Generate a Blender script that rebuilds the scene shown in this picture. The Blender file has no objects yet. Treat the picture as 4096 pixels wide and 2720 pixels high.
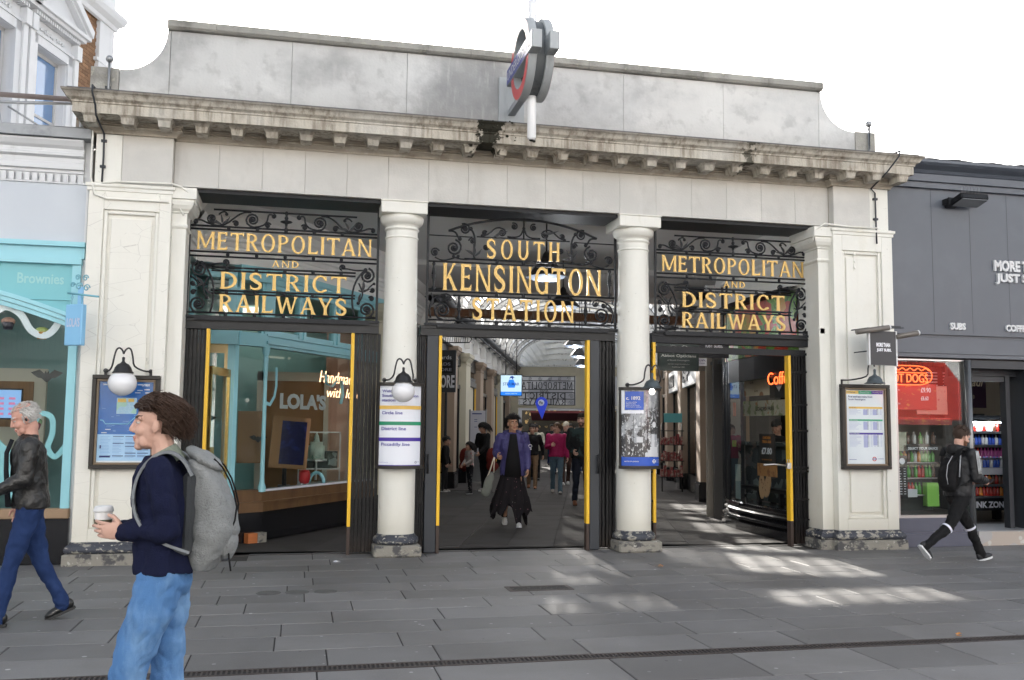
import bpy, math, random
import numpy as np
from math import sin, cos, pi, radians
from mathutils import Vector, Matrix, noise
random.seed(7)
SC = bpy.context.scene
COL = SC.collection

# ------------------------------------------------------------------ camera
cam_d = bpy.data.cameras.new("camera"); cam = bpy.data.objects.new("camera", cam_d); COL.objects.link(cam)
cam_d.sensor_width = 36.0; cam_d.lens = 33.447; cam_d.clip_start = 0.05; cam_d.clip_end = 400
yaw, pit, rol = 0.2198, 0.0915, 0.0098
fw = Vector((sin(yaw)*cos(pit), cos(yaw)*cos(pit), sin(pit)))
r0 = Vector((cos(yaw), -sin(yaw), 0)); u0 = r0.cross(fw)
rr = r0*cos(rol) + u0*sin(rol); uu = u0*cos(rol) - r0*sin(rol)
cam.matrix_world = Matrix(((rr.x, uu.x, -fw.x, 0), (rr.y, uu.y, -fw.y, -11.54), (rr.z, uu.z, -fw.z, 1.56), (0, 0, 0, 1)))
SC.camera = cam
SC.cycles.diffuse_bounces = 7; SC.cycles.transparent_max_bounces = 16; SC.cycles.sample_clamp_indirect = 6

# ------------------------------------------------------------------ world, sun, exposure
SUN_EL, SUN_AZ = 19.5, 5.0        # degrees; azimuth measured from +Y towards +X
world = bpy.data.worlds.new("World"); SC.world = world; world.use_nodes = True
wt = world.node_tree; wt.nodes.clear()
sky = wt.nodes.new('ShaderNodeTexSky'); sky.sky_type = 'NISHITA'; sky.sun_disc = False
sky.sun_elevation = radians(SUN_EL); sky.sun_rotation = radians(SUN_AZ); sky.dust_density = 3.0; sky.air_density = 1.0
hs = wt.nodes.new('ShaderNodeHueSaturation'); hs.inputs['Saturation'].default_value = 0.38; hs.inputs['Value'].default_value = 1.0
bg = wt.nodes.new('ShaderNodeBackground'); bg.inputs['Strength'].default_value = 0.15
wo = wt.nodes.new('ShaderNodeOutputWorld')
wt.links.new(sky.outputs[0], hs.inputs['Color']); wt.links.new(hs.outputs[0], bg.inputs[0]); wt.links.new(bg.outputs[0], wo.inputs[0])
sd = bpy.data.lights.new("sun", 'SUN'); sd.energy = 5.0; sd.angle = radians(0.5); sd.color = (1.0, 0.95, 0.87)
sun = bpy.data.objects.new("sun", sd); COL.objects.link(sun)
sv = Vector((sin(radians(SUN_AZ))*cos(radians(SUN_EL)), cos(radians(SUN_AZ))*cos(radians(SUN_EL)), sin(radians(SUN_EL))))
sun.rotation_euler = sv.to_track_quat('Z', 'Y').to_euler(); sun.location = sv*60
SC.view_settings.view_transform = 'Standard'; SC.view_settings.look = 'None'
SC.view_settings.exposure = 1.64; SC.view_settings.gamma = 1.0; SC.view_settings.use_curve_mapping = False

# ------------------------------------------------------------------ materials
MATS = {}
def rgb(c): return (c[0], c[1], c[2], 1.0)
def mat(name, base, rough=0.6, metal=0.0, spec=0.5, layers=(), bump=0.0, bscale=30.0, rnd=0.0, emit=None, estr=0.0, coat=0.0, loc=False):
    """layers: (kind, scale, lo, hi, colour, amount, (sx,sy,sz))"""
    if name in MATS: return MATS[name]
    m = bpy.data.materials.new(name); m.use_nodes = True; nt = m.node_tree; L = nt.links
    b = nt.nodes['Principled BSDF']; b.inputs['Roughness'].default_value = rough; b.inputs['Metallic'].default_value = metal
    b.inputs['Specular IOR Level'].default_value = spec; b.inputs['Coat Weight'].default_value = coat
    pos = None
    def P():
        nonlocal pos
        if pos is None:
            if loc: pos = nt.nodes.new('ShaderNodeTexCoord').outputs['Object']
            else: pos = nt.nodes.new('ShaderNodeNewGeometry').outputs['Position']
        return pos
    rgbn = nt.nodes.new('ShaderNodeRGB'); rgbn.outputs[0].default_value = rgb(base); cur = rgbn.outputs[0]
    for (kind, sc, lo, hi, colr, amt, st) in layers:
        mp = nt.nodes.new('ShaderNodeMapping'); mp.inputs['Scale'].default_value = st; L.new(P(), mp.inputs['Vector'])
        if kind == 'noise':
            t = nt.nodes.new('ShaderNodeTexNoise'); t.inputs['Scale'].default_value = sc; t.inputs['Detail'].default_value = 6; t.inputs['Roughness'].default_value = 0.6; out = t.outputs[0]
        elif kind == 'vor':
            t = nt.nodes.new('ShaderNodeTexVoronoi'); t.inputs['Scale'].default_value = sc; out = t.outputs['Distance']
        elif kind == 'cell':
            t = nt.nodes.new('ShaderNodeTexVoronoi'); t.inputs['Scale'].default_value = sc; t.feature = 'F1'
            sp = nt.nodes.new('ShaderNodeSeparateColor'); L.new(t.outputs['Color'], sp.inputs[0]); out = sp.outputs[0]
        elif kind == 'crack':
            t = nt.nodes.new('ShaderNodeTexVoronoi'); t.inputs['Scale'].default_value = sc; t.feature = 'DISTANCE_TO_EDGE'; out = t.outputs['Distance']
        elif kind == 'patch':   # stain round x = scale[0], half width scale[1], ragged by noise
            t = nt.nodes.new('ShaderNodeTexNoise'); t.inputs['Scale'].default_value = sc[2]; t.inputs['Detail'].default_value = 7; t.inputs['Roughness'].default_value = .62
            sp = nt.nodes.new('ShaderNodeSeparateXYZ'); L.new(P(), sp.inputs[0])
            a1 = nt.nodes.new('ShaderNodeMath'); a1.operation = 'SUBTRACT'; L.new(sp.outputs[0], a1.inputs[0]); a1.inputs[1].default_value = sc[0]
            a2 = nt.nodes.new('ShaderNodeMath'); a2.operation = 'ABSOLUTE'; L.new(a1.outputs[0], a2.inputs[0])
            a3 = nt.nodes.new('ShaderNodeMath'); a3.operation = 'MULTIPLY_ADD'; L.new(a2.outputs[0], a3.inputs[0]); a3.inputs[1].default_value = -.5/sc[1]; L.new(t.outputs[0], a3.inputs[2]); out = a3.outputs[0]
        elif kind == 'z':      # gradient by height: lo..hi metres
            sp = nt.nodes.new('ShaderNodeSeparateXYZ'); L.new(P(), sp.inputs[0]); out = sp.outputs[2]
        L.new(mp.outputs[0], t.inputs['Vector']) if kind != 'z' else None
        mr = nt.nodes.new('ShaderNodeMapRange'); mr.inputs['From Min'].default_value = lo; mr.inputs['From Max'].default_value = hi
        mr.inputs['To Min'].default_value = 0; mr.inputs['To Max'].default_value = amt; mr.interpolation_type = 'SMOOTHSTEP'
        L.new(out, mr.inputs['Value'])
        mx = nt.nodes.new('ShaderNodeMix'); mx.data_type = 'RGBA'; L.new(mr.outputs[0], mx.inputs[0]); L.new(cur, mx.inputs[6]); mx.inputs[7].default_value = rgb(colr)
        cur = mx.outputs[2]
    if rnd:
        oi = nt.nodes.new('ShaderNodeObjectInfo'); mr = nt.nodes.new('ShaderNodeMapRange'); L.new(oi.outputs['Random'], mr.inputs['Value'])
        mr.inputs['To Min'].default_value = 1-rnd; mr.inputs['To Max'].default_value = 1+rnd
        h = nt.nodes.new('ShaderNodeHueSaturation'); L.new(cur, h.inputs['Color']); L.new(mr.outputs[0], h.inputs['Value']); cur = h.outputs[0]
    L.new(cur, b.inputs['Base Color'])
    if bump:
        t = nt.nodes.new('ShaderNodeTexNoise'); t.inputs['Scale'].default_value = bscale; t.inputs['Detail'].default_value = 5; L.new(P(), t.inputs['Vector'])
        bp = nt.nodes.new('ShaderNodeBump'); bp.inputs['Strength'].default_value = bump; bp.inputs['Distance'].default_value = 0.02
        L.new(t.outputs[0], bp.inputs['Height']); L.new(bp.outputs[0], b.inputs['Normal'])
    if emit: b.inputs['Emission Color'].default_value = rgb(emit); b.inputs['Emission Strength'].default_value = estr
    MATS[name] = m; return m
def glassmat(name, tint=(1, 1, 1), refl=1.0, rough=0.0, base_r=0.03):
    if name in MATS: return MATS[name]
    m = bpy.data.materials.new(name); m.use_nodes = True; nt = m.node_tree; nt.nodes.clear(); L = nt.links
    o = nt.nodes.new('ShaderNodeOutputMaterial'); t = nt.nodes.new('ShaderNodeBsdfTransparent'); t.inputs[0].default_value = rgb(tint)
    g = nt.nodes.new('ShaderNodeBsdfGlossy'); g.inputs['Roughness'].default_value = rough
    lw = nt.nodes.new('ShaderNodeLayerWeight'); lw.inputs[0].default_value = .5
    f = nt.nodes.new('ShaderNodeMath'); f.operation = 'POWER'; f.inputs[1].default_value = 4.5; L.new(lw.outputs['Facing'], f.inputs[0])
    mu = nt.nodes.new('ShaderNodeMath'); mu.operation = 'MULTIPLY_ADD'; mu.inputs[1].default_value = refl; mu.inputs[2].default_value = base_r; mu.use_clamp = True
    mx = nt.nodes.new('ShaderNodeMixShader'); L.new(f.outputs[0], mu.inputs[0]); L.new(mu.outputs[0], mx.inputs[0])
    L.new(t.outputs[0], mx.inputs[1]); L.new(g.outputs[0], mx.inputs[2]); L.new(mx.outputs[0], o.inputs[0]); MATS[name] = m; return m
def translucent(name, c=(.8, .8, .8), clear=0.1):
    if name in MATS: return MATS[name]
    m = bpy.data.materials.new(name); m.use_nodes = True; nt = m.node_tree; nt.nodes.clear(); L = nt.links
    o = nt.nodes.new('ShaderNodeOutputMaterial'); t = nt.nodes.new('ShaderNodeBsdfTransparent')
    tr = nt.nodes.new('ShaderNodeBsdfTranslucent'); d = nt.nodes.new('ShaderNodeBsdfDiffuse')
    n = nt.nodes.new('ShaderNodeTexNoise'); n.inputs['Scale'].default_value = 1.3; n.inputs['Detail'].default_value = 4
    g = nt.nodes.new('ShaderNodeNewGeometry'); L.new(g.outputs['Position'], n.inputs['Vector'])
    cr = nt.nodes.new('ShaderNodeMix'); cr.data_type = 'RGBA'; cr.inputs[6].default_value = rgb([k*.6 for k in c]); cr.inputs[7].default_value = rgb(c); L.new(n.outputs[0], cr.inputs[0])
    L.new(cr.outputs[2], tr.inputs[0]); L.new(cr.outputs[2], d.inputs[0])
    a = nt.nodes.new('ShaderNodeMixShader'); a.inputs[0].default_value = .25; L.new(tr.outputs[0], a.inputs[1]); L.new(d.outputs[0], a.inputs[2])
    b = nt.nodes.new('ShaderNodeMixShader'); b.inputs[0].default_value = clear; L.new(a.outputs[0], b.inputs[1]); L.new(t.outputs[0], b.inputs[2])
    L.new(b.outputs[0], o.inputs[0]); MATS[name] = m; return m

U1 = (1, 1, 1)
M_STONE = mat('frieze_limestone', (.57, .56, .53), .85, spec=.2, rnd=.03, bump=.12, bscale=40, layers=(
    ('noise', 1.6, .42, .72, (.64, .625, .59), .8, U1), ('noise', 2.6, .5, .75, (.44, .42, .39), .5, (1, 1, .5)),
    ('noise', 9, .58, .8, (.72, .71, .69), .4, (1, 1, .12)), ('noise', 1.4, .5, .7, (.68, .66, .62), .5, (1, 1, 2)), ('noise', 5, .6, .78, (.46, .44, .41), .3, (1, 1, .3)), ('z', 1, 4.72, 4.92, (.53, .45, .34), .45, U1)))
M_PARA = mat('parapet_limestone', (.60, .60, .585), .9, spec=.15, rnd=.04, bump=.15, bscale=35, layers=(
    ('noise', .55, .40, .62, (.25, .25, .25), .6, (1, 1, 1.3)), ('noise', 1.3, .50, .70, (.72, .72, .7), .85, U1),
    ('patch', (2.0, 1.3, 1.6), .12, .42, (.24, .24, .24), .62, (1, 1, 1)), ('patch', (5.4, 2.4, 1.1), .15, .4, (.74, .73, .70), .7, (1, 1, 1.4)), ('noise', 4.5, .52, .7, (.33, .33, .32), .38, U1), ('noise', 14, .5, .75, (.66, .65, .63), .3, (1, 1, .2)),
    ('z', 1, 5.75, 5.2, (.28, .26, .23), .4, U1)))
M_COPE = mat('weathered_coping_stone', (.36, .35, .32), .95, spec=.1, rnd=.12, bump=.4, bscale=50, layers=(
    ('noise', 3, .45, .7, (.17, .165, .15), .8, U1), ('noise', 12, .55, .7, (.45, .44, .36), .6, U1)))
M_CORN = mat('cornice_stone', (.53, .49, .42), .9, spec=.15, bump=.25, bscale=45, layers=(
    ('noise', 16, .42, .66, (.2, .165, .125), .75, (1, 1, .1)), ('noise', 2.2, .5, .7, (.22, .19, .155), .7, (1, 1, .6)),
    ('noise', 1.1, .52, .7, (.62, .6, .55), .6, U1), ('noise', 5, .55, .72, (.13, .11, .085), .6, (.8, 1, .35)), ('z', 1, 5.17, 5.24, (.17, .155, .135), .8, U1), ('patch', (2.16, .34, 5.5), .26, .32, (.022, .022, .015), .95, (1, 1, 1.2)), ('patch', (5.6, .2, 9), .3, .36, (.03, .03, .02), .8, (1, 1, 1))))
M_SOFF = mat('cornice_bed_stone', (.44, .39, .32), .9, spec=.1, bump=.2, bscale=45, layers=(
    ('noise', 2.2, .45, .7, (.27, .23, .18), .8, (1, 1, .7)), ('noise', 9, .5, .7, (.6, .56, .5), .4, (1, 1, .3))))
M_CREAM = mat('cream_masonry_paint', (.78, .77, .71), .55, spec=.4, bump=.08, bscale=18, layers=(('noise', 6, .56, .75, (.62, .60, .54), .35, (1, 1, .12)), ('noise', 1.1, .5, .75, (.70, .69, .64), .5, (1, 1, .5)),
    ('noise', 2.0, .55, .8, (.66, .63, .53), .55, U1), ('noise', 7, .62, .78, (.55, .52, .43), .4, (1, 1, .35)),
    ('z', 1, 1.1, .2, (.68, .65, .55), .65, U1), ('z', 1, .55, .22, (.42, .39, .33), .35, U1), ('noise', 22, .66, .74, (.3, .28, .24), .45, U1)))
M_CREAMP = mat('flaking_cream_paint', (.78, .765, .7), .55, spec=.4, bump=.12, bscale=12, layers=(
    ('crack', 3.2, .010, .0, (.36, .34, .31), .5, (1, 1, 1.9)), ('noise', 2.1, .50, .53, (.78, .765, .7), 1, (1, 1, 1)), ('noise', 1.6, .56, .8, (.66, .63, .55), .5, U1),
    ('z', 1, 1.1, .3, (.66, .63, .53), .6, U1)))
M_BASE = mat('chipped_plinth_paint', (.045, .05, .065), .6, bump=.6, bscale=30, layers=(
    ('noise', 9, .52, .60, (.35, .33, .28), .9, (1, 1, 1.8)), ('noise', 24, .60, .66, (.55, .53, .46), .9, U1)))
M_PLSTONE = mat('worn_plinth_stone', (.26, .245, .21), .9, bump=.6, bscale=25, layers=(
    ('noise', 7, .48, .60, (.06, .06, .065), .9, (1, 1, 1.4)), ('noise', 16, .58, .68, (.55, .53, .47), .8, U1)))
M_IRON = mat('wrought_iron_paint', (.013, .014, .017), .5, spec=.3, bump=.15, bscale=60, layers=(('noise', 14, .55, .75, (.03, .033, .038), .6, U1),))
M_GOLD = mat('gold_leaf_paint', (.62, .41, .13), .42, metal=.25, spec=.5, bump=.08, bscale=60, layers=(('noise', 9, .5, .8, (.72, .52, .22), .6, U1), ('noise', 30, .65, .8, (.42, .27, .09), .5, U1)))
M_GATE = mat('black_gate_steel', (.007, .007, .008), .4, metal=.1, spec=.35, layers=(('noise', 5, .45, .7, (.02, .02, .02), .7, (1, 1, .2)), ('noise', 40, .66, .72, (.22, .2, .19), .5, (1, 1, .35)), ('z', 1, .35, 0, (.03, .02, .015), .7, U1)))
M_YEL = mat('yellow_edge_paint', (.80, .47, .02), .45, layers=(('noise', 18, .66, .74, (.25, .16, .05), .8, (1, 1, .4)),))
M_SLAB = mat('paving_granite', (.172, .168, .166), .62, spec=.45, rnd=.15, bump=.12, bscale=90, layers=(
    ('noise', 1.1, .4, .7, (.135, .129, .125), .75, U1), ('noise', 90, .5, .75, (.25, .25, .25), .35, U1),
    ('noise', 4, .58, .8, (.20, .19, .17), .5, U1), ('vor', 5.2, .085, .06, (.40, .40, .40), .8, (1, 1, 0)), ('vor', 2.3, .045, .03, (.5, .5, .5), .8, (1, 1, 0)), ('noise', .5, .45, .6, (.12, .115, .11), .45, U1), ('noise', 13, .6, .8, (.09, .085, .08), .4, U1), ('vor', 3.1, .04, .03, (.05, .05, .05), .8, (1, 1, 0))))
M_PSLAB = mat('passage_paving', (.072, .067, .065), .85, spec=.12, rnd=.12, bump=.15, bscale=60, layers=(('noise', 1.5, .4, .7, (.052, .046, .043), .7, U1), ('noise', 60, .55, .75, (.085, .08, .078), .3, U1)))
M_JOINT = mat('paving_joint_mortar', (.022, .021, .02), .9, layers=(('noise', 8, .4, .7, (.045, .042, .04), .6, U1),))
M_DRAIN = mat('cast_iron_grating', (.055, .045, .042), .65, metal=.2, bump=.3, bscale=50, layers=(('noise', 12, .5, .7, (.09, .07, .06), .6, U1),))
M_VOID = mat('dark_void', (.006, .006, .006), .9)
M_WHITE = mat('white_paint', (.66, .67, .68), .45, layers=(('noise', 2.5, .5, .8, (.54, .55, .55), .5, U1), ('noise', 7, .58, .75, (.42, .42, .4), .35, (1, 1, .2))))
M_STUCCO = mat('white_stucco', (.60, .61, .63), .7, bump=.08, bscale=30, layers=(('noise', 1.5, .5, .8, (.5, .5, .5), .5, U1), ('noise', 5, .55, .75, (.45, .44, .42), .4, (1, 1, .15))))
M_FASCIA = mat('white_fascia_board', (.52, .56, .61), .4, layers=(('noise', 1.2, .4, .8, (.58, .62, .66), .6, U1), ('noise', 8, .6, .8, (.5, .5, .5), .2, (1, 1, .1))))
M_CYAN = mat('cyan_shopfront_paint', (.30, .62, .70), .38, spec=.5, layers=(('noise', 3, .55, .8, (.24, .54, .62), .35, U1),))
M_CYAND = mat('cyan_panel_paint', (.17, .50, .55), .35)
M_BLUESIGN = mat('pale_blue_sign_paint', (.24, .52, .78), .4)
M_BLK = mat('black_gloss_tile', (.012, .012, .014), .12, spec=.6, layers=(('noise', 40, .7, .75, (.3, .3, .3), .5, U1),))
M_BLKM = mat('black_satin_paint', (.009, .0095, .011), .4, spec=.35)
M_DKGREY = mat('dark_grey_paint', (.034, .038, .045), .45, spec=.4)
M_GREYW = mat('slate_grey_shopfront_paint', (.085, .098, .122), .42, spec=.6, bump=.04, bscale=3, layers=(
    ('noise', 1.1, .42, .7, (.105, .12, .147), .7, U1), ('noise', 60, .74, .8, (.4, .4, .4), .5, U1), ('noise', 7, .6, .8, (.13, .13, .135), .4, (1, 1, .1))))
M_WOOD = mat('brown_wood', (.25, .115, .035), .5, layers=(('noise', 12, .4, .7, (.16, .07, .02), .7, (1, 1, .08)),))
M_BRASS = mat('brass', (.78, .55, .18), .22, metal=.9)
M_GLASS = glassmat('shop_glass', (.93, .96, .95), 1.1, 0, .02)
M_GLASSB = glassmat('window_glass', (.35, .4, .45), 1.3, 0.0, .28)
M_GLASSD = glassmat('passage_shop_glass', (.6, .62, .62), .9, 0, .03)
M_CEIL = mat('porch_ceiling_plaster', (.68, .67, .66), .8, layers=(('noise', 1.5, .5, .8, (.6, .59, .58), .6, U1),))
M_CEIL2 = mat('porch_ceiling_light_plaster', (.7, .69, .68), .8)
M_WALLP = mat('porch_wall_paint', (.86, .85, .83), .7, layers=(('noise', 2, .5, .8, (.78, .77, .75), .6, U1),))
M_RUST = mat('rusted_steel_beam', (.24, .12, .065), .9, bump=.4, bscale=30, layers=(('noise', 10, .48, .66, (.33, .31, .28), .8, (1, 1, .3)), ('noise', 22, .5, .7, (.11, .05, .03), .6, U1)))
M_BRICK = mat('yellow_brown_brick', (.22, .12, .065), .9, rnd=.3, bump=.3, bscale=60, layers=(('noise', 20, .5, .7, (.30, .18, .09), .7, U1),))
M_MORTAR = mat('brick_mortar', (.18, .15, .12), .95)
M_PIERT = mat('passage_pier_tan_paint', (.36, .27, .20), .6, layers=(('noise', 2, .5, .8, (.28, .21, .16), .6, U1),))
M_PIERC = mat('passage_pier_cream_paint', (.58, .54, .42), .6, layers=(('noise', 2, .5, .8, (.45, .41, .31), .6, U1),))
M_GALV = mat('galvanised_steel', (.32, .33, .34), .45, metal=.7)
M_LEAD = mat('lead_flashing', (.11, .115, .125), .6, metal=.2, bump=.2, bscale=20)
M_ROUND = mat('grey_sign_casing', (.40, .42, .43), .5, metal=.1, layers=(('noise', 8, .55, .75, (.18, .19, .2), .5, (1, 1, .15)),))
M_RED = mat('red_enamel', (.62, .03, .035), .3)
M_BLUE = mat('blue_enamel', (.012, .03, .30), .3)
M_POLEW = mat('white_pole_paint', (.82, .82, .82), .35)
M_GLOBE = mat('opal_glass_globe', (.80, .80, .82), .18, spec=.5, coat=.3)
M_LAMPM = mat('lamp_cap_metal', (.028, .027, .028), .45, metal=.2)
M_LAMPG = mat('lamp_shade_verdigris', (.085, .105, .115), .45, metal=.3)
M_PAPER = mat('white_print', (.78, .80, .86), .25, coat=.3)
M_PBLUE = mat('blue_print', (.02, .13, .44), .25, coat=.3)
M_PLBLUE = mat('pale_blue_print', (.42, .62, .86), .25)
M_INKB = mat('navy_ink', (.02, .03, .16), .4)
M_INKK = mat('black_ink', (.015, .015, .015), .5)
M_INKG = mat('grey_ink', (.35, .36, .45), .5)
M_YLINE = mat('yellow_print', (.80, .50, .10), .35)
M_GLINE = mat('green_print', (.01, .25, .12), .35)
M_PLINE = mat('purple_print', (.05, .02, .30), .35)
M_FRAME = mat('dark_bronze_frame', (.028, .024, .02), .45, metal=.2)
M_FRAMEB = mat('inner_brown_frame', (.19, .14, .09), .45)
M_TEAL = mat('teal_interior_wall', (.22, .40, .42), .7)
M_CREAMI = mat('cream_interior_wall', (.55, .52, .45), .7)
M_PINKT = mat('pink_mesh_wall', (.60, .38, .30), .8, layers=(('vor', 22, .25, .2, (.5, .36, .3), .7, U1),))
M_LWOOD = mat('orange_oak_board', (.26, .13, .05), .5, layers=(('noise', 9, .4, .7, (.27, .13, .04), .7, (1, 1, .07)),))
M_FLOORI = mat('shop_floor', (.16, .14, .12), .5)
M_STEEL = mat('brushed_steel', (.5, .5, .5), .3, metal=.9)
def emis(name, c=(), s=0):
    if name in MATS: return MATS[name]
    return mat(name, (c[0]*.5, c[1]*.5, c[2]*.5), .5, emit=c, estr=s)

# ------------------------------------------------------------------ mesh builder
ORG = {}
class MB:
    def __init__(s, M=None): s.v = []; s.f = []; s.mi = []; s.sm = []; s.M = M; s.cm = 0; s.smooth = False
    def add(s, vs, fs, smooth=None):
        o = len(s.v)
        if s.M is not None: vs = [tuple(s.M @ Vector(p)) for p in vs]
        s.v.extend([tuple(p) for p in vs]); s.f.extend([tuple(o+i for i in f) for f in fs])
        s.mi.extend([s.cm]*len(fs)); s.sm.extend([s.smooth if smooth is None else smooth]*len(fs)); return s
    def box(s, x0, x1, y0, y1, z0, z1, bev=0):
        x0, x1 = min(x0, x1), max(x0, x1); y0, y1 = min(y0, y1), max(y0, y1); z0, z1 = min(z0, z1), max(z0, z1)
        if bev:
            b = min(bev, (x1-x0)/2.2, (y1-y0)/2.2, (z1-z0)/2.2)
            vs = []; 
            for X, sx in ((x0, 1), (x1, -1)):
                for Y, sy in ((y0, 1), (y1, -1)):
                    for Z, sz in ((z0, 1), (z1, -1)):
                        vs += [(X, Y+sy*b, Z+sz*b), (X+sx*b, Y, Z+sz*b), (X+sx*b, Y+sy*b, Z)]
            def I(i, j, k, a): return ((i*2+j)*2+k)*3+a
            fs = []
            for i in (0, 1):
                q = [I(i, 0, 0, 0), I(i, 0, 1, 0), I(i, 1, 1, 0), I(i, 1, 0, 0)]; fs.append(q if i == 0 else q[::-1])
                q = [I(0, i, 0, 1), I(1, i, 0, 1), I(1, i, 1, 1), I(0, i, 1, 1)]; fs.append(q if i == 0 else q[::-1])
                q = [I(0, 0, i, 2), I(0, 1, i, 2), I(1, 1, i, 2), I(1, 0, i, 2)]; fs.append(q if i == 0 else q[::-1])
            for i in (0, 1):
                for j in (0, 1):
                    p = (i+j) % 2 == 0
                    q = [I(i, j, 0, 0), I(i, j, 0, 1), I(i, j, 1, 1), I(i, j, 1, 0)]; fs.append(q if p else q[::-1])
                    q = [I(i, 0, j, 0), I(i, 1, j, 0), I(i, 1, j, 2), I(i, 0, j, 2)]; fs.append(q if not p else q[::-1])
                    q = [I(0, i, j, 1), I(1, i, j, 1), I(1, i, j, 2), I(0, i, j, 2)]; fs.append(q[::-1] if not p else q)
                    for k in (0, 1):
                        t = [I(i, j, k, 0), I(i, j, k, 1), I(i, j, k, 2)]; fs.append(t if (i+j+k) % 2 == 0 else t[::-1])
            return s.add(vs, fs)
        vs = [(x, y, z) for x in (x0, x1) for y in (y0, y1) for z in (z0, z1)]
        return s.add(vs, [(0, 1, 3, 2), (4, 6, 7, 5), (0, 4, 5, 1), (2, 3, 7, 6), (0, 2, 6, 4), (1, 5, 7, 3)])
    def tube(s, pts, r, n=6, cap=True, smooth=True, flat=1.0):
        pts = [Vector(p) for p in pts]; m = len(pts); rs = r if isinstance(r, (list, tuple)) else [r]*m
        vs = []; prev = None
        for i, p in enumerate(pts):
            t = (pts[min(i+1, m-1)]-pts[max(i-1, 0)])
            if t.length < 1e-9: t = Vector((0, 0, 1))
            t.normalize()
            if prev is None:
                a = Vector((0, 0, 1)) if abs(t.z) < .9 else Vector((0, 1, 0)); prev = t.cross(a).normalized()
            u = (prev - t*prev.dot(t)); u = u.normalized() if u.length > 1e-6 else t.orthogonal().normalized(); w = t.cross(u); prev = u
            for k in range(n):
                a = 2*pi*k/n; vs.append(p + (u*cos(a)*flat + w*sin(a))*rs[i])
        fs = [(i*n+k, i*n+(k+1) % n, (i+1)*n+(k+1) % n, (i+1)*n+k) for i in range(m-1) for k in range(n)]
        s.add(vs, fs, smooth)
        if cap:
            o = len(s.v)-len(vs); 
            s.f.append(tuple(o+k for k in range(n))[::-1]); s.f.append(tuple(o+(m-1)*n+k for k in range(n))); s.mi += [s.cm]*2; s.sm += [False]*2
        return s
    def cyl(s, p0, p1, r0, r1=None, n=16, smooth=True): return s.tube([p0, p1], [r0, r0 if r1 is None else r1], n, True, smooth)
    def lathe(s, prof, n=32, c=(0, 0, 0), smooth=True, a0=0, a1=2*pi, axis='z'):
        full = abs(a1-a0-2*pi) < 1e-6; m = n if full else n+1; vs = []
        for (r, z) in prof:
            for k in range(m):
                a = a0+(a1-a0)*k/n
                if axis == 'z': vs.append((c[0]+r*cos(a), c[1]+r*sin(a), c[2]+z))
                elif axis == 'x': vs.append((c[0]+z, c[1]+r*cos(a), c[2]+r*sin(a)))
                else: vs.append((c[0]+r*cos(a), c[1]+z, c[2]+r*sin(a)))
        fs = []
        for i in range(len(prof)-1):
            for k in range(n):
                k2 = (k+1) % m if full else k+1
                fs.append((i*m+k, i*m+k2, (i+1)*m+k2, (i+1)*m+k))
        return s.add(vs, fs, smooth)
    def prism(s, poly, d0, d1, plane='xz', smooth=False):
        n = len(poly)
        def P(a, b, d): return (a, d, b) if plane == 'xz' else ((a, b, d) if plane == 'xy' else (d, a, b))
        vs = [P(a, b, d0) for a, b in poly]+[P(a, b, d1) for a, b in poly]
        s.add(vs, [tuple(range(n))[::-1], tuple(range(n, 2*n))], False)
        o = len(s.v)-2*n
        for i in range(n):
            s.f.append((o+i, o+(i+1) % n, o+n+(i+1) % n, o+n+i)); s.mi.append(s.cm); s.sm.append(smooth)
        return s
    def sweep(s, path, prof, cap=True):
        """path: xy list; prof: list of (outward d, z); outward is to the right of travel"""
        m = len(path); vs = []; P = [Vector((p[0], p[1])) for p in path]
        for i in range(m):
            d0 = (P[i]-P[i-1]).normalized() if i > 0 else (P[1]-P[0]).normalized()
            d1 = (P[i+1]-P[i]).normalized() if i < m-1 else d0
            n0 = Vector((d0.y, -d0.x)); n1 = Vector((d1.y, -d1.x)); b = (n0+n1); b = b/(b.length**2/2) if b.length > 1e-6 else n0
            for (d, z) in prof: vs.append((P[i].x+b.x*d, P[i].y+b.y*d, z))
        k = len(prof); fs = [(i*k+j, (i+1)*k+j, (i+1)*k+j+1, i*k+j+1) for i in range(m-1) for j in range(k-1)]
        s.add(vs, fs)
        if cap:
            o = len(s.v)-len(vs); s.f.append(tuple(o+j for j in range(k))); s.f.append(tuple(o+(m-1)*k+j for j in range(k))[::-1]); s.mi += [s.cm]*2; s.sm += [False]*2
        return s
    def ell(s, c, r, n=16, m=10, R=None):
        vs = []; fs = []
        for i in range(m+1):
            th = pi*i/m
            for k in range(n):
                a = 2*pi*k/n; p = Vector((r[0]*sin(th)*cos(a), r[1]*sin(th)*sin(a), r[2]*cos(th)))
                if R is not None: p = R @ p
                vs.append((c[0]+p.x, c[1]+p.y, c[2]+p.z))
        for i in range(m):
            for k in range(n):
                fs.append((i*n+k, (i+1)*n+k, (i+1)*n+(k+1) % n, i*n+(k+1) % n))
        return s.add(vs, fs, True)
    def mesh(s, name, mats, off=(0, 0, 0)):
        me = bpy.data.meshes.new(name); me.from_pydata([(v[0]-off[0], v[1]-off[1], v[2]-off[2]) for v in s.v], [], s.f)
        for m in (mats if isinstance(mats, (list, tuple)) else [mats]): me.materials.append(m)
        me.polygons.foreach_set('material_index', s.mi); me.polygons.foreach_set('use_smooth', s.sm); me.update(); return me
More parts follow.
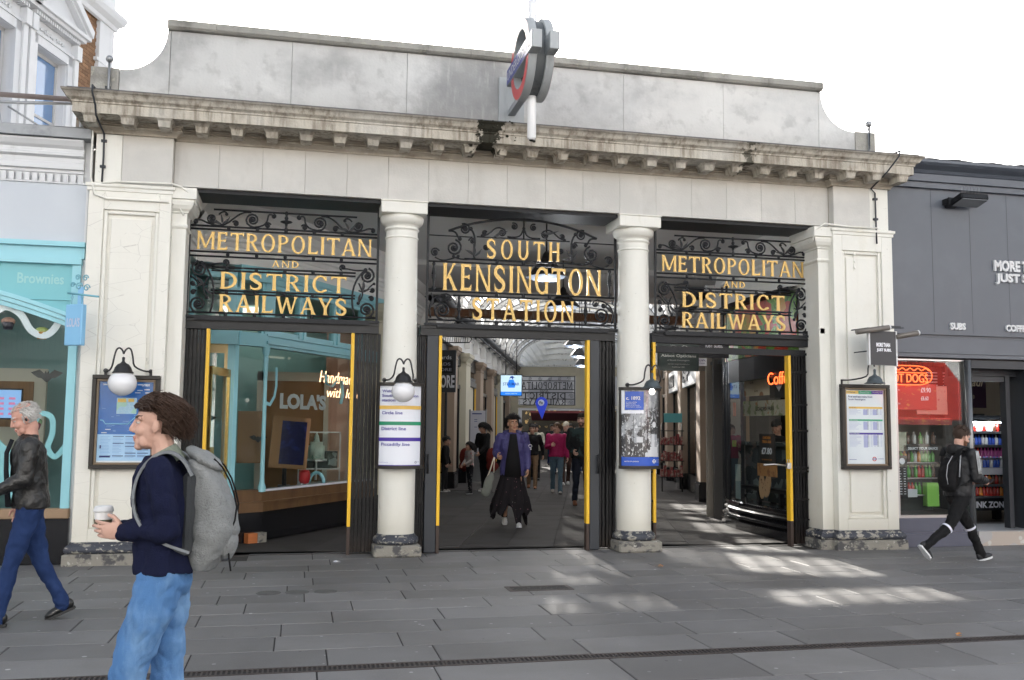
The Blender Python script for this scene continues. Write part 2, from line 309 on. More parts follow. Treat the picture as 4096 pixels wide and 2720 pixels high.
    def build(s, name, mats, parent=None, at=None, **kw):
        """vertices are in the frame of the root thing (world if at is None and parent is an origin root)"""
        off = Vector((0, 0, 0))
        if parent is not None and parent.name in ORG: off = ORG[parent.name]
        if parent is None and at is not None: off = Vector(at)
        me = s.mesh(name, mats, off); o = bpy.data.objects.new(name, me); COL.objects.link(o)
        if parent is not None: o.parent = parent; ORG[o.name] = off
        else:
            o.location = off; ORG[o.name] = off
        for k, v in kw.items(): o[k] = v
        return o
def link(name, me, parent=None, loc=(0, 0, 0), rz=0, **kw):
    o = bpy.data.objects.new(name, me); COL.objects.link(o); o.location = loc; o.rotation_euler = (0, 0, rz)
    if parent is not None: o.parent = parent
    for k, v in kw.items(): o[k] = v
    return o
def thing(name, label, cat, at=(0, 0, 0), rz=0, group=None, local=False, kind=None):
    """local=True: children are modelled in local coordinates; else in world coordinates (shifted)"""
    o = bpy.data.objects.new(name, None); COL.objects.link(o); o.location = at; o.rotation_euler = (0, 0, rz); o.empty_display_size = .2
    ORG[o.name] = Vector((0, 0, 0)) if local else Vector(at)
    if kind: o['kind'] = kind
    if label: o['label'] = label
    if cat: o['category'] = cat
    if group: o['group'] = group
    return o
def tag(o, label, cat, group=None):
    o['label'] = label; o['category'] = cat
    if group: o['group'] = group
    return o
def copy_tree(o, parent=None):
    c = o.copy(); COL.objects.link(c); c.parent = parent
    for ch in list(o.children): copy_tree(ch, c)
    return c
def bevel(o, w=.01, seg=2, ang=35):
    m = o.modifiers.new('bevel', 'BEVEL'); m.width = w; m.segments = seg; m.limit_method = 'ANGLE'; m.angle_limit = radians(ang); return o
def TR(loc=(0, 0, 0), rz=0.0, rx=0.0, ry=0.0): return Matrix.Translation(loc) @ Matrix.Rotation(rz, 4, 'Z') @ Matrix.Rotation(ry, 4, 'Y') @ Matrix.Rotation(rx, 4, 'X')
PA = Vector((1.36, 4.76, 0)); PT = Vector((.292, .9564, 0)); PN = Vector((.9564, -.292, 0))
PM = Matrix(((PN.x, PT.x, 0, PA.x), (PN.y, PT.y, 0, PA.y), (0, 0, 1, 0), (0, 0, 0, 1)))    # passage frame: x = s across, y = t along
# text -> mesh pieces
TEXC = {}
def textmesh(s, bold=0.0, space=1.0):
    key = (s, bold, space)
    if key in TEXC: return TEXC[key]
    cu = bpy.data.curves.new('t', 'FONT'); cu.body = s; cu.offset = bold; cu.space_character = space; cu.resolution_u = 3; cu.align_x = 'LEFT'
    ob = bpy.data.objects.new('t', cu); me = bpy.data.meshes.new_from_object(ob)
    vs = [tuple(v.co) for v in me.vertices]; fs = [tuple(p.vertices) for p in me.polygons]
    bpy.data.objects.remove(ob); bpy.data.curves.remove(cu); bpy.data.meshes.remove(me)
    xs = [v[0] for v in vs] or [0, 1]; ys = [v[1] for v in vs] or [0, 1]
    x0, x1, y0, y1 = min(xs), max(xs), min(ys), max(ys)
    vs = [((v[0]-x0)/(x1-x0 or 1), (v[1]-y0)/(y1-y0 or 1)) for v in vs]
    TEXC[key] = (vs, fs, (x1-x0)/(y1-y0 or 1)); return TEXC[key]
def text(mb, s, x0, x1, z0, z1, y, th=.001, bold=0.0, F=None, mirror=False, shear=0.0):
    """flat text facing -y, box fitted; th>0 gives thickness towards -y; F maps (x,y,z) -> point"""
    vs, fs, asp = textmesh(s, bold)
    if x1 is None: x1 = x0+(z1-z0)*asp
    def T(u, w, d):
        p = (x0+(x1-x0)*u+shear*w, y-d, z0+(z1-z0)*w); return F(*p) if F else p
    mb.add([T(u, w, th) for u, w in vs], fs, False)
    if th > .003:      # side walls from boundary edges
        cnt = {}
        for f in fs:
            for i in range(len(f)):
                e = (f[i], f[(i+1) % len(f)]); cnt[e] = 1
        V = []; Fc = []
        for (a, b) in cnt:
            if (b, a) not in cnt:
                k = len(V); V += [T(*vs[a], th), T(*vs[b], th), T(*vs[b], 0), T(*vs[a], 0)]; Fc.append((k+1, k, k+3, k+2))
        mb.add(V, Fc, False)
    return mb
# ================================================================== GROUND
XC = 2.74
def arc(cx, cy, r, a0, a1, n): return [(cx+r*cos(radians(a0+(a1-a0)*i/n)), cy+r*sin(radians(a0+(a1-a0)*i/n))) for i in range(n+1)]
gnd = MB(); gnd.box(-60, 60, -60, 90, -.3, -.035)
gnd = gnd.build('ground', M_JOINT, kind='structure')
pav = MB(); pav.box(-12, 20, -12.5, .8, -.034, -.006); pav = pav.build('pavement', M_JOINT, kind='structure')
# paving slabs: courses parallel to the facade
def slabmesh(w, d, h=.03):
    m = MB(); b = .004
    m.add([(0, 0, -h), (w, 0, -h), (w, d, -h), (0, d, -h), (0, 0, -b), (w, 0, -b), (w, d, -b), (0, d, -b), (b, b, 0), (w-b, b, 0), (w-b, d-b, 0), (b, d-b, 0)],
          [(0, 1, 5, 4), (1, 2, 6, 5), (2, 3, 7, 6), (3, 0, 4, 7), (4, 5, 9, 8), (5, 6, 10, 9), (6, 7, 11, 10), (7, 4, 8, 11), (8, 9, 10, 11)])
    return m.mesh('paving_slab', M_SLAB)
SLM = {}
rs = random.Random(11)
rows = []; y = -5.05
DR0, DR1 = -5.20, -5.05
for d in (.47, .46, .45, .47, .46, .45, .46, .45, .46, .45, .46, .60): rows.append((y+.003, y+d-.003)); y += d
y = -5.20
lo = []
for d in (.62, .62, .62, .62, .62): lo.append((y-d+.003, y-.003)); y -= d
nsl = 0; stuffm = MB()
for (ya, yb) in rows+lo:
    x = -4.6-rs.random()*.9
    xe = 11.5 if ya > -5.3 else 7.5
    while x < xe:
        w = rs.choice([.75, .9, .9, 1.05, 1.2]) if ya < -2 else rs.choice([.6, .75, .9, 1.05])
        k = (round(w, 2), round(yb-ya, 2))
        if k not in SLM: SLM[k] = slabmesh(w-.010, yb-ya-.003)
        # keep out of the wall footprints
        if not (ya > -.4 and (x < -1.2 or x+w > 6.7)) or ya < -.4:
            o = link('paving_slab', SLM[k], pav, (x, ya, rs.uniform(-.0012, .0012)), radians(rs.uniform(-.15, .15))); nsl += 1
        x += w
print('slabs', nsl)
# drain: cast iron grates with real slots
def grate():
    m = MB(); L = .498
    m.box(0, L, 0, .022, -.03, .001); m.box(0, L, .118, .14, -.03, .001)
    n = 16
    for i in range(n): 
        x = .004+i*(L-.02)/(n-1); m.box(x, x+.0125, .022, .118, -.03, .0)
    return m.mesh('grate', M_DRAIN)
GR = grate(); dch = thing('drainage_channel', 'long slotted cast iron drain running across the pavement', 'drain', (-4, DR0+.005, 0), local=True)
bx = MB(); bx.box(0, 15, 0, .14, -.0338, -.031); bx.build('channel', M_VOID, dch)
for i in range(30): link('grate', GR, dch, (i*.5, 0, .0))
# small metal cover near the centre and the round covers on the left
cv = thing('sunken_cover', 'rectangular metal frame cover sunk in the paving before the middle opening', 'manhole cover', (2.05, -2.35, .004))
m = MB(); m.box(2.02, 2.66, -2.51, -2.47, 0, .006); m.box(2.02, 2.66, -2.29, -2.25, 0, .006); m.box(2.02, 2.06, -2.47, -2.29, 0, .006); m.box(2.62, 2.66, -2.47, -2.29, 0, .006); m.build('frame', M_DRAIN, cv)
m = MB(); m.box(2.06, 2.62, -2.47, -2.29, 0, .003); m.build('cover_plate', mat('mossy_cover', (.04, .038, .035), .9, bump=.8, bscale=60, layers=(('noise', 30, .5, .65, (.12, .11, .1), .8, U1),)), cv)
for i, (cx, cy) in enumerate(((-.22, -2.22), (.04, -2.22), (.30, -2.22))):
    m = MB(); m.lathe([(0, .003), (.11, .003), (.115, 0)], 28, (cx, cy, 0)); m.lathe([(.1, .0035), (.096, .005), (.09, .0035)], 28, (cx, cy, 0))
    o = m.build('round_cover', mat('worn_cover_metal', (.10, .098, .095), .6, layers=(('noise', 14, .5, .7, (.06, .055, .05), .6, U1),)), at=(cx, cy, 0)); tag(o, ['left', 'middle', 'right'][i]+' of three small round metal covers side by side in the paving', 'manhole cover', 'round covers in the paving')
for i, (cx, cy, r, mt, lb, ct) in enumerate(((1.02-.55, .02-.35, .05, M_PAPER, 'crumpled white tissue lying on the paving left of the first column', 'litter'), (5.0, -5.0, .03, mat('dry_leaf', (.45, .2, .05), .8), 'orange dry leaf lying by the drain', 'leaf'), (4.06, -1.2, .035, mat('dry_leaf', (.45, .2, .05), .8), 'small tan leaf on the paving before the second column', 'leaf'))):
    m = MB(); pts = [(cx+r*cos(a)*rs.uniform(.6, 1.3), cy+r*.6*sin(a)*rs.uniform(.6, 1.3)) for a in np.linspace(0, 2*pi, 9)[:-1]]
    m.add([(p[0], p[1], .004+rs.random()*.02) for p in pts]+[(cx, cy, .03)], [(k, (k+1) % 8, 8) for k in range(8)]); m.add([(p[0], p[1], .002) for p in pts], [tuple(range(8))[::-1]])
    o = m.build('tissue' if i == 0 else 'leaf', mt, at=(cx, cy, 0)); tag(o, lb, ct)

# ================================================================== STATION FACADE
ST = thing('station_entrance', 'pale stone station front with three openings, two columns and a tall parapet', 'building', (XC, .3, 0))
# wall behind frieze (core)
m = MB(); m.box(-1.50, 6.99, .0585, .60, 4.335, 4.90); m.box(-2.36, -1.50, .01, .60, 4.335, 4.90); m.box(6.99, 7.84, .01, .6, 4.335, 4.9); m.box(-2.38, 7.86, .02, .6, 4.90, 5.2)
m.build('entablature_core', M_SOFF, ST)
# dark steel lintel under the frieze
m = MB(); m.box(-1.38, .925, .055, .60, 4.29, 4.333); m.box(1.50, 3.98, .055, .60, 4.29, 4.333); m.box(4.56, 6.84, .055, .60, 4.29, 4.333); m.build('steel_lintel', M_IRON, ST)
# frieze stones
n = 17; w = (6.99+1.50)/n
for i in range(n):
    m = MB(); x = -1.50+i*w; m.box(x+.0013, x+w-.0013, .0+rs.uniform(-.0012, .0012), .058, 4.336, 4.868, .002); m.build('frieze_stone', M_STONE, ST)
# end blocks: stone face plus painted outer strip
for (xa, xb, xs) in ((-2.345, -1.505, -2.06), (6.995, 7.835, 7.55)):
    st0, st1, pa0, pa1 = (xs, xb, xa, xs) if xs < 0 else (xa, xs, xs, xb)
    m = MB(); m.box(st0+.002, st1, -.12, .008, 4.30, 4.868, .005); m.build('block_stone', M_STONE, ST)
    m = MB(); m.box(pa0, pa1-.002, -.112, .008, 4.30, 4.868, .004); m.build('painted_block_strip', M_CREAM, ST)
# bed mould (follows the blocks), bands
path = [(-2.36, .55), (-2.36, -.12), (-1.49, -.12), (-1.49, 0), (6.98, 0), (6.98, -.12), (7.85, -.12), (7.85, .55)]
m = MB(); m.sweep(path, [(0, 4.868), (.02, 4.868), (.02, 4.885), (.035, 4.9), (.06, 4.915), (.085, 4.925), (.085, 4.94), (.0, 4.941)]); m.build('bed_moulding', M_SOFF, ST)
m = MB(); m.sweep(path, [(-.02, 4.9415), (.045, 4.9415), (.045, 4.958), (.065, 4.958), (.065, 4.976), (.085, 4.98), (.085, 5.02), (-.02, 5.02)]); m.build('stepped_band', M_SOFF, ST)
# modillions
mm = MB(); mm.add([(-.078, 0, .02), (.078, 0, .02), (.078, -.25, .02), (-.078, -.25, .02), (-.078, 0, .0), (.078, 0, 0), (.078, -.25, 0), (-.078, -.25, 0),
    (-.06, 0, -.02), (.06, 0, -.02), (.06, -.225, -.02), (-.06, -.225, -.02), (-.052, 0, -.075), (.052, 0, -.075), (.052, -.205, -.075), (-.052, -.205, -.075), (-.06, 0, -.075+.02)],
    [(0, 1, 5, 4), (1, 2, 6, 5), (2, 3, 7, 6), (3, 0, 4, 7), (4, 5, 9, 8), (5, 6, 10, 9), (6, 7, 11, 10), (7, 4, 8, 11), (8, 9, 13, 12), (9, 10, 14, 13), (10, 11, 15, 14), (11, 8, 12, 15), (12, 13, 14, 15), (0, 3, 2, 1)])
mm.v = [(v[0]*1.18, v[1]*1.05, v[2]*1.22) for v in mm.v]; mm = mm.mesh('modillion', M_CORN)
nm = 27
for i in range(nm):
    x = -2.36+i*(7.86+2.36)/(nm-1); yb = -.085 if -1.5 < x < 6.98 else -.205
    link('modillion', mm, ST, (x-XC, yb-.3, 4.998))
# corona and cyma in lengths of stone
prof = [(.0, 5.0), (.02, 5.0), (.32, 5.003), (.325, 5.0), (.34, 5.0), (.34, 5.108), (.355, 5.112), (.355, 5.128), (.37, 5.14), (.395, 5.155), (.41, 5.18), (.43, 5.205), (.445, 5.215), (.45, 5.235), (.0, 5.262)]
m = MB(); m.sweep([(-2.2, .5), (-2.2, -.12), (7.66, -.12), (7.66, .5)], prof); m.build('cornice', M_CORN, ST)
m = MB(); m.box(-2.2, 7.66, -.12, .6, 5.19, 5.255); m.box(-2.6, 8.06, -.5, .5, 5.2605, 5.268); m.build('lead_flashing', M_LEAD, ST)
m = MB(); rs2 = random.Random(5)
for i in range(500):        # dark moss tuft on the wet part of the cornice
    x = 2.0+abs(rs2.gauss(0, .18)) if i % 2 else 2.25+rs2.gauss(0, .16); z = 5.01+rs2.random()*.235
    if z < 5.1 and rs2.random() < .4: x += .15
    if i > 30: continue
    d = .345 if z < 5.11 else .36+(z-5.13)*.85
    s_ = rs2.uniform(.008, .024); y_ = -.12-d-.004
    m.ell((x, y_, z), (s_, .008, s_*.8), 6, 4)
m.build('moss_patch', mat('black_moss', (.028, .028, .018), .95, bump=1, bscale=70), ST, kind='stuff')
m = MB(); m.box(-1.62, 6.96, .452, .5, 5.2, 6.27); m.build('parapet_backing', M_PARA, ST)  # added behind the stones to stop sun showing through the joints
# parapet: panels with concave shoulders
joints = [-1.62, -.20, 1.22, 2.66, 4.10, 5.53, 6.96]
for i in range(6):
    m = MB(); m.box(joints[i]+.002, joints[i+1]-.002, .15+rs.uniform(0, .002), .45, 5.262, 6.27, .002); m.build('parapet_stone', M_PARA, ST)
for sgn, x0, xe in ((-1, -1.62, -2.50), (1, 6.96, 7.84)):
    poly = [(x0-sgn*.0+sgn*.003, 5.262), (x0+sgn*.003, 6.27)]
    for k in range(13):
        a = k/12*pi/2; poly.append((x0+sgn*(.04+.50*(1-cos(a))), 6.27-.53*sin(a)))
    poly += [(x0+sgn*.56, 5.74), (x0+sgn*.56, 5.262)]
    m = MB(); m.prism(poly if sgn > 0 else poly[::-1], .15, .45); bevel(m.build('curved_parapet_stone', M_PARA, ST), .006, 1)
    m = MB(); m.box(x0+sgn*.565, xe, .145, .46, 5.262, 5.75, .008); m.build('parapet_end_stone', M_COPE, ST)
x = -1.66
for w in (.56, 1.0, .62, .95, .55, .9, .68, 1.0, .62, .95, .85):
    xe = min(x+w, 7.0)
    m = MB(); m.prism([(.10, 6.275), (.46, 6.275), (.48, 6.30), (.48, 6.375), (.11, 6.395), (.07, 6.37), (.07, 6.30)], x+.002, xe-.002, 'yz'); m.build('coping_stone', M_COPE, ST); x += w
    if x > 6.98: break
m = MB(); m.box(-1.60, 6.94, .115, .42, 6.271, 6.386); m.build('coping_core', M_COPE, ST)
# end pilasters (antae): body, recessed panel, inner respond, cap, base
def panel_frame(m, x0, x1, z0, z1, y, w, dp):
    """raised frame with stepped recessed panel, front at y"""
    pass
for side in (-1, 1):
    if side < 0: X = lambda v: v
    else: X = lambda v: 2*XC-v
    pl = MB()
    def B(m, a, b, *r, **k): m.box(min(X(a), X(b)), max(X(a), X(b)), *r, **k)
    # core, with the panel built as frame members round a recess
    B(pl, -2.395, -1.50, -.06, .55, .16, 4.30)
    B(pl, -2.395, -2.23, -.12, -.06, .16, 4.30); B(pl, -1.63, -1.50, -.12, -.06, .16, 4.30)
    B(pl, -2.23, -1.63, -.12, -.06, 3.99, 4.30); B(pl, -2.23, -1.63, -.12, -.06, .16, .40)
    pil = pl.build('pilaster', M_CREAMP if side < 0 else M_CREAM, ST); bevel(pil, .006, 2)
    m = MB()   # inner bead frame
    for (a, b, c, d) in ((-2.23, -2.185, .40, 3.99), (-1.675, -1.63, .40, 3.99), (-2.185, -1.675, .40, .445), (-2.185, -1.675, 3.945, 3.99)): B(m, a, b, -.098, -.0605, c, d)
    bevel(m.build('panel_moulding', M_CREAM, pil), .012, 2)
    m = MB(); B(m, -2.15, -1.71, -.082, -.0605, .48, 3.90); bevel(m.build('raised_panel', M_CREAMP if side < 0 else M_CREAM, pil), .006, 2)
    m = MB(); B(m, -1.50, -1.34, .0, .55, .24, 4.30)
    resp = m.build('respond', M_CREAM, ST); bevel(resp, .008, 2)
    m = MB()
    pth = [(-1.502, -.0), (-1.34, .0), (-1.34, .56)] 
    pf = [(-.002, 3.83), (.012, 3.84), (.022, 3.86), (.012, 3.88), (.004, 3.885), (.004, 4.01), (.02, 4.02), (.02, 4.035), (.05, 4.06), (.075, 4.10), (.085, 4.14), (.085, 4.165), (.11, 4.17), (.11, 4.30), (-.002, 4.301)]
    if side < 0: m.sweep([(X(a), b) for a, b in pth], pf)
    else: m.sweep([(X(a), b) for a, b in pth][::-1], pf)
    m.build('capital', M_CREAM, resp)
    m = MB(); pth = [(-2.40, .3), (-2.40, -.12), (-1.50, -.12), (-1.50, 0), (-1.34, 0), (-1.34, .56)]
    q = [(X(a), b) for a, b in pth]; q = q if side < 0 else q[::-1]
    m.sweep(q, [(0, .252), (.01, .25), (.012, .225), (.03, .222), (.05, .20), (.06, .17), (.05, .142), (.03, .128), (0, .127)]); m.build('torus_base', M_BASE, pil)
    m = MB(); m.sweep(q, [(0, .127), (.055, .126), (.07, .118), (.072, .0), (0, -.001)]); m.build('plinth_course', M_PLSTONE, pil)
    # thin cornice strip (string) above the pilaster panel
    m = MB(); q = [(X(a), b) for a, b in [(-2.40, -.0), (-2.40, -.12), (-1.50, -.12), (-1.50, -.03)]]; q = q if side < 0 else q[::-1]
    m.sweep(q, [(0, 4.20), (.012, 4.205), (.012, 4.24), (.03, 4.255), (.03, 4.285), (0, 4.295)]); m.build('string_course', M_CREAM, pil)
# columns
for cx in (XC-1.533, XC+1.533):
    cy = .27; m = MB()
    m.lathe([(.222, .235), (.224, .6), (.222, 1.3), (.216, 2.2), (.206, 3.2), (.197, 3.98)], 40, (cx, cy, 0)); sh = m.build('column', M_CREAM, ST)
    m = MB(); m.lathe([(.197, 3.975), (.197, 3.99), (.213, 3.998), (.219, 4.008), (.213, 4.018), (.198, 4.024), (.2, 4.04), (.21, 4.045), (.21, 4.055), (.225, 4.06), (.252, 4.085), (.268, 4.12), (.272, 4.15), (.262, 4.172)], 40, (cx, cy, 0))
    m.lathe([(.197, 3.885), (.208, 3.89), (.212, 3.9), (.208, 3.91), (.197, 3.914)], 40, (cx, cy, 0)); m.build('capital', M_CREAM, sh)
    m = MB(); m.box(cx-.285, cx+.285, cy-.285, cy+.285, 4.173, 4.318, .008); m.box(cx-.292, cx+.292, cy-.292, cy+.292, 4.319, 4.334); m.build('abacus', M_CREAM, sh)
    m = MB(); m.lathe([(.222, .262), (.235, .255), (.24, .235), (.258, .228), (.275, .205), (.28, .18), (.272, .155), (.25, .14), (.0, .14)], 40, (cx, cy, 0)); m.build('torus_base', M_BASE, sh)
    m = MB(); m.box(cx-.285, cx+.285, cy-.285, cy+.285, 0, .139, .018); m.build('plinth', M_PLSTONE, sh)

# ================================================================== IRON LETTER SCREENS
def glyph(ch):
    """-> (width, [polygons]); unit height, flared strokes"""
    P = []
    def stem(x, w=.17, z0=0, z1=1, f=.045): P.append([(x-w/2-f, z0), (x+w/2+f, z0), (x+w/2+f*.3, z0+.06), (x+w/2, z0+.16), (x+w/2, z1-.16), (x+w/2+f*.3, z1-.06), (x+w/2+f, z1), (x-w/2-f, z1), (x-w/2-f*.3, z1-.06), (x-w/2, z1-.16), (x-w/2, z0+.16), (x-w/2-f*.3, z0+.06)])
    def diag(x0, z0, x1, z1, w=.15, f0=.03, f1=.03):
        P.append([(x0-w/2-f0, z0), (x0+w/2+f0, z0), (x0+(x1-x0)*.15+w/2, z0+(z1-z0)*.15), (x0+(x1-x0)*.85+w/2, z0+(z1-z0)*.85), (x1+w/2+f1, z1), (x1-w/2-f1, z1), (x0+(x1-x0)*.85-w/2, z0+(z1-z0)*.85), (x0+(x1-x0)*.15-w/2, z0+(z1-z0)*.15)])
    def bar(x0, x1, z, w=.11, up=.05, dn=.05):     # horizontal arm flared at x1
        P.append([(x0, z-w/2), (x0+(x1-x0)*.75, z-w/2), (x1, z-w/2-dn), (x1+(.02 if x1 > x0 else -.02), z+w/2+up), (x0+(x1-x0)*.75, z+w/2), (x0, z+w/2)])
    def ring(cx, cz, rx, rz, a0, a1, wx=.15, wz=.09, n=18):
        o = [(cx+rx*cos(radians(a0+(a1-a0)*i/n)), cz+rz*sin(radians(a0+(a1-a0)*i/n))) for i in range(n+1)]
        q = [(cx+(rx-wx)*cos(radians(a0+(a1-a0)*i/n)), cz+(rz-wz)*sin(radians(a0+(a1-a0)*i/n))) for i in range(n+1)]
        for i in range(n): P.append([o[i], o[i+1], q[i+1], q[i]])
    if ch == 'I': w = .26; stem(.13)
    elif ch == 'L': w = .66; stem(.13); bar(.13, .62, .06, .11, .13, 0)
    elif ch == 'T': w = .80; stem(.4, z1=.96); bar(.4, .78, .94, .1, .0, .13); bar(.4, .02, .94, .1, .0, .13)
    elif ch == 'E': w = .66; stem(.13); bar(.13, .60, .06, .11, .13, 0); bar(.13, .50, .52, .09, .06, .06); bar(.13, .58, .94, .11, 0, .13)
    elif ch == 'H': w = .78; stem(.13); stem(.65); P.append([(.15, .47), (.63, .47), (.63, .56), (.15, .56)])
    elif ch == 'N': w = .86; stem(.10, .11); stem(.76, .11); diag(.74, .0, .10, 1, .15, 0, .0)
    elif ch == 'M': w = 1.06; stem(.11, .11); stem(.95, .15); diag(.53, .08, .13, 1, .16, 0, 0); diag(.53, .08, .93, 1, .10, 0, 0)
    elif ch == 'A': w = .88; diag(.10, 0, .42, 1, .11, .05, 0); diag(.76, 0, .42, 1, .17, .05, 0); P.append([(.22, .27), (.66, .27), (.62, .36), (.25, .36)])
    elif ch == 'V': w = .86; diag(.43, 0, .1, 1, .16, 0, .05); diag(.43, 0, .74, 1, .11, 0, .05)
    elif ch == 'W': w = 1.2; diag(.34, 0, .09, 1, .15, 0, .04); diag(.34, 0, .6, .95, .10, 0, 0); diag(.84, 0, .58, .95, .15, 0, 0); diag(.84, 0, 1.09, 1, .10, 0, .05)
    elif ch == 'Y': w = .82; stem(.4, z1=.5, f=.045); diag(.38, .42, .09, 1, .16, 0, .05); diag(.42, .42, .72, 1, .11, 0, .05)
    elif ch == 'K': w = .80; stem(.13); diag(.24, .42, .62, 1, .11, 0, .05); diag(.70, 0, .34, .56, .17, .05, 0)
    elif ch == 'U': w = .80; stem(.13, z0=.34); stem(.67, .13, z0=.34); ring(.395, .36, .35, .37, 180, 360, .17, .11)
    elif ch in 'OCGD' and ch != 'D':
        w = .88 if ch == 'O' else .80
        if ch == 'O': ring(.43, .5, .41, .52, 0, 360, .16, .09, 32)
        else:
            ring(.43, .5, .41, .52, 50, 315, .16, .10, 26); P.append([(.66, .95), (.72, .97), (.75, .70), (.66, .72), (.55, .86)])
            if ch == 'C': P.append([(.66, .05), (.76, .10), (.72, .22), (.55, .10)])
            else: P.append([(.60, .02), (.76, .02), (.76, .44), (.82, .48), (.54, .48), (.60, .44)])
    elif ch == 'D': w = .84; stem(.13); ring(.22, .5, .60, .50, -90, 90, .17, .10, 20)
    elif ch in 'PR':
        w = .68 if ch == 'P' else .76; stem(.13); ring(.26, .73, .38, .27, -90, 90, .16, .09, 14); P.append([(.13, .46), (.28, .46), (.28, .55), (.13, .55)]); P.append([(.13, .91), (.28, .91), (.28, 1), (.13, 1)])
        if ch == 'R': diag(.66, 0, .34, .52, .17, .04, 0)
    elif ch == 'S':
        w = .68; pts = [(.32+.23*cos(radians(a)), .755+.20*sin(radians(a))) for a in range(25, 251, 15)]+[(.31+.25*cos(radians(a)), .255+.21*sin(radians(a))) for a in range(75, -156, -15)]
        L = []; R = []; n = len(pts)
        for i, p in enumerate(pts):
            a = Vector(pts[min(i+1, n-1)])-Vector(pts[max(i-1, 0)]); a.normalize(); u = i/(n-1); hw = (.045+.045*sin(pi*u))*1.0
            L.append((p[0]-a.y*hw, p[1]+a.x*hw)); R.append((p[0]+a.y*hw, p[1]-a.x*hw))
        for i in range(n-1): P.append([L[i], L[i+1], R[i+1], R[i]])
        P.append([(.53, .82), (.58, .98), (.60, .66), (.5, .78)]); P.append([(.06, .0), (.04, .34), (.10, .2), (.14, .14)])
    else: w = .4
    return w, P
def word(parent, s, x0, x1, z0, z1, y, mt=None, name='letter', sp=.12, th=.02):
    W = sum(glyph(c)[0] for c in s)+sp*(len(s)-1); k = (x1-x0)/W; x = x0; h = z1-z0
    for c in s:
        w, P = glyph(c); m = MB()
        for i, pl in enumerate(P):
            q = [(x+a*k, z0+b*h) for a, b in pl]
            ar = sum(q[j][0]*q[(j+1) % len(q)][1]-q[(j+1) % len(q)][0]*q[j][1] for j in range(len(q)))
            if ar < 0: q = q[::-1]
            m.prism(q, y-th/2-.0004*(i % 7), y+th/2+.0004*(i % 7))
        m.build(name, mt or M_GOLD, parent); x += (w+sp)*k
def spiral(cx, cz, R, r1, a0, turns, n=26, y=0, d=1):
    return [(cx+(R+(r1-R)*(i/n)**.8)*cos(a0+d*2*pi*turns*i/n), y, cz+(R+(r1-R)*(i/n)**.8)*sin(a0+d*2*pi*turns*i/n)) for i in range(n+1)]
def scroll(parent, pts, r=.0085, name='scroll'):
    r *= 1.3; m = MB(); m.tube(pts, r, 5); k = pts[-1]; m.ell(k, (r*2, r*1.6, r*2), 8, 6); return m.build(name, M_IRON, parent)
def bez(p0, p1, p2, p3, y, n=10):
    out = []
    for i in range(n+1):
        t = i/n; a = [(1-t)**3*p0[k]+3*(1-t)**2*t*p1[k]+3*(1-t)*t*t*p2[k]+t**3*p3[k] for k in (0, 1)]; out.append((a[0], y, a[1]))
    return out
def leaf(m, cx, cz, ang, L, y, w=.28):
    pts = []
    for i in range(7):
        t = i/6; ww = L*w*sin(pi*min(1, t*1.05))**.8*(1-.35*t); bend = .35*t*t*L
        pts.append((t*L, ww/2+bend)); 
    lo_ = [(t*L/6, -L*w*.5*sin(pi*min(1, t/6*1.05))*(1-.35*t/6)+.35*(t/6)**2*L) for t in range(7)]
    q = pts+lo_[::-1]; q = [(cx+a*cos(ang)-b*sin(ang), cz+a*sin(ang)+b*cos(ang)) for a, b in q][::-1]
    m.prism(q, y-.012, y+.004)
def rail(parent, x0, x1, z, y, r=.0125, name='rail'):
    m = MB(); m.tube([(x0, y, z), (x1, y, z)], r, 6, True, True); return m.build(name, M_IRON, parent)
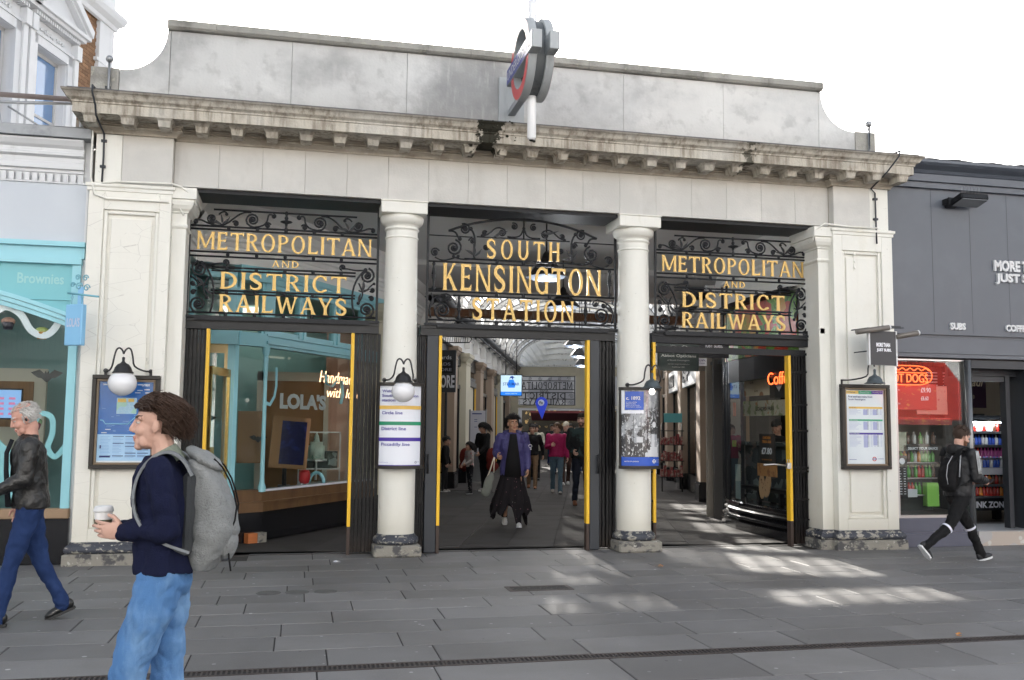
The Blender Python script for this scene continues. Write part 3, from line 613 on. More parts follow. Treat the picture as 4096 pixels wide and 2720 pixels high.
def screen_side(cx, y, label, gold=M_GOLD, full=True, group=None, mirror=False, name='iron_name_screen'):
    hw = 1.13; T = thing(name, label, 'sign', (cx, y, 2.85), group=group)
    for s in (-1, 1): m = MB(); m.box(cx+s*hw-.014, cx+s*hw+.014, y-.014, y+.014, 2.84, 4.289); m.build('upright', M_IRON, T)
    m = MB(); m.box(cx-hw-.03, cx+hw+.03, y-.07, y+.05, 2.83, 2.858); m.box(cx-hw+.1, cx+hw-.1, y-.095, y-.075, 2.80, 2.84); m.build('bottom_flange', M_IRON, T)
    for z in (3.955, 3.915, 3.64, 3.585): rail(T, cx-hw, cx+hw, z, y)
    for z in (3.455, 3.415, 3.172, 3.135): rail(T, cx-.86, cx+.86, z, y)
    rail(T, cx-hw, cx+hw, 2.90, y)
    rail(T, cx-.86, cx+.86, 4.16, y-.01, .012)
    m = MB(); 
    for dx in (-.68, -.34, 0, .34, .68):
        for za, zb in ((3.64, 3.585), (3.455, 3.415), (3.172, 3.135), (2.90, 2.86), (3.955, 3.915)): m.ell((cx+dx, y-.002, (za+zb)/2), (.022, .018, .026), 8, 6)
    m.build('collar', M_IRON, T)
    # central finial
    m = MB(); m.lathe([(.012, 3.93), (.022, 3.96), (.012, 3.99), (.018, 4.03), (.075, 4.05), (.07, 4.06), (.015, 4.075), (.024, 4.1), (.012, 4.13), (.02, 4.15), (.016, 4.18), (0, 4.19)], 10, (cx, y, 0)); m.build('finial', M_IRON, T)
    word(T, 'METROPOLITAN', cx-1.045, cx+1.05, 3.665, 3.885, y-.01, gold)
    word(T, 'AND', cx-.155, cx+.165, 3.482, 3.57, y-.01, gold, sp=.25)
    word(T, 'DISTRICT', cx-.755, cx+.75, 3.192, 3.40, y-.01, gold, sp=.16)
    word(T, 'RAILWAYS', cx-.76, cx+.765, 2.915, 3.125, y-.01, gold, sp=.14)
    if full:
        for s in (-1, 1):
            F = lambda pts: [(cx+s*(p[0]), p[1], p[2]) for p in pts]
            # frieze scrollwork z 3.97-4.15
            scroll(T, F(spiral(.40, 4.06, .092, .012, radians(-100), 2.2, y=y)), .0095)
            scroll(T, F(bez((.385, 3.967), (.12, 3.99), (.30, 4.18), (.15, 4.125), y)+spiral(.155, 4.115, .03, .006, radians(90), 1.2, 12, y)))
            scroll(T, F(bez((.42, 4.15), (.60, 4.16), (.62, 4.02), (.76, 3.97), y)))
            scroll(T, F(spiral(.88, 4.05, .065, .010, radians(200), 2.0, y=y)), .0095)
            scroll(T, F(spiral(.60, 4.0, .04, .006, radians(20), 1.5, 16, y)))
            scroll(T, F(spiral(.22, 3.998, .04, .006, radians(160), 1.5, 16, y, -1)))
            scroll(T, F(bez((.76, 3.97), (.95, 3.96), (.98, 4.05), (1.05, 4.02), y)+spiral(1.06, 4.0, .03, .006, radians(110), 1.3, 14, y, -1)))
            scroll(T, F(bez((.80, 4.10), (.76, 4.16), (.70, 4.14), (.71, 4.11), y)), .008)
            m = MB(); leaf(m, cx+s*.76, 3.98, radians(90-s*60), .14, y-.01); leaf(m, cx+s*.76, 3.99, radians(90+s*10), .12, y-.01); leaf(m, cx+s*.76, 3.98, radians(90+s*62), .13, y-.01); m.build('iron_leaf', M_IRON, T)
            # side brackets z 2.87-3.57
            scroll(T, F(bez((.86, 2.90), (.80, 3.10), (.80, 3.35), (.98, 3.50), y)), .010)
            scroll(T, F(spiral(1.0, 3.425, .10, .012, radians(80), 2.0, y=y, d=-1)), .0105)
            scroll(T, F(spiral(1.0, 3.0, .105, .012, radians(-80), 2.1, y=y, d=1)), .0105)
            scroll(T, F(bez((.98, 3.50), (.80, 3.47), (.80, 3.52), (.68, 3.50), y)+spiral(.70, 3.52, .045, .008, radians(-100), 1.4, 14, y, -1)))
            scroll(T, F(bez((.90, 3.33), (.95, 3.22), (.98, 3.20), (.90, 3.08), y)))
            scroll(T, F(spiral(1.07, 3.25, .032, .006, radians(200), 1.5, 14, y)))
            scroll(T, F(spiral(1.06, 3.14, .035, .006, radians(160), 1.5, 14, y, -1)))
            scroll(T, F(bez((.90, 3.24), (1.0, 3.18), (1.02, 3.30), (1.09, 3.33), y)), .007)
            m = MB(); leaf(m, cx+s*.94, 3.22, radians(90-s*25), .16, y-.012); leaf(m, cx+s*.93, 3.20, radians(90+s*150), .13, y-.012); leaf(m, cx+s*.95, 3.24, radians(90-s*95), .1, y-.012); m.build('iron_leaf', M_IRON, T)
    return T
YI = .35
screen_side(-.21, YI, 'iron scroll screen with gold METROPOLITAN AND DISTRICT RAILWAYS lettering over the left opening', group='iron letter screens over the openings')
screen_side(5.745, YI, 'iron scroll screen with gold METROPOLITAN AND DISTRICT RAILWAYS letters over the right opening', group='iron letter screens over the openings')
# hanger arms on the right screen
cx = 2.80; y = YI; hw = 1.25
T = thing('iron_name_screen', 'arched iron scroll screen with gold SOUTH KENSINGTON STATION letters over the middle opening', 'sign', (cx, y, 2.85), group='iron letter screens over the openings')
for s in (-1, 1): m = MB(); m.box(cx+s*hw-.014, cx+s*hw+.014, y-.014, y+.014, 2.84, 4.289); m.build('upright', M_IRON, T)
m = MB(); m.box(cx-hw-.03, cx+hw+.03, y-.07, y+.05, 2.83, 2.858); m.box(cx-hw+.12, cx+hw-.12, y-.095, y-.075, 2.80, 2.84); m.build('bottom_flange', M_IRON, T)
for z, a in ((3.705, .78), (3.655, hw), (3.275, hw), (3.225, .92), (2.905, hw)): rail(T, cx-a, cx+a, z, y)
for s in (-1, 1): rail(T, min(cx+s*.68, cx+s*hw), max(cx+s*.68, cx+s*hw), 3.99, y, .008)
rail(T, cx-.62, cx+.62, 4.0, y, .009)
m = MB()
for dx in (-.35, 0, .35):
    for z in (3.68, 3.25, 2.88): m.ell((cx+dx, y, z), (.025, .018, .03), 8, 6)
m.build('collar', M_IRON, T)
m = MB(); apts = []
for i in range(25):
    u = -1+2*i/24; apts.append((cx+u*.99, y-.01, 4.255-.20*abs(u)**2.1))
m.tube(apts, .016, 6); m.build('arch_rail', M_IRON, T)
for s in (-1, 1):
    F = lambda pts: [(cx+s*p[0], p[1], p[2]) for p in pts]
    scroll(T, F(bez((.99, 4.055), (.86, 4.07), (.90, 3.99), (.84, 3.96), y)), .010)
    for (a, b, R, st_, tn, d, rr_) in ((.92, 3.84, .11, 100, 2.2, 1, .0105), (.13, 4.16, .05, 60, 1.6, 1, .008), (.17, 4.06, .0, 0, 0, 1, 0), (.78, 4.09, .075, 60, 2.0, 1, .0095), (1.16, 3.77, .06, 160, 1.8, -1, .009), (.68, 3.94, .045, 0, 1.5, 1, .008), (.50, 3.87, .04, 200, 1.4, 1, .008), (.29, 4.07, .055, 90, 1.8, 1, .0085), (.52, 4.055, .035, 160, 1.4, -1, .008)):
        if R: scroll(T, F(spiral(a, b, R, .010, radians(st_), tn, y=y, d=d)), rr_)
    scroll(T, F(bez((.22, 4.02), (.0, 4.0), (.04, 4.08), (.0, 4.14), y)))
    scroll(T, F(bez((.29, 4.125), (.40, 4.17), (.42, 4.03), (.55, 4.015), y)))
    scroll(T, F(bez((.64, 3.70), (.70, 3.80), (.58, 3.95), (.70, 4.10), y)), .010)
    scroll(T, F(bez((1.16, 3.71), (1.05, 3.64), (1.0, 3.68), (.86, 3.73), y)))
    scroll(T, F(bez((.64, 3.72), (.78, 3.68), (.86, 3.70), (.92, 3.73), y)))
    m = MB(); leaf(m, cx+s*.66, 3.74, radians(90+s*15), .16, y-.012); leaf(m, cx+s*.66, 3.74, radians(90+s*65), .14, y-.012); leaf(m, cx+s*.66, 3.75, radians(90-s*40), .13, y-.012)
    m.build('iron_leaf', M_IRON, T); m = MB(); leaf(m, cx+s*.22, 4.09, radians(90-s*100), .24, y-.012, .2); m.build('iron_leaf', M_IRON, T)
    # balusters
    for bxx, z0, z1 in ((1.17, 3.285, 3.645), (.84, 2.915, 3.215)):
        m = MB(); h = z1-z0
        m.lathe([(.012, z0), (.026, z0+.03), (.012, z0+.06), (.016, z0+h*.38), (.03, z0+h*.44), (.018, z0+h*.47), (.034, z0+h*.5), (.018, z0+h*.53), (.03, z0+h*.56), (.02, z0+h*.7), (.012, z0+h*.85), (.024, z1-.02), (.012, z1)], 10, (cx+s*bxx, y, 0)); m.build('baluster', M_IRON, T)
    # lower corner scrolls
    scroll(T, F(spiral(1.05, 3.03, .12, .012, radians(-90), 2.2, y=y, d=1)), .0105)
    scroll(T, F(bez((1.20, 2.93), (1.26, 3.1), (1.18, 3.22), (1.0, 3.24), y)+spiral(.98, 3.185, .05, .008, radians(80), 1.5, 14, y)))
    scroll(T, F(spiral(1.09, 3.17, .04, .008, radians(30), 1.4, 14, y, -1)))
    m = MB(); leaf(m, cx+s*1.21, 3.06, radians(90+s*30), .16, y-.012); m.build('iron_leaf', M_IRON, T); m = MB(); leaf(m, cx+s*1.2, 3.25, radians(-90-s*5), .08, y-.012); m.build('iron_leaf', M_IRON, T)
m = MB(); m.tube([(cx, y, 4.0), (cx, y, 4.28)], .011, 6); m.ell((cx, y, 4.13), (.02, .02, .012), 8, 6); m.build('finial', M_IRON, T)
word(T, 'SOUTH', 2.305, 3.283, 3.722, 3.975, y-.01, sp=.3)
word(T, 'KENSINGTON', 1.742, 3.849, 3.288, 3.635, y-.01, sp=.17)
word(T, 'STATION', 2.127, 3.476, 2.925, 3.205, y-.01, sp=.25)

# lintel channel beams over the gates and the brackets
for (a, b, lab) in ((-1.40, .95, 'left'), (1.47, 4.03, 'middle'), (4.55, 6.84, 'right')):
    m = MB(); m.box(a, b, YI-.05, YI+.08, 2.70, 2.828); m.box(a, b, YI-.065, YI-.051, 2.79, 2.805)
    if lab == 'right': m.box(a, b, YI+.02, YI+.1, 2.575, 2.66)
    o = m.build('gate_beam', M_BLKM if lab != 'right' else M_IRON, at=((a+b)/2, YI, 2.7)); tag(o, 'black steel beam carrying the folding gate track over the %s opening' % lab, 'beam', 'gate beams under the letter screens')
# small dark floodlight at left end of the screen, bracket at right respond
m = MB(); m.box(6.80, 6.90, .30, .40, 2.85, 2.92); m.box(6.836, 6.90, -.0, .32, 2.86, 2.93); m.build('bracket', M_BLKM, ST)
m = MB(TR((-1.46, .12, 2.98), .4, .5)); m.box(-.05, .05, -.05, .03, -.07, .03); o = m.build('small_spotlight', M_BLKM, at=(-1.46, .12, 2.98)); tag(o, 'small black spotlight under the left end of the left letter screen', 'spotlight')
# folding gates
def gate(x0, x1, yellow, label, z1=2.70, yel=True, post=None, nb=None):
    T = thing('folding_gate', label, 'gate', ((x0+x1)/2, YI+.02, 0), group='folded lattice gates in the openings')
    n = nb or max(4, int((x1-x0)/.042)); st = (x1-x0)/n; bm = MB(); bm.box(0, st*.62, -.02, .012, .03, z1); bm.box(st*.68, st*.9, .004, .024, .03, z1); bm.box(st*.1, st*.85, .034, .05, .03, z1); bm.box(st*.2, st*.32, -.028, -.0205, .05, z1-.02)
    me = bm.mesh('bar', M_GATE); c = Vector(((x0+x1)/2, YI+.02, 0))
    for i in range(n): link('bar', me, T, (x0+i*st-c.x, rs.uniform(-.012, .012), 0))
    m = MB()
    for z in (.35, .62, 1.0, 1.05, 1.55, 1.9, 2.35, 2.6):
        for i in range(n): 
            x = x0+(i+.3)*st; m.box(x-.011, x+.011, YI-.034, YI-.029, z-.012+rs.uniform(-.01, .01), z+.014)
    m.build('rivet_plate', M_GATE, T, kind='stuff')
    if post:
        m = MB(); m.box(post[0], post[1], YI-.05, YI+.07, .01, z1); bevel(m.build('end_post', M_DKGREY, T), .006, 1)
        m = MB(); xx = post[0]+.03 if yellow > post[0] else post[1]-.03; m.tube([(xx, YI-.09, .98), (xx, YI-.09, 1.22)], .012, 8); m.tube([(xx, YI-.05, 1.0), (xx, YI-.09, 1.0)], .01); m.tube([(xx, YI-.05, 1.2), (xx, YI-.09, 1.2)], .01); m.build('handle', M_BLKM, T)
    m = MB(); m.box(yellow-.019, yellow+.019, YI-.052, YI+.05, .34, z1); m.build('yellow_edge_strip', M_YEL, T)
    m = MB(); m.box(yellow-.019, yellow+.019, YI-.05, YI+.05, .0, .338); m.build('bare_edge_foot', mat('rusty_foot', (.05, .032, .025), .7), T)
    return T
gate(-1.375, -1.10, -1.075, 'folded lattice gate with yellow edge against the left pier')
gate(.66, .985, .635, 'folded lattice gate with yellow edge left of the first column')
gate(1.44, 1.55, 1.725, 'folded gate and dark post with yellow edge right of the first column', post=(1.555, 1.70))
gate(3.83, 4.06, 3.665, 'folded gate and dark post with yellow edge left of the second column', post=(3.69, 3.82))
gate(4.52, 4.555, 4.575, 'thin folded gate with yellow edge just right of the second column', nb=2)
g = gate(6.565, 6.825, 6.535, 'folded lattice gate with yellow edge and padlock against the right pier', z1=2.575)
m = MB(); m.box(6.44, 6.50, YI-.12, YI-.08, 1.04, 1.12); m.tube([(6.455, YI-.1, 1.12), (6.455, YI-.1, 1.16), (6.485, YI-.1, 1.16), (6.485, YI-.1, 1.12)], .006); o = m.build('padlock', M_STEEL, at=(6.47, YI-.1, 1.04)); tag(o, 'steel padlock hanging on the yellow edge of the right gate', 'padlock')
m = MB(); m.tube([(6.10, YI-.1, 1.09), (6.25, YI-.11, 1.10), (6.44, YI-.1, 1.08)], .012, 8); o = m.build('lock_bar', M_STEEL, at=(6.3, YI-.1, 1.08)); tag(o, 'short steel chain bar reaching from the right gate padlock', 'chain')
# ================================================================== ROUNDEL
T = thing('underground_roundel_sign', 'double sided projecting red ring and blue bar UNDERGROUND sign on a white pole', 'sign', (2.565, -1.0, 4.9))
m = MB(); m.tube([(2.565, -1, 4.90), (2.565, -1, 4.93), (2.565, -1, 7.4)], [.035, .052, .052], 20); m.build('pole', M_POLEW, T)
m = MB(); m.ell((2.565, -1, 4.905), (.034, .034, .02), 12, 6); m.build('pole_tip', M_BLKM, T)
cz, cy = 5.86, -1.0
for k, (xa, xb) in enumerate(((2.415, 2.51), (2.62, 2.715))):
    m = MB(); m.lathe([(.335, xa), (.475, xa), (.475, xb), (.335, xb), (.335, xa)], 56, (0, cy, cz), True, axis='x')
    o = m.build('ring_casing', M_ROUND, T); bevel(o, .006, 2)
    m = MB(); m.box(xa-.012, xb+.008, cy-.655, cy+.655, cz-.105, cz+.105, .006); m.build('bar_casing', M_ROUND, T)
    fx = xa-.0005 if k == 0 else xb+.0005; s = -1 if k == 0 else 1
    m = MB(); m.lathe([(.345, fx+s*.002), (.465, fx+s*.002)], 56, (0, cy, cz), False, axis='x'); m.build('red_ring', M_RED, T)
    fx = xa-.0125 if k == 0 else xb+.0085
    m = MB(); m.box(fx, fx+s*.002, cy-.645, cy+.645, cz-.095, cz+.095); m.build('blue_bar', M_BLUE, T)
    m = MB()
    if k == 0: text(m, 'UNDERGROUND', -.60, .60, cz-.055, cz+.055, 0, .002, .012, F=lambda x, y, z: (fx-.003+y, cy-x, z))
    else: text(m, 'UNDERGROUND', -.60, .60, cz-.055, cz+.055, 0, .002, .012, F=lambda x, y, z: (fx+.003-y, cy+x, z))
    m.build('lettering', M_WHITE, T)
m = MB(); m.lathe([(.44, 2.511), (.44, 2.619)], 48, (0, cy, cz), True, axis='x'); m.lathe([(.335, 2.511), (.335, 2.619)], 48, (0, cy, cz), True, axis='x'); m.build('inner_band', mat('streaked_casing', (.12, .13, .135), .5, metal=.3, layers=(('noise', 10, .5, .7, (.04, .045, .05), .8, (1, 1, .12)),)), T)
m = MB(); m.box(2.40, 2.73, .10, .149, 5.40, 6.05); m.box(2.52, 2.61, -.5, .1, 5.55, 5.62); m.box(2.52, 2.61, -.5, .1, 5.95, 6.02); m.build('wall_bracket', M_ROUND, T)

# ================================================================== LAMPS
def lamp(cx, y, z, kind, label, yw, arms=(1, -1), spread=.24, mt=M_LAMPM, group='wall lamps over the poster cases'):
    T = thing('wall_lamp', label, 'lamp', (cx, yw, z), group=group)
    m = MB()
    for s in arms:
        p = [(cx+s*spread, yw, z+.13), (cx+s*spread, yw-.05, z+.13), (cx+s*(spread*.75), yw-.14, z+.13), (cx+s*.115, y+.01, z+.17), (cx+s*.095, y, z+.27), (cx+s*.075, y, z+.345), (cx+s*.045, y, z+.365), (cx+s*.015, y, z+.34), (cx, y, z+.30)]
        q = []
        for i in range(len(p)-1):      # smooth
            for t in (0, .33, .66):
                p0 = Vector(p[max(i-1, 0)]); p1 = Vector(p[i]); p2 = Vector(p[i+1]); p3 = Vector(p[min(i+2, len(p)-1)])
                q.append(tuple(.5*((2*p1)+(p2-p0)*t+(2*p0-5*p1+4*p2-p3)*t*t+(3*p1-p0-3*p2+p3)*t**3)))
        q.append(p[-1]); m.tube(q, .010, 8); m.cyl((cx+s*spread, yw+.001, z+.13), (cx+s*spread, yw-.02, z+.13), .026, n=12); m.box(cx+s*spread-.012, cx+s*spread+.012, yw-.04, yw, z+.075, z+.135)
    m.build('bracket_arm', mt, T)
    m = MB()
    if kind == 'globe':
        R = .15 if z > 1.96 and cx < 0 else .135
        m.lathe([(.0, z+.27), (.016, z+.26), (.014, z+.22), (.03, z+.2), (.06, z+.185), (.085, z+.15), (.098, z+.11), (.115, z+.095), (.115, z+.09), (.06, z+.09)], 24, (cx, y, 0)); m.build('lamp_cap', mt, T)
        m = MB(); m.ell((cx, y, z-.02), (R, R, R*.93), 32, 20); m.build('glass_globe', M_GLOBE, T)
    else:
        m.lathe([(.0, z+.27), (.018, z+.26), (.016, z+.2), (.035, z+.18), (.07, z+.165), (.092, z+.13), (.10, z+.10), (.125, z+.085), (.135, z+.08), (.13, z+.076), (.098, z+.092), (.088, z+.125), (.03, z+.16), (0, z+.165)], 28, (cx, y, 0)); m.build('lamp_shade', M_LAMPG, T)
        m = MB(); m.cyl((cx, y, z+.12), (cx, y, z+.07), .025, n=12); m.build('bulb_holder', M_BLKM, T)
        if kind == 'bulb': m = MB(); m.ell((cx, y, z+.035), (.036, .036, .04), 16, 10); m.build('bulb', emis('lit_bulb', (1, .93, .85), 2.5), T)
    return T
lamp(-1.885, -.45, 2.02, 'globe', 'wall lamp with large white glass globe on the left pier, above the blue map', -.09)
lamp(1.195, -.36, 1.985, 'globe', 'wall lamp with white glass globe on the first column over the welcome board', .03, spread=.19)
lamp(4.29, -.36, 1.985, 'bulb', 'wall lamp with open shade and a small lit bulb on the second column', .03, arms=(-1, 1), spread=.19)
lamp(7.36, -.42, 2.10, 'bare', 'wall lamp with empty verdigris shade on the right pier above the timetable', -.09, arms=(-1,), spread=.30)

# ================================================================== POSTER CASES
def case(x0, x1, z0, z1, y, label):
    T = thing('poster_case', label, 'poster case', ((x0+x1)/2, y, z0))
    m = MB(); w = .045
    for a, b, c, d in ((x0, x1, z0, z0+w), (x0, x1, z1-w, z1), (x0, x0+w, z0+w, z1-w), (x1-w, x1, z0+w, z1-w)): m.box(a, b, y-.075, y, c, d)
    bevel(m.build('outer_frame', M_FRAME, T), .006, 2)
    m = MB(); v = .028; a0, a1, c0, c1 = x0+w, x1-w, z0+w, z1-w
    for a, b, c, d in ((a0, a1, c0, c0+v), (a0, a1, c1-v, c1), (a0, a0+v, c0+v, c1-v), (a1-v, a1, c0+v, c1-v)): m.box(a, b, y-.06, y, c, d)
    bevel(m.build('inner_frame', M_FRAMEB, T), .008, 2)
    m = MB(); m.box(a0+v, a1-v, y-.03, y-.002, c0+v, c1-v); m.build('poster', M_PAPER, T)
    m = MB(); m.add([(a0+v, y-.05, c0+v), (a1-v, y-.05, c0+v), (a1-v, y-.05, c1-v), (a0+v, y-.05, c1-v)], [(0, 1, 2, 3)]); m.build('glass_pane', M_GLASS, T)
    return T, (a0+v, a1-v, c0+v, c1-v, y-.03)
def rects(T, name, mt, L, y, F=None):
    m = MB()
    for (a, b, c, d) in L:
        q = [(a, y, c), (b, y, c), (b, y, d), (a, y, d)]
        if F: 
            n = 24; q = [F(a+(b-a)*i/n, y-.003, c) for i in range(n+1)]+[F(a+(b-a)*i/n, y-.003, d) for i in range(n+1)]; m.add(q, [(i, i+1, n+2+i, n+1+i) for i in range(n)])
        else: m.add(q, [(0, 1, 2, 3)])
    return m.build(name, mt, T)
# left: onward travel map
T, (a, b, c, d, y) = case(-2.245, -1.53, 1.055, 2.10, -.122, 'bronze framed case on the left pier holding a blue map poster')
W, H = b-a, d-c; X = lambda u: a+W*u; Zf = lambda v: c+H*v
rects(T, 'blue_field', M_PBLUE, [(X(.0), X(1), Zf(.345), Zf(1))], y-.001)
rects(T, 'pale_field', M_PLBLUE, [(X(.0), X(1), Zf(.02), Zf(.345))], y-.001)
rects(T, 'inset_map', mat('inset_map_print', (.32, .5, .66), .3, layers=(('crack', 28, .03, .0, (.75, .78, .8), .9, U1), ('cell', 13, .86, .88, (.35, .55, .4), .8, U1))), [(X(.33), X(.70), Zf(.60), Zf(.80))], y-.002)
rects(T, 'inset_parks', M_YLINE, [(X(.345), X(.50), Zf(.745), Zf(.79)), (X(.54), X(.65), Zf(.75), Zf(.79))], y-.003)
m = MB(); pth = [(.04, .52), (.09, .52), (.14, .475), (.55, .475), (.73, .59), (.8, .66), (.85, .66)]
m.tube([(X(u), y-.003, Zf(v)) for u, v in pth], .006, 5); m.build('route_line', mat('pale_cyan_line', (.25, .55, .75), .4), T)
L = [(X(u), X(u)+W*.10, Zf(v), Zf(v)+.009) for u, v in ((.08, .96), (.17, .96), (.7, .96), (.83, .965), (.83, .95), (.70, .89), (.85, .86), (.66, .86), (.85, .80), (.14, .40), (.07, .36), (.83, .90))]
rects(T, 'place_names', M_WHITE, L, y-.003)
r2 = random.Random(3); L = [(X(u), X(u)+W*r2.uniform(.04, .11), Zf(v), Zf(v)+.004) for u, v in [(r2.uniform(.05, .85), r2.uniform(.37, .72)) for _ in range(34)] if not (.3 < u < .72 and v > .58)]
rects(T, 'small_names', mat('thin_pale_ink', (.2, .42, .7), .4), L, y-.0025)
L = []; 
for cx0 in (.06, .29, .52, .75):
    v = .315
    while v > .06: L.append((X(cx0), X(cx0)+W*r2.uniform(.12, .19), Zf(v), Zf(v)+.0035)); v -= .018
rects(T, 'index_text', mat('mid_blue_ink', (.17, .3, .6), .4), L, y-.003)
rects(T, 'index_heads', M_INKB, [(X(u), X(u)+W*.2, Zf(v), Zf(v)+.008) for u, v in ((.29, .315), (.52, .315), (.29, .23), (.52, .235), (.52, .19), (.75, .15), (.52, .11), (.06, .075), (.29, .075), (.52, .075), (.75, .075), (.75, .11))]+[(X(.05), X(.25), Zf(.06), Zf(.08)), (X(.05), X(.08), Zf(.17), Zf(.21))], y-.004)
m = MB(); text(m, 'South Kensington', X(.06), X(.40), Zf(.945), Zf(.975), y-.004, .001, .02); m.lathe([(.019, 0), (.026, 0)], 16, (X(.84), y-.004, Zf(.945)), False, 0, pi, 'y'); m.build('title', M_WHITE, T)
# right: first and last trains
T, (a, b, c, d, y) = case(7.02, 7.735, 1.05, 2.175, -.122, 'bronze framed case on the right pier holding a white train timetable')
W, H = b-a, d-c
rects(T, 'yellow_tab', M_YLINE, [(X(.02), X(.34), Zf(.945), Zf(.99)), (X(.08), X(.96), Zf(.745), Zf(.772))], y-.001)
rects(T, 'green_tab', mat('mid_green_print', (.06, .36, .2), .4), [(X(.34), X(.68), Zf(.945), Zf(.99)), (X(.08), X(.96), Zf(.578), Zf(.602))], y-.001)
rects(T, 'blue_tab', M_PLINE, [(X(.68), X(.98), Zf(.945), Zf(.99)), (X(.08), X(.96), Zf(.395), Zf(.42))], y-.001)
m = MB(); text(m, 'First and last trains from', X(.07), X(.70), Zf(.895), Zf(.922), y-.002, .001, .015); text(m, 'South Kensington', X(.07), X(.52), Zf(.852), Zf(.882), y-.002, .001, .015); text(m, 'Circle line', X(.05), X(.25), Zf(.957), Zf(.98), y-.002, .001); text(m, 'Circle line', X(.1), X(.26), Zf(.751), Zf(.768), y-.002, .001); m.build('heading', M_INKB, T)
m = MB(); text(m, 'District line', X(.38), X(.62), Zf(.957), Zf(.98), y-.002, .001); text(m, 'Piccadilly line', X(.71), X(.96), Zf(.957), Zf(.98), y-.002, .001); text(m, 'District line', X(.1), X(.3), Zf(.583), Zf(.598), y-.002, .001); text(m, 'Piccadilly line', X(.1), X(.34), Zf(.40), Zf(.416), y-.002, .001); m.build('tab_text', M_WHITE, T)
L = []; LB = []
for z0, z1 in ((.66, .735), (.81, .80), (.46, .565), (.23, .385)):
    v = z1
    while v > z0:
        L.append((X(.08), X(.08)+W*r2.uniform(.15, .34), Zf(v), Zf(v)+.004))
        for k in range(6): (LB if k in (1, 4) else L).append((X(.46+.085*k), X(.46+.085*k)+W*.05, Zf(v), Zf(v)+.005))
        v -= .0165
rects(T, 'timetable_figures', mat('pale_violet_ink', (.38, .40, .62), .4), L, y-.002); rects(T, 'timetable_columns', mat('violet_band', (.42, .43, .68), .4), [(X(.45), X(.56), Zf(p), Zf(q)) for p, q in ((.46, .565), (.22, .385), (.66, .735))]+[(X(.70), X(.81), Zf(p), Zf(q)) for p, q in ((.46, .565), (.25, .385), (.66, .735))], y-.0015)
rects(T, 'timetable_dark_figures', M_INKB, LB, y-.003)
m = MB(); m.lathe([(.020, 0), (.030, 0)], 20, (X(.72), y-.002, Zf(.065)), False, axis='y'); m.build('small_red_ring', M_RED, T)
rects(T, 'small_ring_bar', M_BLUE, [(X(.66), X(.78), Zf(.06), Zf(.07)), (X(.82), X(.96), Zf(.065), Zf(.07)), (X(.06), X(.25), Zf(.055), Zf(.06))], y-.004)
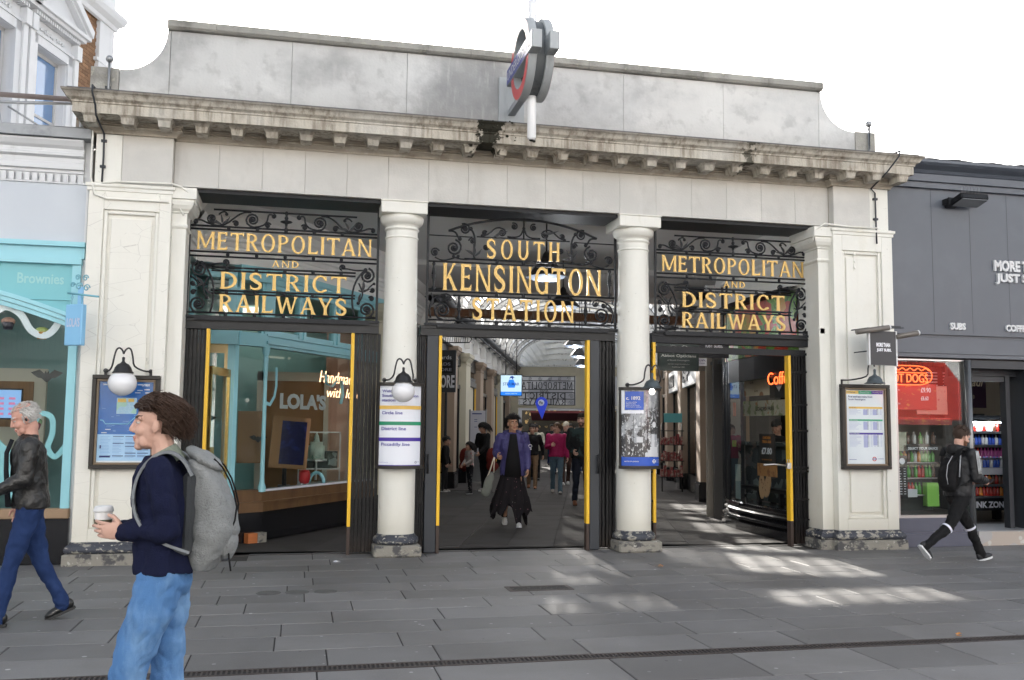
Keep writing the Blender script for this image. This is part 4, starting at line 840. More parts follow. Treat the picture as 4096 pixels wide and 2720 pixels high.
# column boards, curved round the shafts
def colboard(cx, label, kind):
    cyc = .27; R = .345; hw = .265; T = thing('column_board', label, 'notice board', (cx, cyc-R, 1.05)); z0, z1 = 1.05, 2.085; am = math.asin(hw/R)
    F = lambda x, y, z: (cx+(R-y)*sin((x)*am/hw), cyc-(R-y)*cos((x)*am/hw), z)     # x in -hw..hw, y<0 towards viewer
    def arcbox(m, xa, xb, za, zb, d0, d1, n=10):
        V = []
        for d in (d0, d1):
            for z in (za, zb): V += [F(xa+(xb-xa)*i/n, -d, z) for i in range(n+1)]
        k = n+1; f = []
        for i in range(n): f += [(i, i+1, k+i+1, k+i), (2*k+i+1, 2*k+i, 3*k+i, 3*k+i+1), (2*k+i, 2*k+i+1, i+1, i), (k+i, k+i+1, 3*k+i+1, 3*k+i)]
        f += [(0, k, 3*k, 2*k), (k-1, 3*k-1, 4*k-1, 2*k-1)]; m.add(V, f)
    m = MB(); arcbox(m, -hw, hw, z0, z0+.04, -.02, .03); arcbox(m, -hw, hw, z1-.04, z1, -.02, .03); arcbox(m, -hw, -hw+.022, z0+.04, z1-.04, -.02, .02, 2); arcbox(m, hw-.022, hw, z0+.04, z1-.04, -.02, .02, 2)
    m.build('frame', M_FRAME, T)
    m = MB(); arcbox(m, -hw+.022, hw-.022, z0+.04, z1-.04, -.01, .0, 24); m.build('panel', M_PAPER if kind == 'lines' else M_PBLUE2, T)
    a, b, c, d = -hw+.022, hw-.022, z0+.04, z1-.04; Xc = lambda u: a+(b-a)*u; Zc = lambda v: c+(d-c)*v
    if kind == 'lines':
        for v0, v1, mt_ in ((.705, .75, M_YLINE), (.505, .55, M_GLINE), (.305, .35, M_PLINE), (.0, .008, M_PLINE)): rects(T, 'line_stripe', mt_, [(a, b, Zc(v0), Zc(v1))], -.001, F)
        m = MB()
        for s, u1, v0, v1 in (('Welcome to', .60, .915, .95), ('South Kensington', .90, .848, .895), ('station', .37, .80, .835), ('Circle line', .53, .64, .68), ('District line', .61, .44, .483), ('Piccadilly line', .70, .235, .285)):
            text(m, s, Xc(.07), Xc(u1), Zc(v0), Zc(v1), -.006, .0005, .02, F=F)
        text(m, 'MAYOR OF LONDON', Xc(.03), Xc(.23), Zc(.035), Zc(.045), -.006, .0005, F=F); text(m, 'TRANSPORT', Xc(.90), Xc(.96), Zc(.04), Zc(.05), -.006, .0005, F=F)
        m.build('lettering', mat('violet_navy_ink', (.10, .09, .36), .4), T)
        m = MB(); Rr = lambda r_: [F(Xc(.86)+r_*cos(t), -.006, Zc(.042)+r_*sin(t)) for t in np.linspace(0, 2*pi, 17)[:-1]]
        m.add(Rr(.014)+Rr(.009), [(i, (i+1) % 16, 16+(i+1) % 16, 16+i) for i in range(16)]); m.build('ring_logo', M_INKB, T)
    else:
        ph = mat('old_photo_print', (.055, .055, .06), .18, coat=.6, loc=False, layers=(('noise', 5, .50, .56, (.45, .47, .5), .8, (1, 1, .8)), ('noise', 26, .56, .6, (.75, .76, .78), .8, (1.4, 1, .7)), ('noise', 14, .6, .63, (.01, .01, .01), .9, (.6, 1, 1.5)), ('z', 1, 1.75, 1.95, (.25, .26, .28), .75, U1)))
        rects(T, 'old_photograph', ph, [(a, b, Zc(.115), Zc(1))], -.001, F)
        rects(T, 'caption_box', mat('caption_blue', (.03, .10, .50), .25), [(Xc(.09), Xc(.52), Zc(.74), Zc(.985)), (Xc(0), Xc(1), Zc(0), Zc(.115))], -.002, F)
        rects(T, 'pale_margin', M_PAPER, [(Xc(0), Xc(.08), Zc(.69), Zc(1)), (Xc(.08), Xc(.52), Zc(.69), Zc(.735))], -.0022, F)
        m = MB(); text(m, 'c. 1892', Xc(.12), Xc(.44), Zc(.87), Zc(.92), -.008, .0005, .03, F=F)
        for i, s in enumerate(('A view of the', 'District line', 'platform at South', 'Kensington station')): text(m, s, Xc(.12), Xc([.36, .33, .42, .46][i]), Zc(.835-.022*i), Zc(.85-.022*i), -.008, .0005, .01, F=F)
        text(m, 'MAYOR OF LONDON', Xc(.08), Xc(.40), Zc(.05), Zc(.066), -.008, .0005, .02, F=F); text(m, 'TRANSPORT', Xc(.87), Xc(.98), Zc(.07), Zc(.08), -.008, .0005, F=F); text(m, 'FOR LONDON', Xc(.87), Xc(.98), Zc(.045), Zc(.055), -.008, .0005, F=F)
        Rr = lambda r_: [F(Xc(.80)+r_*cos(t), -.008, Zc(.06)+r_*sin(t)) for t in np.linspace(0, 2*pi, 17)[:-1]]
        m.add(Rr(.026)+Rr(.016), [(i, (i+1) % 16, 16+(i+1) % 16, 16+i) for i in range(16)]); m.build('lettering', M_WHITE, T)
        rects(T, 'logo_bar', M_WHITE, [(Xc(.735), Xc(.865), Zc(.055), Zc(.065))], -.007, F)
        # simple picture: bright platform, lamp, posts
        rects(T, 'photo_platform', mat('photo_light_grey', (.6, .61, .63), .3), [(Xc(.55), Xc(.95), Zc(.12), Zc(.17)), (Xc(.62), Xc(.93), Zc(.17), Zc(.21)), (Xc(.68), Xc(.92), Zc(.21), Zc(.25)), (Xc(.72), Xc(.82), Zc(.25), Zc(.42)), (Xc(.35), Xc(.5), Zc(.31), Zc(.38))], -.0028, F)
        rects(T, 'photo_post', M_INKK, [(Xc(.60), Xc(.615), Zc(.25), Zc(.75)), (Xc(.94), Xc(.96), Zc(.3), Zc(.95)), (Xc(.28), Xc(.29), Zc(.30), Zc(.66)), (Xc(.45), Xc(.46), Zc(.25), Zc(.7))], -.0026, F)
        m = MB(); Rr = lambda r_: [F(Xc(.80)+r_*.8*cos(t), -.008, Zc(.545)+r_*sin(t)) for t in np.linspace(0, 2*pi, 17)[:-1]]
        m.add(Rr(.038), [tuple(range(16))]); m.build('photo_lamp', M_WHITE, T)
        m = MB()
        for R0 in (.35, .45, .55): m.tube([F(Xc(.62+R0*.55*sin(t)), -.006, Zc(.72+R0*.5*cos(t)-.5*R0+.02)) for t in np.linspace(.1, 1.2, 8)], .0016, 4)
        m.build('photo_arch', mat('photo_light_grey', (.6, .61, .63), .3), T)
M_PBLUE2 = mat('case_back_blue', (.05, .08, .2), .3)
colboard(XC-1.533, 'curved board on the first column welcoming to South Kensington and listing three lines', 'lines')
colboard(XC+1.533, 'curved board on the second column with an old black and white platform photograph', 'photo')
# small notices on the right respond
m = MB(); m.add([(6.839, .14, 1.42), (6.839, .30, 1.42), (6.839, .30, 1.62), (6.839, .14, 1.62)], [(0, 1, 2, 3)]); m.box(6.834, 6.8395, .14, .30, 1.42, 1.62); T = m.build('small_notice', M_PAPER, at=(6.83, .22, 1.42)); tag(T, 'small white and red notice on the inner side of the right pier', 'notice')
m = MB(); m.box(6.8325, 6.8335, .155, .25, 1.45, 1.58); m.build('red_print', mat('crimson_print', (.45, .03, .05), .4), T)
m = MB(); m.box(6.8325, 6.8335, .17, .21, 1.80, 1.84); o = m.build('small_sticker', M_BLUE, at=(6.83, .19, 1.8)); tag(o, 'tiny blue square sticker on the inner side of the right pier', 'sticker')

# ================================================================== CABLES AND CONDUITS
def cable(name, pts, r, mt, label, cat='cable', clips=()):
    m = MB(); m.tube(pts, r, 6); o = m.build(name, mt, at=pts[0])
    if clips:
        mc = MB()
        for c_ in clips: mc.box(c_[0]-.03, c_[0]+.03, c_[1]-.008, c_[1]+.03, c_[2]-.014, c_[2]+.014)
        mc.build('clip', mt, o)
    tag(o, label, cat); return o
cable('lightning_conductor', [(-2.29, .14, 5.80), (-2.30, .13, 5.3), (-2.31, -.2, 5.285), (-2.315, -.59, 5.27), (-2.315, -.59, 5.20), (-2.30, -.48, 5.08), (-2.29, -.46, 4.97), (-2.26, -.14, 4.86), (-2.255, -.135, 4.6), (-2.26, -.135, 4.30)], .011, M_DKGREY, 'dark lightning conductor running down over the left end of the cornice', clips=((-2.26, -.135, 4.78), (-2.26, -.135, 4.48), (-2.30, .13, 5.5)))
cable('painted_conduit', [(-2.38, -.13, 4.95), (-2.385, -.135, 4.6), (-2.38, -.135, 4.35), (-2.33, -.14, 4.15), (-2.2, -.14, 4.11), (-1.55, -.14, 4.11), (-1.44, -.03, 4.11), (-1.37, -.06, 3.98)], .012, M_CREAM, 'cream painted conduit looping across the top of the left pier')
cable('painted_conduit', [(-2.26, -.14, 4.28), (-2.1, -.165, 4.305), (-1.5, -.165, 4.32), (-1.40, -.13, 4.30), (-1.25, -.08, 4.20), (-1.23, -.05, 4.10)], .012, M_CREAM, 'cream painted conduit along the capital of the left pier')
cable('lightning_conductor', [(7.72, .10, 5.84), (7.72, .12, 5.3), (7.72, -.58, 5.275), (7.70, -.58, 5.20), (7.58, -.48, 5.0), (7.56, -.14, 4.86), (7.62, -.14, 4.8), (7.625, -.14, 4.3), (7.63, -.14, 4.1)], .011, M_DKGREY, 'grey lightning conductor running down over the right end of the cornice', clips=((7.625, -.14, 4.72), (7.625, -.14, 4.44)))
cable('painted_conduit', [(7.63, -.165, 4.31), (7.2, -.165, 4.305), (6.98, -.16, 4.32), (6.86, -.13, 4.34), (6.72, -.10, 4.24), (6.70, -.08, 4.1)], .012, M_CREAM, 'cream painted conduit along the capital of the right pier')
for (x, z, lb) in ((7.72, 5.84, 'small round grey cap on a post at the right end of the parapet'), (-2.29, 5.82, 'small round grey cap on a post at the left end of the parapet')):
    m = MB(); m.tube([(x, .12, 5.27), (x, .12, z)], .015, 8); m.ell((x, .12, z+.02), (.045, .045, .045), 14, 10); o = m.build('post_cap', M_GALV, at=(x, .12, 5.27)); tag(o, lb, 'post')
m = MB(); m.box(7.30, 7.33, -.09, -.083, 3.72, 3.98); 
for z in (3.76, 3.85, 3.94): m.ell((7.315, -.092, z), (.02, .012, .02), 8, 6)
o = m.build('wall_plate', M_CREAM, at=(7.315, -.085, 3.85)); tag(o, 'cream painted metal plate with three bolts high on the right pier', 'bracket')

# ================================================================== RIGHT SHOP (grey, subs)
RS = thing('sandwich_shop', 'slate grey sandwich shop building to the right of the station front', 'building', (9.5, .1, 0))
m = MB(); m.box(7.875, 14, .1, .5, 2.90, 5.06); m.box(7.875, 7.99, .1, .5, 0, 2.9); m.box(10.30, 14, .1, .5, 0, 2.9); m.box(7.9, 14, .5, 7, 4.6, 5.0); m.build('wall', M_GREYW, RS)
m = MB(); m.sweep([(8.0, .1), (14, .1)], [(0, 4.98), (.06, 4.985), (.06, 5.06), (.10, 5.07), (.10, 5.17), (.115, 5.18), (.14, 5.22), (.22, 5.27), (.25, 5.30), (.25, 5.335), (0, 5.345)]); m.build('cornice', M_GREYW, RS)
m = MB(); rs3 = random.Random(2); top = [(8.0+.06*i, 5.345+rs3.uniform(0, .025)) for i in range(100)]
m.prism([(8.0, 5.33)]+[(13.98, 5.33)]+top[::-1], -.14, .5); m.build('rough_flashing', mat('rough_lead', (.07, .07, .075), .9, bump=.5, layers=(('noise', 12, .5, .7, (.3, .3, .3), .7, U1),)), RS)
m = MB(); m.box(7.90, 14, .04, .099, 2.865, 2.90); m.box(7.90, 14, .0, .1, 2.90, 2.93); m.box(7.9, 14, .02, .12, 2.64, 2.86); m.box(7.9, 14, .03, .2, 2.585, 2.635); m.build('fascia_rail', M_GREYW, RS)
m = MB(); m.box(7.875, 14, .13, .3, 2.56, 2.584); m.build('shutter_box', M_BLKM, RS)
def raised(T, s, x0, x1, z0, z1, y, mt, th=.03, bold=.03): m = MB(); text(m, s, x0, x1, z0, z1, y, th, bold); return m.build('lettering', mt, T)
raised(RS, 'MORE THAN', 9.645, 10.55, 3.85, 4.01, .10, M_WHITE, .035, .045); raised(RS, 'JUST SUBS.', 9.665, 10.55, 3.66, 3.82, .10, M_WHITE, .035, .045)
raised(RS, 'SUBS', 8.90, 9.145, 2.985, 3.085, .10, M_WHITE, .03, .045); raised(RS, 'COFFEE', 9.805, 10.18, 2.985, 3.085, .10, M_WHITE, .03, .045)
m = MB(); [m.box(x, x+.006, .0985, .0995, 2.93, 4.98) for x in (8.66, 9.28, 9.9, 10.5)]; m.build('panel_joint', mat('panel_joint_shadow', (.05, .056, .066), .6), RS)  # joints drawn as thin dark grey strips
# window frame, mullion, transom
m = MB(); m.tube([(9.14, .06, .03), (9.14, .06, 2.56)], .055, 14, flat=.8); m.box(9.10, 9.20, .08, .2, .0, 2.56); m.build('round_mullion', mat('polished_grey_mullion', (.16, .165, .17), .2, metal=.6), RS)
m = MB(); m.box(7.99, 9.10, .06, .16, .385, .42); m.box(7.99, 8.02, .06, .16, .42, 2.56); m.box(8.02, 9.10, .09, .12, 2.54, 2.56); m.build('window_frame', M_STEEL, RS)
m = MB(); m.box(7.99, 9.10, .10, .108, .42, 2.555); m.build('window_pane', glassmat('street_window_glass', (.9, .93, .93), 1.2, 0, .05), RS)
m = MB(); m.box(7.99, 9.14, .04, .30, .20, .385); m.box(7.99, 9.14, .01, .3, .17, .199); m.box(7.99, 9.15, .0, .3, .0, .169); m.build('stall_riser', mat('blue_grey_riser', (.085, .09, .125), .4, layers=(('noise', 4, .5, .8, (.13, .13, .16), .5, (1, 1, .2)),)), RS)
m = MB(); m.box(9.20, 10.32, .55, .62, 2.35, 2.56); m.box(9.20, 10.3, .06, .3, 2.45, 2.56)
for i in range(6): m.box(9.20, 10.3, .30+.004*i, .32+.004*i, 2.36+.033*i, 2.388+.033*i)
m.box(9.16, 9.22, .30, .6, 0, 2.36); m.box(9.93, 10.0, .28, .4, .2, 2.36); m.box(9.20, 10.0, .30, .36, 2.28, 2.35); m.box(10.14, 10.3, .06, .5, 0, 2.6); m.build('door_frame', M_DKGREY, RS)
m = MB(); m.box(9.18, 11.5, .0, .9, 0, .19); m.build('door_step', mat('patterned_step_tile', (.5, .49, .46), .5, layers=(('vor', 9, .2, .32, (.35, .26, .2), .6, U1), ('cell', 4, .8, .82, (.33, .35, .38), .6, U1))), RS)
m = MB(); m.box(9.18, 11.5, -.003, .9, .1905, .2); m.build('tread_plate', M_GALV, RS)
m = MB(); m.box(13.5, 20, 5, 16, 0, 5.0); m.box(12.1, 18, .5, 7, 0, 5.0); m.build('rear_block', M_GREYW, RS)  # unseen masses added to keep the low sun from leaking past
# interior
for bb_ in ((7.9, 7.95, .3, .9, 0, 2.9), (7.2, 12, 4.5, 4.55, 0, 2.9), (11.9, 12, .5, 4.499, 0, 2.9)): m = MB(); m.box(*bb_); m.build('interior_wall', mat('shop_inner_wall', (.30, .27, .23), .7), RS)
m = MB(); m.box(7.9, 12, .3, 4.5, .15, .19); m.build('interior_floor', mat('shop_inner_floor', (.08, .08, .08), .4), RS)
m = MB(); m.box(7.9, 12, .3, 4.5, 2.9, 2.95); m.build('interior_ceiling', mat('shop_inner_ceiling', (.2, .2, .2), .8), RS)
for (x, y) in ((8.6, 1.3), (9.8, 1.4), (8.6, 3), (9.9, 3)):
    m = MB(); m.box(x-.3, x+.3, y-.06, y+.06, 2.86, 2.89); o = m.build('ceiling_light', emis('ceiling_tube', (1, .95, .88), 4), RS)
# menu boards inside window: red hot dog poster
def board(name, x0, x1, z0, z1, y, mt, label, cat='poster', th=.02, lines=()):
    m = MB(); m.box(x0, x1, y, y+th, z0, z1); o = m.build(name, mt, at=((x0+x1)/2, y, z0)); tag(o, label, cat); return o
o = board('menu_poster', 8.06, 8.75, 1.86, 2.22, .22, mat('red_menu_print', (.42, .03, .02), .4, layers=(('noise', 9, .60, .64, (.55, .24, .05), .8, (1, 1, 2)),)), 'red hot dog menu poster hanging in the sandwich shop window')
m = MB(); text(m, '£9.90', 8.50, 8.66, 2.10, 2.17, .219, .001, .03); text(m, '£6.60', 8.50, 8.62, 1.99, 2.05, .219, .001, .02); text(m, '12 in', 8.09, 8.17, 2.12, 2.15, .219, .001); text(m, '12 in', 8.09, 8.17, 1.93, 1.96, .219, .001); m.build('prices', M_PAPER, o)
o = board('menu_poster', 8.46, 8.95, 1.80, 2.2, .26, mat('pink_menu_print', (.55, .25, .2), .4, layers=(('noise', 12, .6, .65, (.4, .06, .05), .7, U1),)), 'pale pink menu poster behind the red one in the sandwich shop window')
o = board('menu_poster', 8.05, 9.0, 1.65, 1.75, .24, mat('dark_red_print', (.30, .02, .015), .4, layers=(('noise', 12, .55, .62, (.5, .2, .03), .7, (1, 1, 3)),)), 'dark red strip poster low in the sandwich shop window')
o = board('menu_poster', 8.10, 8.45, 1.28, 1.55, .5, mat('beige_print', (.4, .42, .32), .4, layers=(('noise', 8, .58, .62, (.2, .25, .12), .7, U1),)), 'pale green and beige poster inside the sandwich shop window')
NE = emis('orange_neon', (1.0, .13, .03), 1.15)
def neon(T, pts, r=.0075, mt=NE): m = MB(); m.tube(pts, r, 5); return m.build('neon_tube', mt, T)
T = thing('neon_sign', 'orange neon sign of a hot dog with the words HOT DOGS', 'neon sign', (8.3, .16, 2.3))
yy = .16; cxn, czn = 8.26, 2.335
neon(T, [(cxn+.38*math.copysign(abs(cos(t))**.6, cos(t)), yy, czn+.135*math.copysign(abs(sin(t))**.8, sin(t))) for t in np.linspace(0, 2*pi, 40)])
neon(T, [(cxn-.36+.7*i/30, yy, czn+.085+.017*sin(i*1.2)+.0*i) for i in range(31)]); neon(T, [(cxn-.36, yy, czn+.04), (cxn+.3, yy, czn+.035)])
m = MB(); text(m, 'HOT DOGS', cxn-.33, cxn+.31, czn-.10, czn+.02, yy, .012, .0); m.build('neon_letters', NE, T)
# window contents: sauces shelf, black menu, counter
bott = MB(); bott.lathe([(0, 0), (.028, 0), (.03, .02), (.03, .11), (.012, .14), (.01, .17), (0, .172)], 10)
BC = {}
def bottle(c): 
    if c not in BC:
        b2 = MB(); b2.v = list(bott.v); b2.f = list(bott.f); b2.mi = [0]*len(b2.f); b2.sm = [True]*len(b2.f); BC[c] = b2.mesh('bottle', mat('bottle_%s' % c, {'red': (.45, .03, .02), 'orange': (.6, .2, .02), 'white': (.6, .6, .6), 'green': (.08, .3, .04), 'blue': (.03, .08, .4), 'pink': (.5, .08, .3), 'brown': (.12, .05, .03), 'cyan': (.1, .4, .6)}[c], .2, coat=.5))
    return BC[c]
o = board('sauce_shelf', 8.42, 9.0, .42, 1.38, .72, mat('shelf_back', (.05, .055, .05), .5), 'shelf unit of sauces and salads in the sandwich shop window', 'shelf', .05)
for z_ in (.66, .90, 1.12):
    m = MB(); m.box(8.42, 9.0, .56, .72, z_-.015, z_); m.build('shelf', M_STEEL, o)
    for i_ in range(10): link('bottle', bottle(rs3.choice(['green', 'green', 'red', 'white', 'orange', 'brown'])), o, (8.45+i_*.057-o.location.x, .64-o.location.y, z_-o.location.z))
m = MB(); m.box(8.40, 9.02, .50, .53, 1.28, 1.36); m.build('header', M_BLKM, o); m = MB(); text(m, 'SELECT YOUR SAUCE', 8.47, 8.95, 1.30, 1.335, .499, .001, .02); m.build('lettering', M_PAPER, o)
mm2 = MB(); 
for z in (1.38,): 
    for i in range(9): pass
for i in range(11):
    o = link('sauce_bottle', bottle(rs3.choice(['red', 'orange', 'white', 'green', 'brown'])), None, (8.45+i*.052, .62+.08*(i % 2), 1.381)); tag(o, '%s sauce bottle, %s from the left on top of the sauce shelf' % (o.data.materials[0].name[7:], ['first', 'second', 'third', 'fourth', 'fifth', 'sixth', 'seventh', 'eighth', 'ninth', 'tenth', 'last'][i]), 'bottle', 'sauce bottles on the shelf top')
o = board('black_menu_board', 8.14, 8.38, .62, 1.22, .40, M_BLKM, 'narrow black menu board standing in the sandwich shop window', 'menu board')
m = MB(); [m.box(8.18, 8.18+rs3.uniform(.08, .12), .398, .399, z, z+.008) for z in np.arange(.68, 1.05, .035)]; [m.box(8.32, 8.35, .398, .399, z, z+.008) for z in np.arange(.68, 1.05, .035)]; m.lathe([(0, 0), (.045, 0)], 16, (8.30, .398, 1.14), False, axis='y'); m.build('lettering', M_PAPER, o)
o = board('counter', 8.0, 9.05, .42, .62, .95, mat('counter_mix', (.05, .05, .055), .3, layers=(('noise', 9, .5, .7, (.2, .2, .21), .6, (1, 1, 4)),)), 'dark counter front seen low through the sandwich shop window', 'counter', .5)
m = MB(); m.box(8.0, 9.1, .75, 1.3, .74, .78); o = m.build('window_shelf', mat('counter_wood', (.2, .13, .08), .4), at=(8.5, 1, .74)); tag(o, 'brown counter shelf behind the sandwich shop window', 'shelf')
m = MB(); m.box(8.3, 8.6, .5, .7, .63, .739); m.box(8.02, 8.12, .45, .6, .62, 1.22); o = m.build('white_crate', M_WHITE, at=(8.45, .6, .63)); tag(o, 'white box and post behind the sandwich shop window', 'box')
m = MB(); m.box(8.76, 8.95, .5, .6, .5, .83); o = m.build('green_bag', mat('lime_green', (.25, .55, .08), .5), at=(8.85, .55, .5)); tag(o, 'lime green panel low in the sandwich shop window', 'panel')
# fridge DRINK ZONE
T = thing('drinks_fridge', 'open fronted chiller of cans and bottles marked DRINK ZONE inside the shop door', 'fridge', (10.35, 1.3, .2))
m = MB(); m.box(9.88, 10.86, 1.27, 1.32, .36, .55); m.box(9.86, 9.90, 1.3, 1.9, .36, 1.75); m.box(10.84, 10.88, 1.3, 1.9, .36, 1.65); m.box(9.88, 10.86, 1.88, 1.92, .36, 1.85); m.box(9.88, 10.8, 1.45, 1.9, 1.76, 1.82); m.box(9.95, 10.05, 1.5, 1.6, .2, .36); m.box(10.7, 10.8, 1.5, 1.6, .2, .36); m.build('cabinet', M_BLKM, T)
m = MB(); text(m, 'DRINK ZONE', 9.98, 10.72, .40, .50, 1.268, .002, .045); m.build('lettering', M_PAPER, T)
for i, (z, dy) in enumerate(((.56, 0), (.74, .02), (.92, .06), (1.14, .10), (1.34, .14), (1.55, .18))):
    m = MB(); m.box(9.90, 10.84, 1.29+dy, 1.88, z-.012, z); m.box(9.90, 10.84, 1.28+dy, 1.29+dy, z-.02, z+.02); m.build('shelf', M_STEEL if i != 2 else M_PAPER, T)
m = MB(); m.box(9.90, 10.84, 1.33, 1.34, .92, 1.01); m.build('price_strip', M_PAPER, T)
for r_, (z, dy, cs) in enumerate(((.565, .03, ['red', 'red', 'orange']), (.745, .05, ['red', 'brown', 'white', 'orange']), (1.01, .08, ['cyan', 'blue', 'white']), (1.145, .13, ['pink', 'pink', 'red']), (1.345, .17, ['blue', 'blue', 'red', 'white']), (1.555, .21, ['brown', 'white', 'red']))):
    for i in range(15):
        o = link('drink_can', bottle(rs3.choice(cs)), T, (9.945+i*.061-10.35, 1.29+dy+.03-1.3, z-.2))
for z in (1.84, ):
    m = MB(); m.box(9.92, 10.82, 1.42, 1.46, 1.70, 1.72); m.build('chiller_light', emis('chiller_tube', (.8, .9, 1), 14), T)
o = board('menu_board', 9.86, 10.35, 1.95, 2.62, 2.0, M_BLKM, 'black menu board with red heading above the drinks chiller', 'menu board')
m = MB(); [m.box(9.9, 10.1, 1.997, 1.999, z, z+.012) for z in np.arange(2.25, 2.52, .05)]; [m.box(10.2, 10.24, 1.997, 1.999, z, z+.012) for z in np.arange(2.25, 2.52, .05)]; m.build('lettering', M_PAPER, o)
o = board('coffee_board', 10.55, 11.0, 1.95, 2.6, 2.0, mat('aubergine_print', (.03, .012, .03), .4), 'dark board advertising a hot chocolate brand in cream script', 'menu board')
m = MB(); text(m, 'Cadl', 10.6, 10.92, 2.30, 2.46, 1.998, .001, .01, shear=.05); text(m, '£3.70', 10.62, 10.78, 2.1, 2.16, 1.998, .001); m.build('lettering', mat('cream_ink', (.7, .62, .45), .4), o)
# floodlight with bird spikes
T = thing('floodlight', 'black wall floodlight with bird spikes on the grey shop front', 'floodlight', (9.15, -.1, 4.8))
m = MB(TR((9.12, -.12, 4.79), 0, radians(-14))); m.box(-.22, .22, -.13, .13, -.03, .06, .02); m.box(-.26, -.10, .08, .2, -.03, .09); bevel(m.build('housing', M_BLKM, T), .008, 1)
m = MB(TR((9.12, -.12, 4.79), 0, radians(-14))); m.box(-.20, .20, -.12, .11, -.038, -.031); m.build('lens', mat('flood_lens', (.25, .26, .27), .2), T)
m = MB()
for i in range(6):
    for dx, dy in ((-.02, -.02), (.02, .0)): m.tube([(9.0+i*.055, -.12, 4.86), (9.0+i*.055+dx, -.12+dy, 4.99)], .0018, 3)
m.build('bird_spike', M_GALV, T)
m = MB(); m.box(8.85, 8.95, .0, .12, 4.76, 4.84); m.build('wall_mount', M_BLKM, T)
# projecting sign MORE THAN JUST SUBS
T = thing('hanging_sign', 'black square hanging sign with white words MORE THAN JUST SUBS between two lamp tubes', 'sign', (7.45, -.45, 2.4))
SM = TR((7.48, -.42, 0), radians(6))
m = MB(SM); m.box(-.205, .205, -.02, .02, 2.42, 2.87); m.build('panel', mat('sign_black', (.03, .032, .038), .4), T)
m = MB(SM); m.box(.206, .228, -.022, .022, 2.415, 2.875); m.box(-.228, -.206, -.022, .022, 2.415, 2.875); m.build('side_strip', M_WHITE, T)
m = MB(SM); text(m, 'MORE THAN', -.11, .11, 2.66, 2.715, -.0205, .002, .05); text(m, 'JUST SUBS.', -.105, .13, 2.59, 2.64, -.0205, .002, .05); m.build('lettering', M_PAPER, T)
m = MB(SM); m.tube([(-.42, -.02, 2.84), (.0, -.14, 2.905)], .036, 14); m.tube([(.22, .0, 2.80), (.50, -.10, 2.86)], .036, 14); m.build('lamp_tube', mat('brown_metal_tube', (.2, .18, .16), .45, metal=.3), T)
for cc in ((.0, -.142, 2.905), (.502, -.102, 2.86)): m = MB(SM); m.ell(cc, (.037, .012, .037), 14, 8); m.build('tube_cap', M_WHITE, T)
m = MB(SM); m.tube([(-.24, .3, 2.90), (-.24, -.02, 2.90), (.3, -.06, 2.92)], .009, 6); m.tube([(-.22, .28, 2.6), (-.22, 0, 2.6)], .009); m.tube([(.05, .3, 2.93), (.1, -.03, 2.92)], .009); m.box(.05, .25, -.07, -.04, 2.91, 2.94); m.build('bracket', M_DKGREY, T)

# ================================================================== LEFT SHOP (cyan cake shop)
LS = thing('cake_shop', 'cyan fronted cake shop to the left of the station with a white blank fascia board', 'building', (-4, .1, 0))
m = MB(); m.box(-9, -2.42, .12, .5, 3.50, 4.86); m.box(-9, -2.46, .5, 7, 4.3, 4.8); m.box(-2.50, -2.40, .08, .6, 0, 3.5); m.box(-9, -4.3, .1, .5, 0, 3.5); m.build('wall', M_WHITE, LS)
m = MB(); m.sweep([(-9, .12), (-2.50, .12)], [(0, 4.43), (.03, 4.43), (.03, 4.46), (.07, 4.47), (.07, 4.54), (.05, 4.55), (.05, 4.60), (.10, 4.62), (.10, 4.655), (.08, 4.665), (.08, 4.70), (.12, 4.73), (.15, 4.78), (.15, 4.80), (.0, 4.80)]); m.build('cornice_moulding', M_WHITE, LS)
m = MB(); m.box(-9, -2.41, -.08, .5, 4.81, 4.92); m.build('lead_coping', mat('pale_lead', (.36, .375, .39), .6, layers=(('noise', 5, .5, .7, (.2, .21, .22), .6, (1, 1, 1)),)), LS)
m = MB(); 
for i in range(26): m.box(-4.6+i*.082, -4.6+i*.082+.05, .06, .118, 4.32, 4.41)
m.build('dentil', M_WHITE, LS); 
m = MB(); m.box(-9, -2.44, .05, .119, 3.62, 4.30); m.build('fascia_board', M_FASCIA, LS)
m = MB(); m.box(-9, -2.43, .03, .12, 4.292, 4.31); m.box(-2.455, -2.43, .035, .12, 3.62, 4.292); m.build('fascia_trim', M_WHITE, LS)
m = MB(); m.box(-9, -2.43, -.02, .12, 3.56, 3.615); m.box(-9, -2.44, .03, .12, 3.43, 3.56); m.box(-9, -2.46, -.0, .1, 3.36, 3.43); m.box(-2.56, -2.47, .03, .14, .60, 3.36); m.build('cyan_frame', M_CYAN, LS)
m = MB(); m.box(-3.32, -2.56, .07, .12, 2.95, 3.36); m.build('cyan_name_panel', M_CYAND, LS)
m = MB(); text(m, 'Brownies', -3.14, -2.65, 3.13, 3.25, .068, .001, .02); m.build('lettering', mat('pale_teal_ink', (.32, .62, .62), .4), LS)
